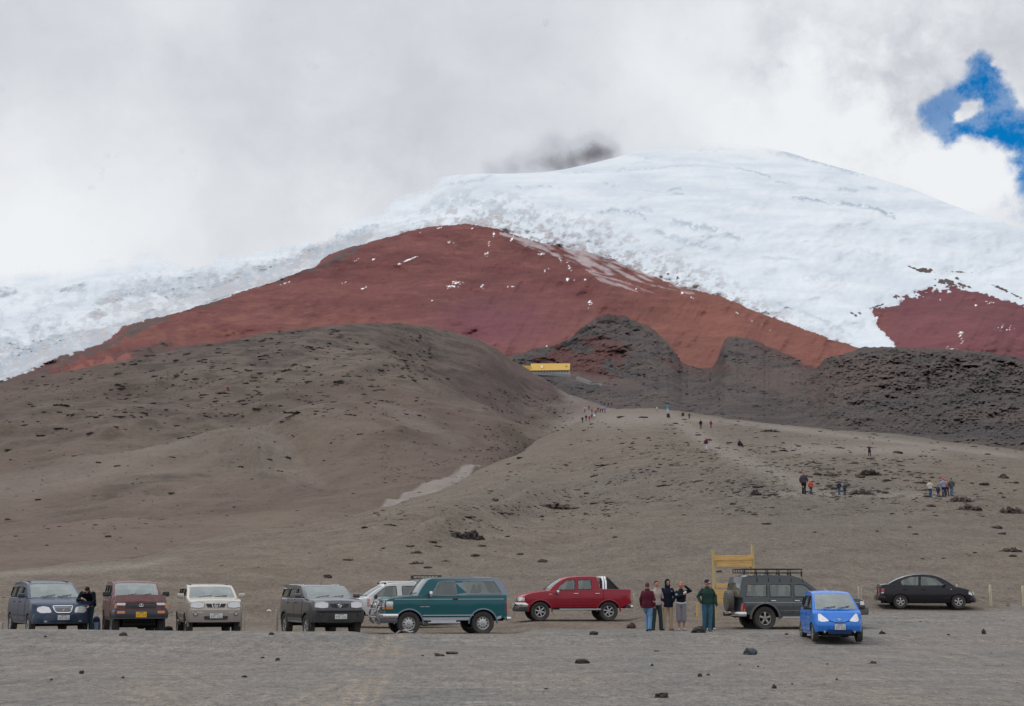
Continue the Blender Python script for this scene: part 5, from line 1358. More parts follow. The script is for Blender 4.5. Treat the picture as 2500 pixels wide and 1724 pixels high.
# charcoal long off-roader with a roof rack and spare wheel
def patrol():
    P = dict(L=4.85, W=1.93, sill=.46, belt=1.12, wr=.40, tw=.27, arch=.52, wx=(1.47, -1.50), paint=PG, cab=(-2.3, .55), crown=.03, prf=.06, planl=.05,
             top=[(-2.42, 1.10), (-2.3, 1.12), (.6, 1.12), (1.2, 1.11), (2.1, 1.06), (2.42, .98)], upf=.12, upr=.14, sec=[(0, .965), (.2, .985), (.70, 1.0), (.74, .975), (1.0, .95)],
             gh=dict(A=(.82, 1.12), B=(.22, 1.60), roof=[(.10, 1.68), (-.12, 1.80), (-.35, 1.86), (-1.2, 1.89), (-2.0, 1.88)], C=(-2.28, 1.80), D=(-2.40, 1.12), bulge=.06, curve=.01, rw=(2, 6)),
             win=[[(.54, 1.16), (.12, 1.52), (-.03, 1.56), (-.34, 1.57), (-.36, 1.14)], [(-.48, 1.14), (-.46, 1.57), (-1.26, 1.57), (-1.28, 1.14)], [(-1.40, 1.14), (-1.38, 1.57), (-2.10, 1.57), (-2.20, 1.15)]], tum=.16, wrd=.04,
             seats=[(-.10, 2), (-.95, 2), (-1.7, 2)], seatmat=INTERL, wsmat=GLASSL, clad=0)
    c = Car('off_road_car', 'charcoal long off-road car with black roof rack and spare wheel on the tail', 'off-road car', P)
    c.body(); c.cabin(); c.wheels('five', pbr('worn_alloy', (.42, .41, .38), .35, metal=.6, dust=.3)); c.door(-.42, .66, hx=-.28, hmat=CHROME); c.door(-1.33, -.46, hx=-1.18, hmat=CHROME)
    c.strip(.925, .945, pbr('pale_line', (.22, .23, .24), .4), -2.35, 2.2, .02, 'pinstripe'); c.strip(.66, .675, pbr('pale_line', (.22, .23, .24), .4), -.9, .9, .014, 'pinstripe')
    c.flares(pbr('flare_grey', (.075, .075, .08), .45, dust=.5), .075, .045)
    RK = pbr('rack_black', (.02, .02, .022), .6)
    def rack(b):
        x0, x1, z, w_ = -2.15, .0, 1.90, .72
        for zz, r in ((z+.07, .02), (z+.20, .022)): add_tube(b, [(x0, -w_, zz), (x1, -w_, zz), (x1+.1, -w_*.8, zz), (x1+.1, w_*.8, zz), (x1, w_, zz), (x0, w_, zz)], r, 6, closed=True)
        for k in range(11):
            x = x0+(x1-x0)*k/10; add_box(b, (x, 0, z+.07), (.045, 2*w_, .025))
        for k in range(6):
            x = x0+(x1-x0)*k/5
            for sd in (-1, 1):
                add_tube(b, [(x, sd*w_, z+.06), (x, sd*w_, z+.20)], .018, 5)
                if k not in (0,): add_box(b, (x, sd*(w_+.005), z+.02), (.06, .04, .16), None, .008); add_tube(b, [(x, sd*(w_+.01), z), (x+.0, sd*(c.gy(1.62)+.02), 1.66)], .012, 4)
        for k in range(1, 5): add_tube(b, [(x0, w_*(k*.4-1), z+.07), (x0, w_*(k*.4-1), z+.20)], .015, 5)
    c.part('roof_rack', rack, RK)
    # spare wheel on the tail door
    b = bmesh.new(); lathe_y(b, [(.001, -.13), (.30, -.13), (.355, -.11), (.375, -.06), (.375, .08), (.33, .11), (.001, .11)], 32)
    bmesh.ops.rotate(b, verts=b.verts, cent=(0, 0, 0), matrix=Euler((0, 0, R(-90))).to_matrix()); bmesh.ops.translate(b, verts=b.verts, vec=(c.xr-.17, -.12, .99))
    bm_obj('spare_wheel', b, pbr('wheel_cover', (.06, .055, .055), .5, dust=.6, dz=(.6, 1.6)), c.root, 40)
    c.lamp('tail_light', rrect(.80, .64, .93, .90, .02), REDL, 'rear', off=.015); c.lamp('tail_light_side', rrect(-2.405, .64, -2.30, .90, .02), REDL, 'side', off=.012)
    c.lamp('tail_indicator', rrect(-2.40, .64, -2.33, .72, .01), AMBER, 'side', off=.016)
    c.bumper(.47, .62, CHROME, off=.13, wrap=.22, which='rear', side=.0, name='rear_bumper'); c.part('tow_bar', lambda b: (add_box(b, (c.xr-.2, 0, .50), (.3, .08, .07)), add_tube(b, [(c.xr-.34, 0, .5), (c.xr-.34, 0, .60)], .03)), BLACKP)
    c.part('rear_window_seal', lambda b: add_tube(b, [(-2.34, y, z) for y, z in rrect(-.72, 1.2, .72, 1.62, .08)], .012, 4, closed=True), BLACKP) if False else None
    for sd in (-1, 1): c.part('side_step', lambda b: add_box(b, (.0, sd*(c.W/2+.02), .43), (1.75, .17, .05), None, .02), SILV)
    c.lamp('headlight', rrect(.60, .84, .90, 1.0, .03), LAMP, frame=CHROME); c.lamp('headlight_side', rrect(2.15, .84, 2.40, .99, .02), LAMP, 'side', off=.012, frame=BLACKP)
    c.part('grille', lambda b: patch(b, rrect(-.55, .84, .55, 1.0, .02), c.front(.012), .02, .1), BLACKP)
    c.bumper(.50, .76, pbr('flare_grey', (.075, .075, .08), .45), off=.10, wrap=.45, side=.04)
    c.mirrors(.42, 1.24, BLACKP); c.plate(.72, off=.05, which='rear', y=.55, marks=False)
    c.part('axle', lambda b: [(add_tube(b, [(xc, -.75, .40), (xc, .75, .40)], .06), add_box(b, (xc, .1, .40), (.22, .24, .22), None, .05)) for xc in (1.47, -1.5)], DARK)
    return c
c = patrol(); c.root.scale = (1, 1, 1.04); c.place(1944, 1535, 53.6, 110, -.02); vehicles.append(c)

# bright blue hatchback
def hatch():
    P = dict(L=3.5, W=1.52, sill=.22, belt=.97, wr=.275, tw=.17, arch=.33, wx=(1.12, -1.20), paint=PBL, cab=(-1.6, 1.0), crown=.05, prf=.26, planl=.16, pl=.2,
             top=[(-1.75, .98), (-1.6, .98), (.9, .96), (1.1, .94), (1.45, .82), (1.66, .70), (1.75, .58)], rakef=[(.2, -.06), (.35, 0), (.5, .01), (.58, -.03), (.9, -.28)],
             gh=dict(A=(1.12, .95), B=(.32, 1.42), roof=[(.12, 1.475), (-.6, 1.50), (-1.2, 1.46)], C=(-1.5, 1.40), D=(-1.68, .98), bulge=.16, ws=(1, 6)),
             win=[[(.92, 1.0), (.36, 1.36), (.06, 1.38), (.02, 1.0)], [(-.08, 1.0), (-.06, 1.38), (-.82, 1.37), (-.92, 1.02)], [(-1.02, 1.05), (-.94, 1.35), (-1.3, 1.30), (-1.4, 1.1)]], tum=.26, seats=[(.0, 2), (-.75, 2)])
    c = Car('hatchback', 'small bright blue hatchback in front of the charcoal off-road car', 'hatchback', P)
    c.body(); c.cabin(); c.wheels('five', pbr('worn_alloy', (.42, .41, .38), .35, metal=.6, dust=.3)); c.door(.0, .95, hx=.1); c.door(-.85, -.05, hx=-.72)
    c.lamp('headlight', rounded([(.34, .63), (.43, .70), (.63, .85), (.70, .84), (.71, .64), (.60, .60)], .04), LAMP, off=.012)
    c.part('air_intake', lambda b: patch(b, rounded([(-.40, .24), (.40, .24), (.46, .38), (-.46, .38)], .04), c.front(.008), .01, .08), pbr('dark_blue_intake', (.01, .04, .16), .6))
    c.part('bonnet_gap', lambda b: add_tube(b, [c.front(.0)(y, .575+.09*(abs(y)/.4)**2)[0] for y in np.linspace(-.42, .42, 11)], .012, 4), DARK)
    c.lamp('fog_light', rrect(.50, .275, .57, .345, .034, 4), LAMP, off=.012)
    emblem(c, 0, .675, .05, .022, CHROME, .02); c.plate(.455, off=.03, w=.32, h=.16)
    c.mirrors(.86, 1.02, BLACKP, (.09, .18, .12)); c.part('antenna', lambda b: add_tube(b, [(.25, 0, 1.5), (.15, 0, 1.60)], .006, 5), BLACKP)
    return c
c = hatch(); c.place(2028, 1563, 45.4, 9.5); vehicles.append(c)

# black saloon
def sedan():
    P = dict(L=4.31, W=1.71, sill=.26, belt=.95, wr=.30, tw=.185, arch=.36, wx=(1.305, -1.185), paint=PBK, cab=(-1.35, .95), crown=.05, prf=.24, planl=.15,
             top=[(-2.155, .90), (-2.08, 1.0), (-1.75, 1.04), (-1.3, 1.0), (-.6, .97), (.6, .94), (1.0, .945), (1.35, .91), (1.8, .80), (2.05, .68), (2.155, .58)], rakef=[(.25, -.08), (.4, 0), (.9, -.14)], raker=[(.25, -.05), (.42, .0), (.6, .0), (.65, -.05), (1.0, -.07)],
             gh=dict(A=(1.20, .95), B=(.50, 1.38), roof=[(.28, 1.445), (-.15, 1.485), (-.55, 1.465)], C=(-.82, 1.41), D=(-1.72, 1.03), bulge=.12, curve=.03, rcurve=.05, rbulge=.06),
             win=[[(.80, 1.0), (.40, 1.32), (.12, 1.385), (-.24, 1.40), (-.28, .99)], [(-.38, .995), (-.34, 1.40), (-.70, 1.385), (-1.03, 1.26), (-1.14, 1.18), (-1.10, 1.02)]], tum=.26, seats=[(.05, 2), (-.72, 2)])
    c = Car('saloon_car', 'glossy black saloon car alone at the right end of the row', 'car', P)
    c.body(); c.cabin(); c.wheels('five', pbr('bright_alloy', (.60, .60, .60), .35, metal=.5, dust=.2)); c.door(-.30, .82, hx=-.17); c.door(-1.05, -.34, hx=-.95)
    c.lamp('tail_light', rounded([(.50, .66), (.48, .86), (.70, .88), (.72, .66)], .02), REDL, 'rear', off=.012)
    c.lamp('tail_light_side', rounded([(-2.12, .68), (-2.10, .88), (-1.90, .87), (-1.92, .70)], .02), REDL, 'side', off=.012); c.lamp('reversing_light_side', rrect(-2.11, .66, -1.95, .705, .01), LAMP, 'side', off=.016)
    c.lamp('headlight', rounded([(.40, .56), (.45, .66), (.68, .72), (.70, .58)], .03), LAMP, off=.012); c.lamp('headlight_side', rounded([(1.74, .62), (1.80, .76), (2.08, .65), (2.10, .56)], .03), LAMP, 'side', off=.01)
    c.bumper(.34, .56, PBK, off=.03, wrap=.35, which='rear', side=.006, name='rear_bumper'); c.bumper(.26, .48, PBK, off=.03, wrap=.35, side=.004)
    c.mirrors(.72, 1.03, PBK, (.10, .18, .12)); c.plate(.72, which='rear', off=.03)
    def badge(b):
        for k in range(4): patch(b, rrect(.72+.06*k, .46, .755+.06*k, .475, .003), c.side(-1, .010), .004, .3)
    c.part('badge', badge, pbr('dull_badge', (.10, .10, .11), .4)); c.lamp('indicator_side', rrect(.98, .83, 1.04, .85, .006), LAMP, 'side')
    return c
c = sedan(); c.place(2260, 1493, 64.5, 98.5, -.0); vehicles.append(c)
# ============================================================ RAY HITS ON THE TERRAIN
bpy.context.view_layer.update()
from mathutils.bvhtree import BVHTree
_terr = {}
def _bvh(o):
    me = o.data; n = len(me.vertices); co = np.empty(n*3, np.float32); me.vertices.foreach_get('co', co); co = co.reshape(-1, 3)
    li = np.empty(len(me.loops), np.int32); me.loops.foreach_get('vertex_index', li)
    return BVHTree.FromPolygons(co.tolist(), li.reshape(-1, 4).tolist())
BV = {'g': _bvh(ground), 'h': _bvh(hill), 'l': _bvh(lava)}
def hit(u, v, which='ghl'):
    o = Vector((0, 0, CAMZ)); d = Vector(ray(u, v)).normalized(); best = None
    for k in which:
        loc, nor, ix, dist = BV[k].ray_cast(o, d)
        if loc is not None and (best is None or dist < best[1]): best = (loc, dist, k, nor)
    return best

# ============================================================ SIGN FRAME AND POSTS
def wood(name, c1, c2, sc=(3, 30, 30)):
    m = bpy.data.materials.new(name); m.use_nodes = True; n = NT(m.node_tree); bs = n.n['Principled BSDF']; bs.inputs['Roughness'].default_value = .8
    t = n.node('ShaderNodeTexCoord').outputs['Object']
    g = n.noise(n.scale(t, sc), 1, 5, .6, .4)
    n.link(n.mix(n.ramp(g, .35, .65), c1, c2), bs.inputs['Base Color']); bump(n, bs, g, .3, .02); return m
PINE = wood('pine_boards', (.60, .34, .10), (.72, .48, .20), (2, 18, 18)); PINE2 = wood('pine_posts', (.40, .31, .12), (.54, .44, .22), (18, 18, 2))
PALE = wood('weathered_post_wood', (.38, .34, .29), (.50, .46, .41), (20, 20, 2)); PALE2 = wood('new_post_wood', (.42, .36, .25), (.55, .49, .36), (20, 20, 2))
def sign():
    D = 59.0; pL = at(1745, 1475, D); pR = at(1841, 1475, D); g = gz((pL.x+pR.x)/2, D)
    root = empty('sign_frame', ((pL.x+pR.x)/2, D, g), R(3), label='tall timber sign frame with pale yellow boards behind the charcoal off-road car', cat='sign frame')
    w_ = (pR.x-pL.x)/2; zt = at(1745, 1338, D).z-g; zz = lambda v: at(1790, v, D).z-g
    for sd, vt in ((-1, 1341), (1, 1329)):
        b = bmesh.new(); add_tube(b, [(sd*w_, 0, -.2), (sd*w_*1.005, 0, zz(1400)), (sd*w_*(1.03 if sd < 0 else 1.0), 0, zz(vt))], [.080, .075, .065], 8); bm_obj('post', b, PINE2, root, 50)
        if sd > 0:
            b = bmesh.new(); add_tube(b, [(w_-.11, .05, -.2), (w_-.10, .05, zz(1352))], .04, 8); bm_obj('post', b, PINE2, root, 50)
    def board(v0, v1, u0, u1, y, tilt=0):
        z0, z1 = zz(v1), zz(v0); x0 = at(u0, 1400, D).x-root.location.x; x1 = at(u1, 1400, D).x-root.location.x
        b = bmesh.new(); add_box(b, ((x0+x1)/2, y, (z0+z1)/2), (x1-x0, .035, z1-z0-.008), (0, tilt, 0), .005); bm_obj('board', b, PINE, root, 0)
    board(1355.5, 1368, 1742, 1840, -.09, -.015); board(1368, 1375.5, 1748, 1837, -.05); board(1375.5, 1384, 1749, 1836, -.05, .0)
    board(1424, 1435, 1746, 1838, -.08, .0); board(1440, 1450.5, 1743, 1840, -.09); board(1450.5, 1461, 1743, 1840, -.09); board(1461, 1473, 1743, 1840, -.09)
    return root
sign()
b = bmesh.new(); D = 61; pp = at(1755, 1391, D)
def post(u, v0, v1, D, wd, mat, label, cap=None, lean=0.0, name='boundary_post'):
    """v0 top, v1 foot in the photo"""
    p = at(u, v1, D); t = at(u, v0, D); g = gz(p.x, p.y)
    b = bmesh.new(); h = t.z-g; r = wd/2
    prof = [(r*1.02, -.25), (r, 0), (r*.97, h*.5), (r*.95, h-.02), (r*.8, h), (.001, h+.004)]
    rings = []
    for (rr, z) in prof: rings.append([b.verts.new((rr*math.cos(a)+lean*z, rr*math.sin(a), z)) for a in [2*math.pi*k/10+.2 for k in range(10)]])
    for i in range(len(rings)-1):
        for k in range(10): b.faces.new((rings[i][k], rings[i][(k+1) % 10], rings[i+1][(k+1) % 10], rings[i+1][k]))
    o = bm_obj(name, b, mat, None, 50); o.location = (p.x, p.y, g); tag(o, label, 'post', 'short timber posts along the car park edge'); return o
post(1548, 1448, 1488, 62, .07, PALE, 'thin pale post behind the tail of the red pickup')
post(1705, 1471, 1484, 58, .05, PALE, 'short dark-footed stake left of the man in the cap', lean=.06)
def plank():
    D = 58; p = at(1702, 1472, D); g = gz(p.x, p.y); b = bmesh.new()
    add_box(b, (0, 0, .42+.0), (.085, .03, .56), (0, .03, 0), .006); add_tube(b, [(-.02, .03, -.1), (0, .03, .4)], .025, 6)
    o = bm_obj('marker_board', b, PINE, None, 0); o.location = (p.x, p.y, g); tag(o, 'narrow upright yellow marker board between the shorts wearer and the man in the cap', 'marker')
plank()
post(2017, 1438, 1478, 65, .10, PALE, 'post almost hidden behind the roof of the bright blue hatchback')
post(2097.5, 1432, 1476, 63, .085, PALE, 'thicker of the paired pale posts left of the black saloon car')
post(2104, 1434, 1474, 63.5, .05, PALE, 'thinner of the paired pale posts left of the black saloon car')
post(2338, 1427, 1470, 68, .12, PALE, 'pale post peeking over the bonnet of the black saloon car')
post(2419, 1428, 1469, 65, .125, PALE2, 'thick cream post right of the black saloon car')
post(2499, 1430, 1470, 65, .12, PALE2, 'cream post cut by the right edge of the photo')
post(590, 1493, 1536, 50, .045, PALE2, 'left thin stake of the pair beside the champagne compact car')
post(597.5, 1493, 1536, 50.5, .035, PALE, 'right thin stake of the pair beside the champagne compact car')
post(675.5, 1488, 1535, 50, .10, PALE, 'pinkish pale post behind the rear wheel of the dark blue-grey compact car')
post(3, 1519, 1540, 50, .10, PALE, 'low pale post at the far left edge of the photo')

# ============================================================ REFUGE BUILDING
def refuge():
    D = 800; TL = at(1296, 884, D); W_ = at(1392, 889, D).x-TL.x; cx = (at(1296, 900, D).x+at(1392, 900, D).x)/2; g = at(1344, 915, D).z
    root = empty('mountain_refuge', (cx, D, g), R(-6), label='mountain refuge with a long bright yellow roof on the red slope', cat='building')
    zt = at(1344, 886.5, D).z-g; ze = at(1344, 906, D).z-g
    yel = pbr('yellow_sheet_roof', (.62, .385, .075), .6, var=.25, vscale=.8)
    def roof(b):
        v = [(-W_/2, -3.5, ze), (W_/2, -3.5, ze-.1), (W_/2, .5, zt-.3), (-W_/2, .5, zt)]
        t = [b.verts.new(p) for p in v]; l = [b.verts.new((p[0], p[1]+.15, p[2]-.15)) for p in v]
        b.faces.new(t); b.faces.new(l[::-1])
        for i in range(4): b.faces.new((t[i], t[(i+1) % 4], l[(i+1) % 4], l[i]))
        v = [(-W_/2, .5, zt), (W_/2, .5, zt-.3), (W_/2, 5, ze), (-W_/2, 5, ze)]; b.faces.new([b.verts.new(p) for p in v])
        for k in range(26):
            x = -W_/2+W_*k/25; add_tube(b, [(x, -3.52, ze), (x, .48, zt-.3*k/25+.03)], .035, 4)
    b = bmesh.new(); roof(b); rf = bm_obj('roof', b, yel, root, 0)
    b = bmesh.new(); x0 = at(1275, 893, D).x-cx; z0 = at(1275, 893, D).z-g
    ps = [(x0, -2.5, z0), (-W_/2, -2.5, z0-.1), (-W_/2, -3.2, ze-.2)]; a = [b.verts.new(p) for p in ps]; d = [b.verts.new((p[0], p[1]+3, p[2])) for p in ps]
    b.faces.new(a); b.faces.new(d[::-1])
    for i in range(3): b.faces.new((a[i], a[(i+1) % 3], d[(i+1) % 3], d[i]))
    bm_obj('side_wing', b, yel, root, 0)
    wl = pbr('whitewashed_wall', (.42, .44, .46), .9, var=.8, vscale=1.2)
    b = bmesh.new(); add_box(b, (0.2, .8, ze/2-.2), (W_*.96, 6.5, ze+.6)); bm_obj('wall', b, wl, root, 0)
    dk = pbr('dark_window', (.03, .04, .06), .3)
    for k in range(13):
        b = bmesh.new(); add_box(b, (-W_*.44+W_*.88*k/12, -2.46, ze-.75), (.55, .08, .9)); bm_obj('window', b, dk, root, 0)
    b = bmesh.new(); add_box(b, (-W_*.21, -1.85, (zt+ze)/2-.15), (.95, .1, 1.5), (-.75, 0, 0)); add_box(b, (-W_*.21, -1.80, (zt+ze)/2+.55), (.45, .1, .7), (-.75, 0, 0)); bm_obj('white_emblem', b, pbr('white_roof_sign', (.8, .8, .72), .6), rf, 0)
    b = bmesh.new(); add_box(b, (W_*.41, -1.3, (zt+ze)/2+.2), (.35, .1, 1.1), (-.75, 0, 0)); add_box(b, (W_*.41, -1.3, (zt+ze)/2+.2), (1.0, .1, .35), (-.75, 0, 0)); bm_obj('dark_emblem', b, pbr('dark_roof_sign', (.16, .10, .03), .6), rf, 0)
    return root
refuge()
def wall_piece(pts, h, mat, label, name='retaining_wall'):
    b = bmesh.new(); P0 = [at(u, v, D) for u, v, D in pts]; o0 = P0[0]
    for i in range(len(P0)-1):
        a, c = P0[i]-o0, P0[i+1]-o0; d = (c-a); L = d.length; m = (a+c)/2
        add_box(b, m, (L+.3, .8, h), (0, -math.atan2(d.z, math.hypot(d.x, d.y)), math.atan2(d.y, d.x)))
    o = bm_obj(name, b, mat, None, 0); o.location = o0; tag(o, label, 'wall', None)
STN = pbr('grey_rubble_masonry', (.26, .26, .265), .9, var=1.2, vscale=.9)
wall_piece([(1300, 912, 796), (1345, 914, 795), (1392, 918, 794)], 1.5, STN, 'grey terrace wall right under the yellow roofed refuge', 'terrace_wall')
wall_piece([(1408, 924, 790), (1425, 929, 785), (1442, 936, 780)], 2.0, STN, 'pale grey stepped wall descending right of the refuge')
wall_piece([(1442, 938, 780), (1462, 938, 780), (1470, 941, 778)], .9, STN, 'low grey platform wall at the right end of the stepped wall', 'platform_wall')
# ============================================================ PEOPLE
def ell(bm, c, r, seg=12, rot=None):
    q = bmesh.ops.create_uvsphere(bm, u_segments=seg, v_segments=max(6, seg*2//3), radius=1.0)
    M = Matrix.Translation(Vector(c)) @ (Euler(rot).to_matrix().to_4x4() if rot else Matrix.Identity(4)) @ Matrix.Diagonal((r[0], r[1], r[2], 1))
    for v in q['verts']: v.co = M @ v.co
def limb(bm, pts, rad, seg=12):
    """tapered limb with rounded ends; rad entries are r or (side, depth)"""
    add_tube(bm, pts, rad, seg)
    for p, r in ((pts[0], rad[0]), (pts[-1], rad[-1])):
        a, b_ = r if isinstance(r, (tuple, list)) else (r, r); ell(bm, p, (a, b_, max(min(a, b_), .01)), 10)
def torso(bm, P, g=0.0, lo=0, hem=None):
    """rings from the hips to the neck"""
    pel, wst, chs, shl, nk = P['pelvis'], P['waist'], P['chest'], P['shoulder_mid'], P['neck']
    pts = [pel+Vector((0, 0, -.06)), pel+Vector((0, 0, .02)), wst, chs, shl+Vector((0, 0, -.05)), shl+Vector((0, 0, .015)), nk]
    k = P['w']
    rad = [(.155*k+g, .115*k+g), (.165*k+g, .12*k+g), (.140*k+g, .105*k+g), (.170*k+g, .12*k+g), (.150*k+g*.7, .098*k+g*.9), (.082+g*.4, .085+g*.6), (.058+g*.5, .058+g*.5)]
    if lo: pts, rad = pts[lo:], rad[lo:]
    if hem is not None: pts = [pel+Vector((0, 0, hem))]+pts[1:]; 
    r2 = []
    # add_tube frame: first radius is along x for vertical runs
    rings = []
    for p, (a, b_) in zip(pts, rad):
        t = P.get('twist', 0)
        rings.append([bm.verts.new((p.x+a*math.cos(q)*math.cos(t)-b_*math.sin(q)*math.sin(t), p.y+a*math.cos(q)*math.sin(t)+b_*math.sin(q)*math.cos(t), p.z)) for q in [2*math.pi*i/16 for i in range(16)]])
    for i in range(len(rings)-1):
        for q in range(16): bm.faces.new((rings[i][q], rings[i][(q+1) % 16], rings[i+1][(q+1) % 16], rings[i+1][q]))
    bm.faces.new(rings[0][::-1]); bm.faces.new(rings[-1])
def skeleton(H=1.75, **kw):
    s = H/1.75; V3 = lambda x, y, z: Vector((x, y, z))*s
    P = dict(w=kw.pop('w', 1.0), pelvis=V3(0, 0, .97), waist=V3(0, 0, 1.12), chest=V3(0, -.005, 1.30), shoulder_mid=V3(0, .005, 1.45), neck=V3(0, -.005, 1.53), head=V3(0, -.02, 1.645), face=0.0, nod=0.0,
             hipL=V3(.09, 0, .93), kneeL=V3(.10, -.02, .50), ankL=V3(.11, .01, .09), toeL=V3(.13, -.15, .03), hipR=V3(-.09, 0, .93), kneeR=V3(-.10, -.02, .50), ankR=V3(-.11, .01, .09), toeR=V3(-.13, -.15, .03),
             shL=V3(.160, .005, 1.405), elL=V3(.245, .03, 1.15), wrL=V3(.235, -.06, .92), shR=V3(-.160, .005, 1.405), elR=V3(-.245, .03, 1.15), wrR=V3(-.235, -.06, .92))
    for k, v in kw.items():
        if isinstance(v, tuple): v = V3(*v)
        P[k] = v
    P['s'] = s; return P
def hand(bm, wr, el, s, curl=.35, side=1):
    d = (wr-el).normalized(); up = Vector((0, -1, 0)); a = d.cross(up)
    if a.length < .2: a = d.cross(Vector((0, 0, 1)))
    a.normalize(); n = a.cross(d).normalized()
    palm = wr+d*.045*s
    add_tube(bm, [wr, wr+d*.03*s, wr+d*.085*s], [(.026*s, .018*s), (.036*s, .017*s), (.040*s, .015*s)], 8)
    for i, (o, L) in enumerate(((-.030, .064), (-.010, .074), (.010, .070), (.029, .056))):
        p0 = wr+d*.078*s+a*o*s; p1 = p0+(d*math.cos(curl)+n*math.sin(curl))*L*.5*s; p2 = p1+(d*math.cos(curl*2)+n*math.sin(curl*2))*L*.5*s
        add_tube(bm, [p0, p1, p2], [.0095*s, .009*s, .0075*s], 6)
    sg = side
    t0 = wr+d*.025*s+a*sg*.028*s; add_tube(bm, [t0, t0+(d*.6+a*sg*.7+n*.3).normalized()*.035*s, t0+(d*.9+a*sg*.55+n*.5).normalized()*.062*s], [.013*s, .011*s, .009*s], 6)
def remeshed(bm, voxel, smooth_it=2):
    bmesh.ops.recalc_face_normals(bm, faces=bm.faces)
    me = bpy.data.meshes.new('tmp'); bm.to_mesh(me); bm.free()
    o = bpy.data.objects.new('tmp', me); COL.objects.link(o)
    m = o.modifiers.new('r', 'REMESH'); m.mode = 'VOXEL'; m.voxel_size = voxel; m.use_smooth_shade = True
    if smooth_it:
        sm = o.modifiers.new('s', 'SMOOTH'); sm.factor = .5; sm.iterations = smooth_it
    dg = bpy.context.evaluated_depsgraph_get(); res = bpy.data.meshes.new_from_object(o.evaluated_get(dg))
    bpy.data.objects.remove(o); bpy.data.meshes.remove(me); return res
def person_meshes(P, vox=.011, shorts=None, hood=False, hair='short', cap=False, jhem=-.05, hands=True, jg=.022, sleeves=1.0, long_hair=False):
    s = P['s']; out = {}
    bm = bmesh.new()                                        # body: one surface
    torso(bm, P)
    add_tube(bm, [P['shoulder_mid'], P['neck'], P['head']-Vector((0, 0, .03))*s], [.07*s, .055*s, .05*s], 10)
    for a in 'LR':
        k = P['w']
        limb(bm, [P['sh'+a], (P['sh'+a]+P['el'+a])/2, P['el'+a], (P['el'+a]*.6+P['wr'+a]*.4), P['wr'+a]], [.052*s*k, .046*s*k, .038*s, .038*s, .026*s])
        if hands: hand(bm, P['wr'+a], P['el'+a], s, P.get('curl', .35), 1 if a == 'L' else -1)
        limb(bm, [P['hip'+a], (P['hip'+a]*.6+P['knee'+a]*.4), P['knee'+a], (P['knee'+a]*.65+P['ank'+a]*.35), P['ank'+a]], [.085*s*k, .078*s*k, .052*s, .054*s, .036*s])
        limb(bm, [P['ank'+a]+Vector((0, .02, -.04))*s, (P['ank'+a]+P['toe'+a])/2-Vector((0, 0, .01))*s, P['toe'+a]], [.035*s, (.04*s, .03*s), (.038*s, .022*s)])
    h = P['head']; f = P['face']; nd = P['nod']
    Rm = Euler((nd, 0, f)).to_matrix()
    def hp(x, y, z): return h+Rm @ (Vector((x, y, z))*s)
    ell(bm, h, (.075*s, .095*s, .110*s), 14, (nd, 0, f)); ell(bm, hp(0, -.02, -.055), (.055*s, .065*s, .06*s), 12, (nd, 0, f))
    limb(bm, [hp(0, -.088, .02), hp(0, -.108, -.02)], [.010*s, .015*s], 8)
    for sd in (-1, 1): ell(bm, hp(sd*.077, .005, -.01), (.012*s, .02*s, .03*s), 8, (nd, 0, f)); ell(bm, hp(sd*.03, -.085, .038), (.022*s, .012*s, .010*s), 8, (nd, 0, f))
    ell(bm, hp(0, -.085, -.055), (.024*s, .012*s, .010*s), 8, (nd, 0, f))
    out['body'] = remeshed(bm, vox*.75, 1)
    bm = bmesh.new(); torso(bm, P, jg*s, 0, jhem)             # jacket
    for a in 'LR':
        e, w_ = P['el'+a], P['wr'+a]; w2 = e+(w_-e)*(.98 if sleeves > .9 else sleeves)
        limb(bm, [P['sh'+a], (P['sh'+a]+e)/2, e, (e+w2)/2, w2], [(.050*P['w']+jg*.45)*s, (.052+jg*.4)*s, (.055+jg*.3)*s, .052*s, .045*s])
    add_tube(bm, [P['shoulder_mid']+Vector((0, 0, -.02)), P['neck']+Vector((0, .0, -.005))*s], [(.10*s, .09*s), (.075*s, .075*s)], 10)
    if hood:
        ell(bm, hp(0, .02, .01), (.100*s, .110*s, .135*s), 14, (nd, 0, f)); add_tube(bm, [P['neck']-Vector((0, 0, .04))*s, hp(0, .01, -.04)], [.10*s, .095*s], 12)
    elif P.get('collar'):
        limb(bm, [P['neck']+Vector((-.06, .05, -.01))*s, P['neck']+Vector((0, .085, -.02))*s, P['neck']+Vector((.06, .05, -.01))*s], [.03*s, .04*s, .03*s], 8)
    out['jacket'] = remeshed(bm, vox, 1)
    if hood:      # cut the face opening: move vertices in front of the face inwards
        me = out['jacket']
        for v in me.vertices:
            q = Rm.transposed() @ (v.co-h)/s
            if q.y < -.03 and (q.x/.062)**2+((q.z+.005)/.082)**2 < 1: v.co = h+Rm @ (Vector((q.x, .02, q.z))*s)
    bm = bmesh.new(); k = P['w']                            # trousers
    pel = P['pelvis']
    add_tube(bm, [pel+Vector((0, 0, -.09))*s, pel+Vector((0, 0, -.02))*s, pel+Vector((0, 0, .10))*s], [(.165*k*s, .125*k*s), (.175*k*s, .13*k*s), (.155*k*s, .118*k*s)], 16)
    for a in 'LR':
        hq, kn, an = P['hip'+a], P['knee'+a], P['ank'+a]
        if shorts: limb(bm, [hq, hq*.5+kn*.5, kn+(an-kn)*shorts], [.102*s*k, .100*s*k, .095*s*k])
        else: limb(bm, [hq, hq*.55+kn*.45, kn, kn*.5+an*.5, an+Vector((0, 0, -.02))*s], [.100*s*k, .094*s*k, .074*s, .070*s, .070*s])
    out['trousers'] = remeshed(bm, vox, 1)
    bm = bmesh.new()
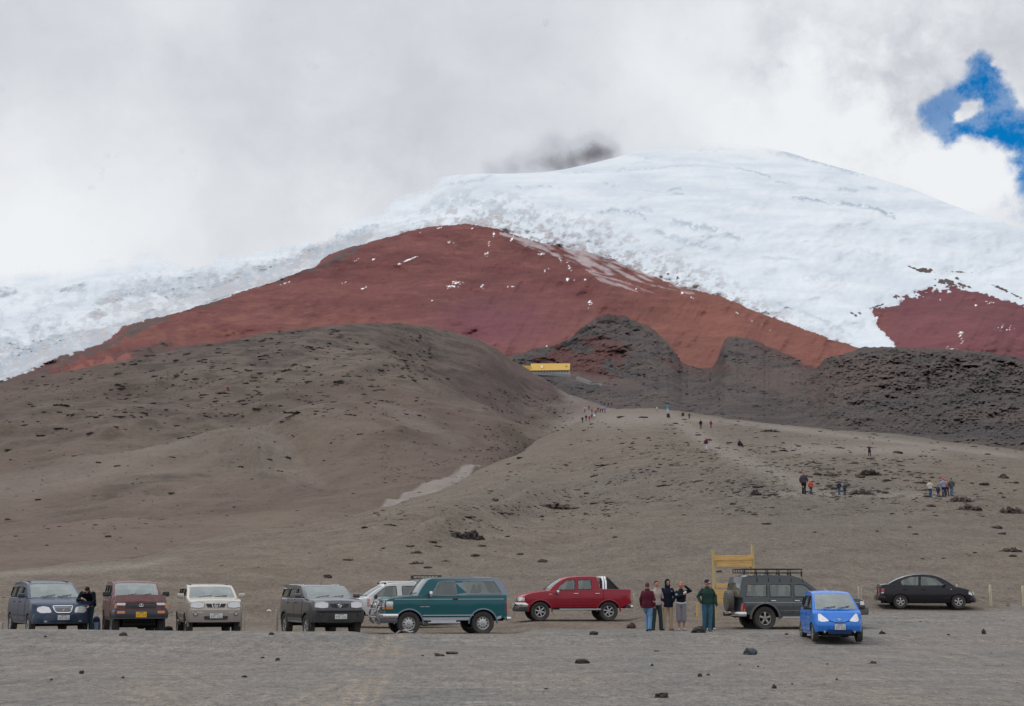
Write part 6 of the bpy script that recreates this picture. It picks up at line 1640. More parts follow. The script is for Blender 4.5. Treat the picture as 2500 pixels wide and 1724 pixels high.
    for a in 'LR':
        an, to = P['ank'+a], P['toe'+a]; d = (to-an); d.z = 0
        limb(bm, [an+Vector((0, 0, -.0))*s, an+Vector((0, 0, -.045))*s], [.05*s, .05*s], 10); limb(bm, [an-d.normalized()*.035*s+Vector((0, 0, -.052))*s, (an+to)/2+Vector((0, 0, -.02))*s, to+Vector((0, 0, .008))*s], [(.042*s, .042*s), (.048*s, .040*s), (.044*s, .030*s)], 10)
    out['shoes'] = remeshed(bm, vox, 0)
    if not hood and hair:
        bm = bmesh.new(); ell(bm, hp(0, .016, .022), (.084*s, .096*s, .108*s), 14, (nd, 0, f))
        if long_hair: ell(bm, hp(0, .06, -.06), (.07*s, .05*s, .10*s), 12, (nd, 0, f)); ell(bm, hp(0, .09, -.01), (.05*s, .04*s, .08*s), 12, (nd, 0, f))
        me = remeshed(bm, vox*.9, 0)
        for v in me.vertices:        # hairline
            q = Rm.transposed() @ (v.co-h)/s
            if q.y < -.015 and q.z < .055: v.co = h+Rm @ (Vector((q.x*.8, max(q.y, -.01)*.5+.02, q.z))*s)
            elif q.z < -.03 and not long_hair: v.co = h+Rm @ (Vector((q.x*.75, q.y*.75, -.03+q.z*.2))*s)
        out['hair'] = me
    if cap:
        bm = bmesh.new(); ell(bm, hp(0, .005, .055), (.088*s, .103*s, .078*s), 14, (nd, 0, f)); limb(bm, [hp(0, -.08, .055), hp(0, -.165, .04)], [(.07*s, .016*s), (.055*s, .010*s)], 10)
        out['cap'] = remeshed(bm, vox*.9, 0)
    bm = bmesh.new()
    for sd in (-1, 1): ell(bm, hp(sd*.031, -.087, .018), (.012*s, .008*s, .007*s), 6, (nd, 0, f))
    me = bpy.data.meshes.new('eyes'); bm.to_mesh(me); bm.free(); out['eyes'] = me
    return out
SKIN = pbr('skin', (.42, .22, .16), .55, var=.15); SKINR = pbr('ruddy_skin', (.48, .19, .14), .55, var=.15)
def fab(name, c, var=.5, sc=14): return pbr(name, c, .92, spec=.2, var=var, vscale=sc)
HAIRD = fab('dark_hair', (.035, .018, .014)); HAIRB = fab('brown_hair', (.10, .05, .03)); EYE = pbr('eye', (.01, .01, .01), .3)
def build_person(meshes, mats, loc, rz, label, group=None, sc=1.0, extra=None, kinds=None):
    root = empty('person', loc, rz, label=label, cat='person', group=group); root.scale = (sc,)*3
    for k, me in meshes.items():
        if k not in mats: continue
        o = bpy.data.objects.new(k, me); COL.objects.link(o); o.parent = root
        if len(me.materials) == 0: me.materials.append(None)
        o.material_slots[0].link = 'OBJECT'; o.material_slots[0].material = mats[k]
    return root
def stand(u, v, D, dz=0.):
    p = at(u, v, D); return (p.x, p.y, gz(p.x, p.y)+dz-.01)
def sub(root, name, fn, mat, smooth=40):
    b = bmesh.new(); fn(b); return bm_obj(name, b, mat, root, smooth)
DP = 51.5
G1 = 'people standing by the sign frame'
# maroon hooded top, back to the camera, walking
P = skeleton(1.66, w=1.08, kneeL=(.06, -.10, .52), ankL=(.02, .02, .09), toeL=(.03, -.15, .03), kneeR=(-.09, .06, .50), ankR=(-.10, .20, .12), toeR=(-.12, .06, .03), elL=(.26, -.02, 1.16), wrL=(.26, -.12, .94), elR=(-.27, .06, 1.14), wrR=(-.25, -.02, .93), collar=True)
M = person_meshes(P, hair='short', jg=.035, jhem=-.12)
build_person(M, dict(body=SKIN, jacket=fab('maroon_fleece', (.085, .014, .028)), trousers=fab('light_blue_jeans', (.13, .24, .38), .9, 9), shoes=fab('dark_shoes', (.02, .02, .02)), hair=HAIRB, eyes=EYE), stand(1582, 1538, 50.6, .02), R(165), 'person in a maroon hooded top and light blue jeans, back turned', G1, 1.0)
# beige sweater
P = skeleton(1.74, w=.95, kneeL=(.13, -.04, .50), ankL=(.16, .0, .09), toeL=(.20, -.14, .03), kneeR=(-.10, .0, .5), ankR=(-.14, .03, .09), toeR=(-.17, -.12, .03), elL=(.27, .05, 1.16), wrL=(.24, -.02, .93), face=-.1)
M = person_meshes(P, jg=.02, jhem=-.07)
build_person(M, dict(body=SKINR, jacket=fab('beige_sweater', (.40, .34, .31)), trousers=fab('dark_green_jeans', (.03, .05, .06)), shoes=fab('dark_shoes', (.02, .02, .02)), hair=HAIRD, eyes=EYE), stand(1604, 1533, 51.8), R(20), 'person in a pale beige sweater and dark jeans behind the maroon top', G1, 1.0)
# hooded navy jacket, hands in pockets
P = skeleton(1.80, w=1.03, elL=(.28, .05, 1.16), wrL=(.17, -.10, 1.0), elR=(-.28, .05, 1.16), wrR=(-.17, -.10, 1.0), kneeL=(.10, -.02, .50), ankL=(.10, .02, .09), kneeR=(-.12, -.02, .5), ankR=(-.17, .0, .09), toeR=(-.24, -.12, .03), toeL=(.15, -.14, .03), face=.1, nod=.12)
M = person_meshes(P, hood=True, jg=.035, jhem=-.17, hands=False)
r = build_person(M, dict(body=SKIN, jacket=fab('navy_hooded_jacket', (.011, .014, .028), .4), trousers=fab('khaki_trousers', (.47, .36, .25), .3), shoes=fab('tan_boots', (.22, .13, .08)), eyes=EYE), stand(1631, 1528, 52.0), R(8), 'person with the hood of a navy jacket up, hands in pockets, khaki trousers', G1, 1.0)
sub(r, 'jacket_badge', lambda b: add_box(b, (.11, -.195, 1.40), (.06, .01, .015)), fab('pale_badge', (.5, .5, .55)))
# person in shorts shading the face
P = skeleton(1.70, w=1.0, elL=(.36, -.02, 1.44), wrL=(.15, -.16, 1.62), elR=(-.20, -.20, 1.22), wrR=(.06, -.26, 1.30), kneeL=(.09, -.02, .5), ankL=(.09, .02, .09), kneeR=(-.09, -.02, .5), ankR=(-.08, .02, .09), toeR=(-.13, -.13, .03), toeL=(.14, -.13, .03), nod=.25, curl=.6)
M = person_meshes(P, shorts=.30, jg=.025, jhem=.06, sleeves=.96)
r = build_person(M, dict(body=SKINR, jacket=fab('black_pullover', (.012, .016, .022), .4), trousers=fab('grey_long_shorts', (.24, .22, .25), .3), shoes=fab('pale_trainers', (.48, .40, .36)), hair=fab('fair_hair', (.34, .20, .13)), eyes=EYE), stand(1664, 1529, 51.8), R(-4), 'person in grey knee-length shorts with an arm raised over the face', G1, 1.0)
sub(r, 'shirt_hem', lambda b: add_tube(b, [(.165*math.cos(t), .13*math.sin(t), .985+.02*math.cos(t*2)) for t in [2*math.pi*k/20 for k in range(20)]], [(.025, .03)]*20, 6, closed=True), fab('white_shirt', (.62, .62, .68)))
sub(r, 'sleeve_patch', lambda b: ell(b, (-.165, -.16, 1.26), (.05, .05, .05), 10), fab('pale_blue_print', (.20, .42, .52)))
sub(r, 'white_cuff', lambda b: limb(b, [(.10, -.25, 1.33), (.16, -.22, 1.36)], [.033, .036], 8), fab('white_cuff', (.65, .65, .62)))
# cap and green jacket
P = skeleton(1.80, w=1.04, elL=(.31, .04, 1.18), wrL=(.24, -.09, 1.0), elR=(-.31, .04, 1.18), wrR=(-.25, -.09, 1.0), kneeL=(.09, -.04, .5), ankL=(.06, -.06, .09), toeL=(.07, -.22, .03), kneeR=(-.11, -.02, .50), ankR=(-.12, .04, .09), toeR=(-.17, -.10, .03), face=.45, nod=.15)
M = person_meshes(P, cap=True, jg=.042, jhem=-.04, hands=False)
r = build_person(M, dict(body=SKINR, jacket=fab('dark_green_jacket', (.022, .050, .042), .5), trousers=fab('blue_jeans', (.045, .115, .16), .8, 9), shoes=fab('blue_grey_shoes', (.07, .11, .14)), hair=HAIRB, cap=fab('navy_cap', (.02, .025, .05)), eyes=EYE), stand(1728, 1535, 51.0), R(5), 'man in a peaked cap, puffy dark green jacket and blue jeans', G1, 1.0)
sub(r, 'cap_front', lambda b: ell(b, (.055, -.17, 1.715), (.045, .05, .02), 10), fab('white_cap_front', (.55, .55, .58)))
P = skeleton(1.66, w=.9)
M = person_meshes(P, jg=.02)
build_person(M, dict(body=SKIN, jacket=fab('dark_green_jacket', (.022, .050, .042), .5), trousers=fab('dark_green_jeans', (.03, .05, .06)), shoes=fab('white_trainers', (.6, .6, .58)), hair=HAIRD, eyes=EYE), stand(1735, 1530, 52.6), R(12), 'person in white trainers hidden behind the man in the cap', G1, 1.0)
# person bending between the minivan and the maroon car
P = skeleton(1.76, w=1.15, pelvis=(0, .08, .97), waist=(.0, .04, 1.12), chest=(.03, -.12, 1.27), shoulder_mid=(.06, -.26, 1.38), neck=(.09, -.34, 1.42), head=(.13, -.44, 1.46), nod=1.15, face=.5, shL=(.25, -.22, 1.34), elL=(.33, -.28, 1.10), wrL=(.24, -.46, .95), shR=(-.13, -.25, 1.35), elR=(-.24, -.30, 1.14), wrR=(-.03, -.48, 1.16), collar=True)
M = person_meshes(P, jg=.045, jhem=-.05)
r = build_person(M, dict(body=SKIN, jacket=fab('black_anorak', (.012, .014, .022), .5), trousers=fab('worn_teal_jeans', (.04, .10, .14), .6), shoes=fab('dark_shoes', (.02, .02, .02)), hair=HAIRD, eyes=EYE), stand(213, 1541, 48.6, .04), R(-8), 'person in a black anorak bending forward between the minivan and the maroon car', None, 1.0)
sub(r, 'blue_hem', lambda b: limb(b, [(-.14, -.24, 1.10), (.02, -.28, 1.04), (.13, -.24, 1.06)], [(.06, .05), (.07, .05), (.05, .04)], 10), fab('blue_lining', (.03, .035, .22)))
sub(r, 'held_strap', lambda b: limb(b, [(-.02, -.50, 1.20), (.06, -.48, 1.16), (.10, -.44, 1.12)], [.03, .025, .02], 8), fab('yellow_green_strap', (.48, .45, .16)))
sub(r, 'belt', lambda b: limb(b, [(-.16, -.10, .99), (0, -.14, .96), (.16, -.09, .92)], [.018, .018, .018], 6), fab('pale_belt', (.35, .33, .28)))
# things lying between and beside the cars
def bag(u, v, D, size, mats, label, name='bag', dz=0):
    p = stand(u, v, D, dz); root = empty(name, p, .3, label=label, cat='bag')
    bm = bmesh.new(); ell(bm, (0, 0, size[2]*.5), (size[0]/2, size[1]/2, size[2]/2), 14); ell(bm, (0, 0, size[2]*.3), (size[0]*.52, size[1]*.52, size[2]*.32), 14)
    me = remeshed(bm, .02, 2); link_mesh('sack', me, mats[0], root)
    sub(root, 'flap', lambda b: ell(b, (0, -size[1]*.12, size[2]*.82), (size[0]*.40, size[1]*.42, size[2]*.2), 12), mats[1])
    sub(root, 'strap', lambda b: add_tube(b, [(size[0]*.3*math.cos(t), -size[1]*.45, size[2]*.55+size[2]*.4*math.sin(t)) for t in np.linspace(-.6, math.pi+.6, 12)], .012, 5), mats[1])
    return root
bag(234, 1541, 49.0, (.30, .3, .62), (fab('pale_blue_nylon', (.34, .44, .54)), fab('dark_navy_nylon', (.05, .07, .16))), 'pale blue tall bag on the ground left of the maroon car')
def cone():
    p = stand(394, 1541, 49.0); root = empty('warning_cone', p, 0, label='small red cone beside the front wheel of the maroon car', cat='cone')
    sub(root, 'cone', lambda b: add_tube(b, [(0, 0, .30), (0, 0, .42), (0, 0, .60)], [.06, .045, .02], 12), pbr('red_cone', (.42, .03, .06), .5))
    sub(root, 'base', lambda b: add_box(b, (0, 0, .15), (.26, .26, .30), None, .03), pbr('grey_cone_base', (.05, .05, .055), .7)); return root
cone()
p = at(413, 1541, 49.5)
bag(411, 1541, 49.8, (.34, .26, .30), (fab('charcoal_cloth', (.05, .05, .055)), fab('charcoal_strap', (.09, .09, .10))), 'dark rucksack on the ground right of the red cone', 'rucksack')

def metal_piece():
    p = stand(988, 1543, 50.4); b = bmesh.new()
    add_tube(b, [(-.30, 0, .05), (-.16, -.02, .16), (.02, -.02, .17), (.18, 0, .10), (.30, .02, .13)], [.03, .045, .045, .035, .03], 6)
    o = bm_obj('metal_piece', b, pbr('pale_metal', (.45, .45, .43), .5, metal=.2), None, 50); o.location = p; o.rotation_euler = (0, 0, .1)
    tag(o, 'pale bent metal piece lying against the front wheel of the teal car', 'scrap metal')
metal_piece()
def paper():
    h = hit(657, 1494, 'g')[0]; b = bmesh.new(); add_tube(b, [(-.07, 0, .02), (-.02, .02, .07), (.03, -.01, .05), (.08, .01, .02)], [(.04, .06), (.06, .05), (.05, .05), (.03, .04)], 7)
    o = bm_obj('litter', b, pbr('white_paper', (.7, .68, .64), .8), None, 50); o.location = h; tag(o, 'small white crumpled litter on the slope left of the blue-grey compact car', 'litter')
paper()
# ---------------- walkers on the slope
POSES = {}
POSES['walk'] = person_meshes(skeleton(1.75, w=1.1, kneeL=(.08, -.12, .52), ankL=(.09, -.14, .10), toeL=(.11, -.28, .04), kneeR=(-.08, .04, .50), ankR=(-.10, .20, .12), toeR=(-.11, .06, .04), elL=(.27, .10, 1.17), wrL=(.27, .02, .97), elR=(-.27, -.02, 1.17), wrR=(-.26, -.18, 1.02)), vox=.022, jg=.035, jhem=-.08)
POSES['stand'] = person_meshes(skeleton(1.75, w=1.1), vox=.022, jg=.035, jhem=-.08)
POSES['arms'] = person_meshes(skeleton(1.75, w=1.05, elL=(.42, -.02, 1.36), wrL=(.60, -.06, 1.22), elR=(-.36, -.05, 1.38), wrR=(-.20, -.2, 1.46), kneeL=(.12, -.02, .5), ankL=(.16, 0, .09), toeL=(.2, -.13, .03), kneeR=(-.1, .0, .5), ankR=(-.12, 0, .09)), vox=.022, jg=.03, jhem=-.08)
POSES['lean'] = person_meshes(skeleton(1.75, w=1.1, pelvis=(0, .05, .95), chest=(0, -.10, 1.26), waist=(0, 0, 1.10), shoulder_mid=(0, -.16, 1.38), neck=(0, -.22, 1.44), head=(0, -.30, 1.52), nod=.5, shL=(.185, -.15, 1.35), shR=(-.185, -.15, 1.35), elL=(.30, -.14, 1.12), wrL=(.22, -.30, .97), elR=(-.3, -.14, 1.12), wrR=(-.22, -.3, .97)), vox=.022, jg=.035, jhem=-.08)
POSES['sit'] = person_meshes(skeleton(1.75, w=1.05, pelvis=(0, .10, .32), waist=(0, .08, .48), chest=(0, .0, .66), shoulder_mid=(0, -.05, .80), neck=(0, -.07, .88), head=(0, -.11, .99), nod=.2, hipL=(.09, .05, .30), hipR=(-.09, .05, .30), kneeL=(.14, -.34, .48), ankL=(.14, -.48, .10), toeL=(.15, -.62, .03), kneeR=(-.14, -.34, .46), ankR=(-.14, -.5, .10), toeR=(-.15, -.64, .03),
                            shL=(.185, -.04, .77), shR=(-.185, -.04, .77), elL=(.27, -.18, .58), wrL=(.16, -.36, .56), elR=(-.27, -.18, .58), wrR=(-.16, -.36, .56)), vox=.022, jg=.035, jhem=-.02)
_fc = {}
def F(c, t='cloth'):
    k = t+'_%d_%d_%d' % tuple(int(x*255) for x in c)
    return fab(k, c, .3)
WALK = [ # u, foot v, height px, pose, facing deg (0 = towards camera), jacket, trousers, label, hat
 (1963, 1207, 53, 'walk', 175, (.07, .06, .07), (.015, .014, .02), 'tall walker in a grey jacket and black trousers with a pink hat', (.50, .22, .18)),
 (1980, 1207, 34, 'walk', 180, (.55, .09, .05), (.03, .06, .12), 'small walker in a red and orange jacket beside the pink hat', (.6, .5, .5)),
 (2049, 1208, 32, 'walk', 170, (.025, .04, .075), (.04, .12, .20), 'walker in navy jacket and blue jeans left of a long rock cluster', None),
 (2063, 1209, 29, 'walk', 180, (.045, .065, .06), (.04, .06, .08), 'walker in dull green next to the navy jacket', None),
 (2272, 1215, 40, 'walk', 170, (.52, .50, .42), (.03, .08, .20), 'walker in a cream jacket and blue jeans, left of the group by the long boulder', None),
 (2291, 1213, 27, 'stand', 180, (.035, .06, .12), (.08, .03, .06), 'small child in dark blue held by the cream jacket walker', None),
 (2305, 1213, 43, 'walk', 180, (.28, .28, .42), (.02, .03, .06), 'walker in a lilac top and dark trousers with a bright red hat', (.65, .10, .04)),
 (2313, 1210, 38, 'walk', 190, (.60, .16, .04), (.10, .04, .10), 'walker in an orange jacket half hidden behind the lilac top', (.6, .15, .05)),
 (2324, 1210, 40, 'walk', 175, (.08, .10, .10), (.08, .16, .20), 'walker in a grey-green jacket and jeans, rightmost of the slope group', (.05, .06, .06)),
 (1724, 1098, 27, 'walk', 180, (.10, .015, .03), (.52, .58, .62), 'lone walker in a maroon top and white trousers', None),
 (1711, 1047, 22, 'walk', 180, (.03, .02, .05), (.07, .06, .06), 'walker in dark purple left of the red one near the crest', None),
 (1736, 1045, 19, 'walk', 180, (.35, .035, .07), (.12, .09, .09), 'walker in a red jacket near the crest', None),
 (1805, 1091, 19, 'sit', 60, (.045, .03, .06), (.03, .025, .035), 'person in dark purple sitting on a low rock', None),
 (2123, 1114, 26, 'arms', 0, (.03, .035, .06), (.015, .015, .02), 'dark-clothed person with arms out, alone on the right slope', None),
 (1630, 1007, 16, 'stand', 0, (.03, .22, .36), (.55, .66, .70), 'walker with a bright blue top and white trousers on the crest', None),
 (1631, 1022, 14, 'sit', 20, (.03, .025, .035), (.04, .035, .04), 'dark seated person just below the bright blue top', None),
 (1668, 1018, 12, 'sit', -20, (.03, .03, .03), (.03, .03, .03), 'seated person in black on the crest', None),
 (1683, 1023, 14, 'stand', 180, (.06, .07, .06), (.05, .06, .07), 'standing walker in dark grey right of the black seated one', None),
 (1604, 1006, 12, 'stand', 180, (.42, .42, .38), (.30, .30, .28), 'walker in pale grey at the left end of the crest', None),
 (1477, 1008, 16, 'walk', 180, (.20, .22, .40), (.16, .18, .24), 'walker with a lavender pack at the right end of the path group', None),
 (1428, 1007, 15, 'walk', 180, (.55, .26, .25), (.08, .05, .06), 'walker in pale pink at the upper left of the path group', (.12, .04, .05)),
 (1438, 1001, 10, 'walk', 180, (.10, .05, .05), (.08, .05, .05), 'small dark brown walker right of the pink one', None),
 (1445, 1009, 11, 'walk', 180, (.32, .05, .05), (.12, .06, .06), 'walker in a brick red jacket, upper row of the path group', None),
 (1455, 1011, 11, 'walk', 180, (.38, .05, .04), (.15, .12, .12), 'walker in scarlet right of the brick red jacket', None),
 (1460, 1006, 11, 'walk', 180, (.05, .03, .04), (.10, .07, .08), 'walker in black in the upper row of the path group', None),
 (1466, 1007, 10, 'walk', 180, (.16, .05, .07), (.12, .06, .07), 'walker in dull crimson left of the white hat', None),
 (1471, 1007, 10, 'walk', 180, (.18, .05, .07), (.12, .06, .07), 'walker with a white hat and wine red jacket', (.7, .7, .7)),
 (1422, 1032, 14, 'walk', 180, (.05, .045, .045), (.05, .045, .05), 'walker in dark grey at the lower left of the path group', None),
 (1431, 1028, 14, 'walk', 180, (.035, .02, .025), (.16, .14, .13), 'walker in black next to the crimson one, lower row', None),
 (1439, 1029, 14, 'walk', 180, (.42, .02, .08), (.18, .15, .15), 'walker in bright crimson in the lower row of the path group', None),
 (1445, 1024, 13, 'walk', 180, (.04, .07, .22), (.12, .12, .16), 'walker in royal blue between crimson and white', None),
 (1451, 1024, 12, 'walk', 180, (.62, .62, .55), (.16, .20, .18), 'walker in a white jacket at the right of the lower row', None),
 (1468, 990, 13, 'walk', 180, (.07, .07, .20), (.18, .19, .22), 'walker in indigo farther up the path against the dark lava', None),
 (1476, 992, 9, 'walk', 180, (.06, .03, .035), (.06, .03, .035), 'tiny maroon-dark walker farther up the path', None),
 (1485, 992, 9, 'walk', 180, (.06, .03, .035), (.06, .04, .04), 'tiny dark walker right of the maroon-dark one', None),
 (1493, 991, 8, 'walk', 180, (.05, .05, .045), (.05, .05, .045), 'tiny olive-dark walker at the top bend of the path', None),
 (555, 953, 17, 'sit', 20, (.48, .02, .04), (.04, .10, .12), 'lone person in red sitting high on the left hill', None),
]
for (u, v, hp_, pose, face, jc, tc_, label, hat) in WALK:
    hh = hit(u, v)
    if not hh: continue
    loc, dist, kk, nor = hh; ht = hp_*dist/FPX; base = {'sit': 1.10, 'lean': 1.62}.get(pose, 1.75)
    sc = max(.5, min(1.3, ht/base*(1.15 if hp_ < 18 else 1.04)))
    if hp_ < 18: jc = tuple(min(.85, c*1.35) for c in jc)
    bear = -math.atan2(loc.x, loc.y)
    mats = dict(body=SKIN, jacket=F(jc), trousers=F(tc_))
    if hp_ > 18: mats.update(shoes=F((.03, .03, .03)), hair=F(hat) if hat else HAIRD)
    elif hat: mats.update(hair=F(hat, 'hat'))
    build_person(POSES[pose], mats, (loc.x, loc.y, loc.z-.03), bear+R(face), label, 'walkers on the slopes', sc)
# ============================================================ ROCKS
def rock_mat(name, c1, c2, c3):
    m = bpy.data.materials.new(name); m.use_nodes = True; n = NT(m.node_tree); bs = n.n['Principled BSDF']; bs.inputs['Roughness'].default_value = .9; bs.inputs['Specular IOR Level'].default_value = .25
    pos = n.node('ShaderNodeNewGeometry').outputs['Position']
    a = n.noise(pos, 3.5, 6, .7); b_ = n.noise(pos, 18, 5, .75)
    col = n.mix(n.ramp(a, .35, .65), c1, c2); col = n.mix(n.math('MULTIPLY', n.ramp(b_, .55, .72), .6), col, c3)
    n.link(col, bs.inputs['Base Color']); bump(n, bs, n.math('ADD', a, n.math('MULTIPLY', b_, .4)), .8, .12); return m
RK_D = rock_mat('dark_lava_rock', (.045, .037, .035), (.075, .062, .058), (.14, .12, .115))
RK_B = rock_mat('brown_lava_rock', (.07, .05, .045), (.105, .08, .072), (.17, .14, .13))
RK_G = rock_mat('blue_grey_rock', (.06, .07, .08), (.10, .115, .13), (.22, .24, .27))
from mathutils import noise as mnoise
def rock_mesh(name, w, d, h, seed, sub=3, lumps=1.0, sink=.25, stretch=1.0):
    bm = bmesh.new(); bmesh.ops.create_icosphere(bm, subdivisions=sub, radius=1.0)
    o = Vector((seed*7.3, seed*3.1, seed*1.7))
    for v in bm.verts:
        p = v.co.normalized(); n1 = mnoise.noise(p*1.3+o); n2 = mnoise.noise(p*3.1+o*2); n3 = mnoise.noise(p*7.0+o)
        q = 1+.42*n1*lumps+.26*n2*lumps+.12*n3
        # facets
        c = mnoise.cell(p*2.2+o); q *= 1+.10*(c-.5)
        v.co = Vector((p.x*w/2*q*stretch, p.y*d/2*q, (p.z*q)*h*.62+h*(.5-sink)))
    me = bpy.data.meshes.new(name); bm.to_mesh(me); bm.free()
    me.polygons.foreach_set('use_smooth', np.ones(len(me.polygons), bool)); me.set_sharp_from_angle(angle=R(28)); return me
def outcrop_mesh(name, w, d, h, seed, n=9):
    """a jagged cluster grown together into one mass"""
    rnd = random.Random(seed); bm = bmesh.new()
    for k in range(n):
        t = (k+.5)/n-.5; x = t*w*.86; q = (1-(2*t)**2*.75)
        hh = h*q*rnd.uniform(.6, 1.05); ww = w/n*rnd.uniform(1.2, 2.2); b2 = bmesh.new()
        me = rock_mesh('t', ww, d*rnd.uniform(.5, .9), hh, seed+k*1.7, 2, 1.2); b2.from_mesh(me); bpy.data.meshes.remove(me)
        for v in b2.verts: v.co += Vector((x, rnd.uniform(-.2, .2)*d, -.12*h))
        me = bpy.data.meshes.new('t'); b2.to_mesh(me); b2.free(); bm.from_mesh(me); bpy.data.meshes.remove(me)
    me = remeshed(bm, max(w/110, .035), 0); me.name = name
    co = np.empty(len(me.vertices)*3, np.float32); me.vertices.foreach_get('co', co); co = co.reshape(-1, 3)
    f = 26/max(w, .5); nz_ = fbm(co[:, 0]*f*.5+seed, co[:, 2]*f+co[:, 1]*f*.5, 3, 7)*h*.14
    co[:, 2] += nz_; co[:, 1] += nz_*.6; me.vertices.foreach_set('co', co.ravel()); me.update()
    me.polygons.foreach_set('use_smooth', np.zeros(len(me.polygons), bool)); return me
rn = random.Random(5); REP = {'stone': [], 'rock': [], 'ledge': []}
_slope_dn = 0
def put_rock(u, v, wpx, hpx, mat, label, group=None, cluster=False, name='rock', which='ghl', cat='rock'):
    """u, v: centre of the foot in the photo; size in photo pixels"""
    hh = hit(u, v, which)
    if not hh: return None
    loc, dist, k, nor = hh; w_ = wpx*dist/FPX; h = hpx*dist/FPX
    # apparent height on a slope: part of it is the footprint seen at an angle
    seed = rn.uniform(0, 90)
    if cluster: me = outcrop_mesh(name, w_, max(w_*.45, h), h*(1.05 if hpx > 12 else .85), int(seed*10), 9)
    else: me = rock_mesh(name, w_*1.1, max(w_*.75, h), h*(.80 if k != 'g' or dist > 60 else 1.05), seed, 3, 1.25)
    o = link_mesh(name, me, mat); o.location = (loc.x, loc.y+(.0), loc.z-h*.06); o.rotation_euler = (0, 0, -math.atan2(loc.x, loc.y)+(0 if cluster else rn.uniform(-.3, .3)))
    tag(o, label, cat, group); return o
GL = 'loose rocks on the car park gravel'; GS = 'lava rocks on the near slope'; GH = 'dark rock ledges on the left hill'
BIG = [
 (1706, 1545, 30, 17, RK_D, 'large dark rock on the gravel in front of the man in the cap', GL, 0),
 (1831, 1599, 26, 19, RK_G, 'blue-grey angular rock on the gravel left of the blue hatchback', GL, 0),
 (1421, 1620, 31, 13, RK_D, 'wide two-lobed dark rock in the middle of the gravel', GL, 0),
 (1616, 1703, 29, 14, RK_D, 'boat-shaped dark rock at the bottom edge of the photo', GL, 0),
 (1543, 1534, 20, 14, RK_B, 'reddish brown rock on the gravel left of the maroon hooded walker', GL, 0),
 (1450, 1550, 20, 11, RK_D, 'grey rock on the gravel below the red pickup', GL, 0),
 (1104, 1597, 27, 8, RK_B, 'flat brown rock, right one of a pair below the teal car', GL, 0),
 (1071, 1602, 22, 8, RK_B, 'flat brown rock, left one of a pair below the teal car', GL, 0),
 (302, 1552, 16, 9, RK_D, 'dark rock on the gravel below the maroon off-road car', GL, 0),
 (199, 1645, 12, 9, RK_D, 'small black pointed rock low on the left gravel', GL, 0),
 (1709, 1652, 10, 9, RK_D, 'round dark rock paired with a smaller stone, right of centre', GL, 0),
 (1891, 1681, 11, 11, RK_D, 'small upright dark rock near the bottom right', GL, 0),
 (2132, 1620, 14, 7, RK_B, 'olive brown rock on the gravel right of the blue hatchback', GL, 0),
 (2154, 1548, 12, 8, RK_D, 'dark rock on the gravel between the hatchback and the saloon car', GL, 0),
 (2402, 1548, 9, 13, RK_D, 'small upright dark rock with a pale hump, far right gravel', GL, 0),
 (1139, 1313, 100, 30, RK_D, 'biggest lava outcrop, a long dark mound above the teal car', GS, 1),
 (1358, 1240, 122, 16, RK_B, 'long low rock ledge along the bench above the red pickup', GS, 1),
 (2345, 1223, 66, 17, RK_B, 'long boulder ridge at the feet of the right hand walkers', GS, 1),
 (2366, 1243, 62, 18, RK_B, 'second, lower part of the boulder ridge below the right hand walkers', GS, 1),
 (2470, 1252, 66, 26, RK_B, 'broad rock cluster cut by the right edge of the photo', GS, 1),
 (2466, 1346, 58, 14, RK_D, 'elongated dark rock above the right end post', GS, 1),
 (2102, 1205, 66, 16, RK_B, 'wide rock cluster right of the navy jacket walker', GS, 1),
 (1845, 1208, 34, 20, RK_D, 'dark rock clump left of the tall walker', GS, 1),
 (1890, 1208, 40, 9, RK_D, 'low dark rock row just left of the tall walker', GS, 1),
 (1876, 1054, 58, 11, RK_D, 'dark rock patch below the lava field edge', GS, 1),
 (2028, 1162, 24, 12, RK_B, 'brown boulder on the slope above the navy walker', GS, 0),
 (2120, 1160, 70, 22, RK_D, 'scattered dark rock cluster in the middle of the right slope', GS, 1),
]
for r_ in BIG: put_rock(r_[0], r_[1], r_[2], r_[3], r_[4], r_[5], r_[6], bool(r_[7]), name='outcrop' if r_[7] else 'rock')
SML = [(1729, 1649, 8, 5), (300, 1656, 7, 5), (125, 1661, 6, 5), (597, 1654, 12, 5), (677, 1613, 10, 7), (663, 1550, 12, 6), (111, 1556, 6, 4), (641, 1607, 9, 4), (1333, 1683, 9, 4), (1032, 1602, 5, 4), (2043, 1660, 6, 4), (1592, 1626, 7, 6), (1605, 1591, 8, 3), (1920, 1550, 9, 4), (1600, 1591, 7, 3), (2316, 1551, 7, 4), (1934, 1671, 5, 4), (2020, 1622, 5, 3), (1851, 1629, 5, 4), (1806, 1624, 4, 3)]
for (u, v, a_, b_) in SML: REP['stone'].append((put_rock(u, v, a_, b_, RK_D, 'small dark stone', GL, name='stone', cat='stone'), u, v))
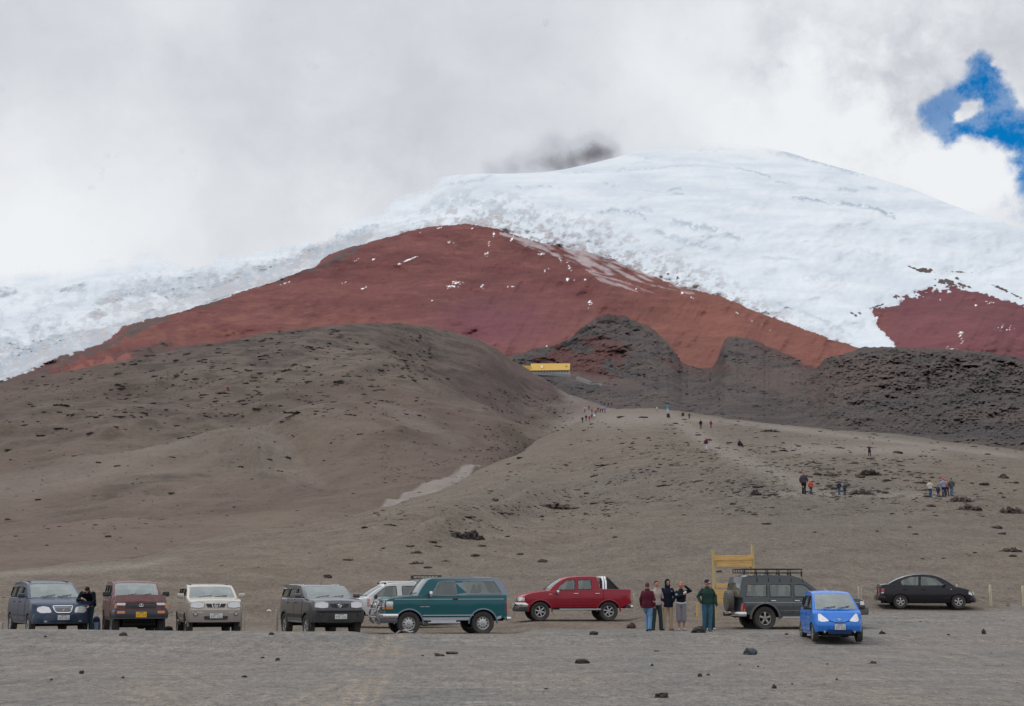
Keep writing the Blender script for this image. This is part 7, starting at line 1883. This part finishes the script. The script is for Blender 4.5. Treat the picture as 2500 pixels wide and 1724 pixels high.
MED = [(1756, 1397, 12, 8), (2274, 1237, 18, 9), (2432, 1289, 24, 9), (2448, 1305, 16, 8), (2474, 1359, 15, 7), (1997, 1160, 20, 9), (2086, 1132, 32, 10), (2191, 1107, 22, 8), (2403, 1184, 22, 9), (2450, 1167, 22, 12), (2047, 1094, 30, 8), (1789, 1232, 14, 8), (1840, 1257, 14, 5), (1872, 1280, 20, 5),
       (1160, 1358, 22, 9), (1088, 1371, 28, 8), (1177, 1334, 16, 6), (1018, 1350, 34, 11), (1018, 1376, 42, 11), (1066, 1334, 28, 8), (1057, 1324, 20, 6), (1270, 1354, 16, 6), (1325, 1372, 22, 10), (1502, 1313, 12, 7), (1239, 1311, 10, 5), (1323, 1262, 10, 6), (1210, 1224, 16, 12), (1453, 1163, 28, 12), (1480, 1136, 60, 6), (1624, 1186, 44, 9), (1044, 1387, 18, 6), (1002, 1334, 18, 5), (936, 1340, 10, 5), (849, 1368, 26, 6),
       (1850, 1190, 24, 8), (2250, 1180, 22, 7), (2262, 1213, 14, 6), (2160, 1204, 14, 8), (2070, 1185, 12, 6), (2038, 1194, 14, 6), (2100, 1166, 20, 9), (2165, 1175, 18, 8), (1730, 1075, 16, 5), (1780, 1082, 14, 4), (1912, 1101, 16, 6), (1936, 1101, 10, 4), (1650, 1035, 12, 4), (1705, 1063, 14, 5), (2380, 1350, 10, 4), (2220, 1288, 10, 5), (2235, 1305, 12, 5), (2252, 1365, 8, 4), (2303, 1364, 7, 4), (1990, 1300, 8, 4), (2141, 1298, 7, 4), (1974, 1245, 8, 4), (2178, 1255, 10, 4),
       (1515, 1019, 16, 5), (1570, 1020, 22, 5), (1583, 1071, 9, 6), (1544, 1084, 9, 5), (1270, 1119, 18, 5), (1243, 1134, 12, 4), (890, 1290, 14, 8), (950, 1282, 40, 7), (1140, 1262, 50, 6), (1220, 1253, 34, 6), (1450, 1230, 20, 6), (1490, 1228, 26, 6), (2481, 1180, 12, 6), (2450, 1215, 10, 5), (2410, 1110, 14, 5), (2305, 1095, 12, 3), (801, 1411, 20, 14)]
for (u, v, a_, b_) in MED:
    o = put_rock(u, v, a_*1.0, b_*1.0, RK_D if rn.random() < .6 else RK_B, 'small low lava rock half sunk in the brown cinders of the near slope', GS, cluster=(a_ > 26), name='rock', which='g')
    if o: REP['rock'].append((o, u, v))
HIL = [(150, 989, 42, 7), (428, 1040, 34, 7), (445, 1070, 26, 8), (601, 987, 26, 8), (727, 1008, 74, 7), (148, 1046, 34, 7), (105, 1063, 32, 6), (290, 1138, 26, 8), (700, 1117, 24, 9), (420, 1206, 14, 9), (264, 1311, 14, 9), (19, 1269, 12, 7), (348, 1008, 26, 8), (828, 932, 32, 8), (754, 932, 26, 7), (223, 1058, 24, 10), (62, 1038, 20, 6), (280, 1042, 22, 5), (300, 1018, 16, 5), (375, 985, 14, 5), (250, 1014, 20, 6), (630, 998, 30, 4), (500, 1016, 14, 4), (690, 1030, 12, 5), (880, 1060, 20, 6), (25, 1098, 30, 6), (95, 1220, 16, 4), (185, 1113, 24, 4), (240, 1130, 12, 6), (418, 1116, 24, 5), (680, 1150, 24, 6), (656, 1122, 20, 8), (588, 1140, 14, 5), (810, 1272, 14, 5), (545, 960, 40, 7), (620, 930, 26, 6), (700, 905, 30, 6), (560, 900, 22, 6), (480, 925, 26, 5), (860, 870, 20, 7), (930, 905, 16, 10), (985, 880, 22, 9), (1010, 930, 14, 9), (1090, 925, 16, 6), (780, 850, 24, 6), (640, 870, 26, 6)]
RK_H = rock_mat('ledge_rock', (.050, .042, .039), (.085, .070, .062), (.12, .105, .095))
for (u, v, a_, b_) in HIL:
    o = put_rock(u, v, a_, b_*.75, RK_H, 'dark low lava ledge sticking out of the smooth left hill', GH, cluster=(a_ > 17), name='rock_ledge', which='h')
    if o: REP['ledge'].append((o, u, v))

# each repeated rock gets a label that says where it lies
LM = [(220, 'minivan'), (400, 'maroon car'), (600, 'champagne car'), (870, 'blue-grey car'), (1250, 'teal car'), (1560, 'red pickup'), (1720, 'standing group'), (1950, 'charcoal car'), (2110, 'blue hatchback'), (2400, 'black saloon'), (9999, 'rightmost posts')]
ORD = ['first', 'second', 'third', 'fourth', 'fifth', 'sixth', 'seventh', 'eighth', 'ninth', 'tenth', 'eleventh', 'twelfth']
def relabel(items, noun, bands, prep):
    cells = {}
    for (o, u, v) in items:
        lm = next(n_ for q, n_ in LM if u < q); bd = next(n_ for q, n_ in bands if v < q); cells.setdefault((lm, bd), []).append((u, o))
    for (lm, bd), L in cells.items():
        L.sort(key=lambda t: t[0])
        for i, (u, o) in enumerate(L):
            o['label'] = '%s %s %s the %s' % (noun, bd, prep, lm) + ('' if len(L) == 1 else ', %s from left' % ORD[i])
relabel(REP['stone'], 'small dark stone', [(1560, 'on the upper gravel'), (1620, 'on the middle gravel'), (9999, 'on the lowest gravel')], 'below')
relabel(REP['rock'], 'lava rock', [(1070, 'just under the crest'), (1120, 'high on the slope'), (1180, 'on the upper mid slope'), (1240, 'near the bench line'), (1310, 'on the lower mid slope'), (9999, 'low on the slope')], 'above')
relabel(REP['ledge'], 'dark ledge', [(935, 'near the top of the left hill'), (1020, 'on the upper left hill'), (1100, 'halfway up the left hill'), (9999, 'low on the left hill')], 'above')

# countless small stones as one mass
def scatter():
    rnd = random.Random(11); protos = []
    for k in range(6):
        me = rock_mesh('p', 1, .8, .6, 50+k*3, 1); v = np.empty(len(me.vertices)*3, np.float32); me.vertices.foreach_get('co', v)
        f = np.array([p.vertices[:] for p in me.polygons]); protos.append((v.reshape(-1, 3), f)); bpy.data.meshes.remove(me)
    VS, FS = [], []; base = 0
    def add(loc, sz):
        nonlocal base
        v, f = protos[rnd.randrange(6)]; a = rnd.uniform(0, 6.3); c, s_ = math.cos(a), math.sin(a)
        w_ = v.copy(); x = w_[:, 0]*c-w_[:, 1]*s_; y = w_[:, 0]*s_+w_[:, 1]*c
        VS.append(np.stack([x*sz*rnd.uniform(1., 2.2)+loc.x, y*sz+loc.y, w_[:, 2]*sz*rnd.uniform(.35, .8)+loc.z-sz*.1], 1)); FS.append(f+base); base += len(v)
    from mathutils import noise as mn
    zones = [(5000, 0, 2500, 1545, 1724, 1.0, 3.2, 'g', 0), (1500, 0, 2500, 1280, 1530, 1.4, 4.5, 'g', .5), (3000, 1350, 2480, 1020, 1260, 1.6, 7, 'g', 1), (1600, 1500, 2050, 1080, 1220, 2, 8, 'g', 1), (900, 1950, 2300, 1120, 1220, 2, 10, 'g', 1), (1500, 850, 1500, 1130, 1300, 1.6, 7, 'g', 1), (500, 880, 2400, 1212, 1262, 2, 8, 'g', .3),
             (2500, 0, 1200, 880, 1350, 1.6, 6, 'h', .8), (3000, 50, 1050, 800, 1020, 2, 10, 'h', 1.1), (1200, 930, 1230, 1080, 1200, 1.5, 4.5, 'h', .3), (700, 1180, 1400, 950, 1120, 2, 6, 'h', .4), (5000, 1390, 2500, 860, 1050, 2, 7, 'l', .3)]
    for (n, u0, u1, v0, v1, s0, s1, wh, cl) in zones:
        for _ in range(n):
            u = rnd.uniform(u0, u1); v = rnd.uniform(v0, v1)
            if cl and mn.noise(Vector((u/70, v/16, 3.3)))+.5*mn.noise(Vector((u/22, v/6, 7.7))) < (rnd.random()*.9-.45)*cl+.06*cl: continue
            h = hit(u, v, wh)
            if not h: continue
            px = (s0+(s1-s0)*rnd.random()**3.0)*(1.45 if wh != 'g' or v < 1520 else 1.1); add(h[0], px*h[1]/FPX)
    V_ = np.concatenate(VS); F_ = np.concatenate(FS); me = bpy.data.meshes.new('scattered_stones')
    me.vertices.add(len(V_)); me.vertices.foreach_set('co', V_.astype(np.float32).ravel()); me.loops.add(F_.size); me.loops.foreach_set('vertex_index', F_.astype(np.int32).ravel())
    me.polygons.add(len(F_)); me.polygons.foreach_set('loop_start', (np.arange(len(F_))*3).astype(np.int32)); me.update(calc_edges=True)
    o = link_mesh('scattered_stones', me, rock_mat('stone_mix', (.042, .034, .031), (.085, .07, .063), (.15, .13, .12))); tag(o, 'countless small stones strewn over the cinder slopes and gravel', 'stones', kind='stuff')
scatter()
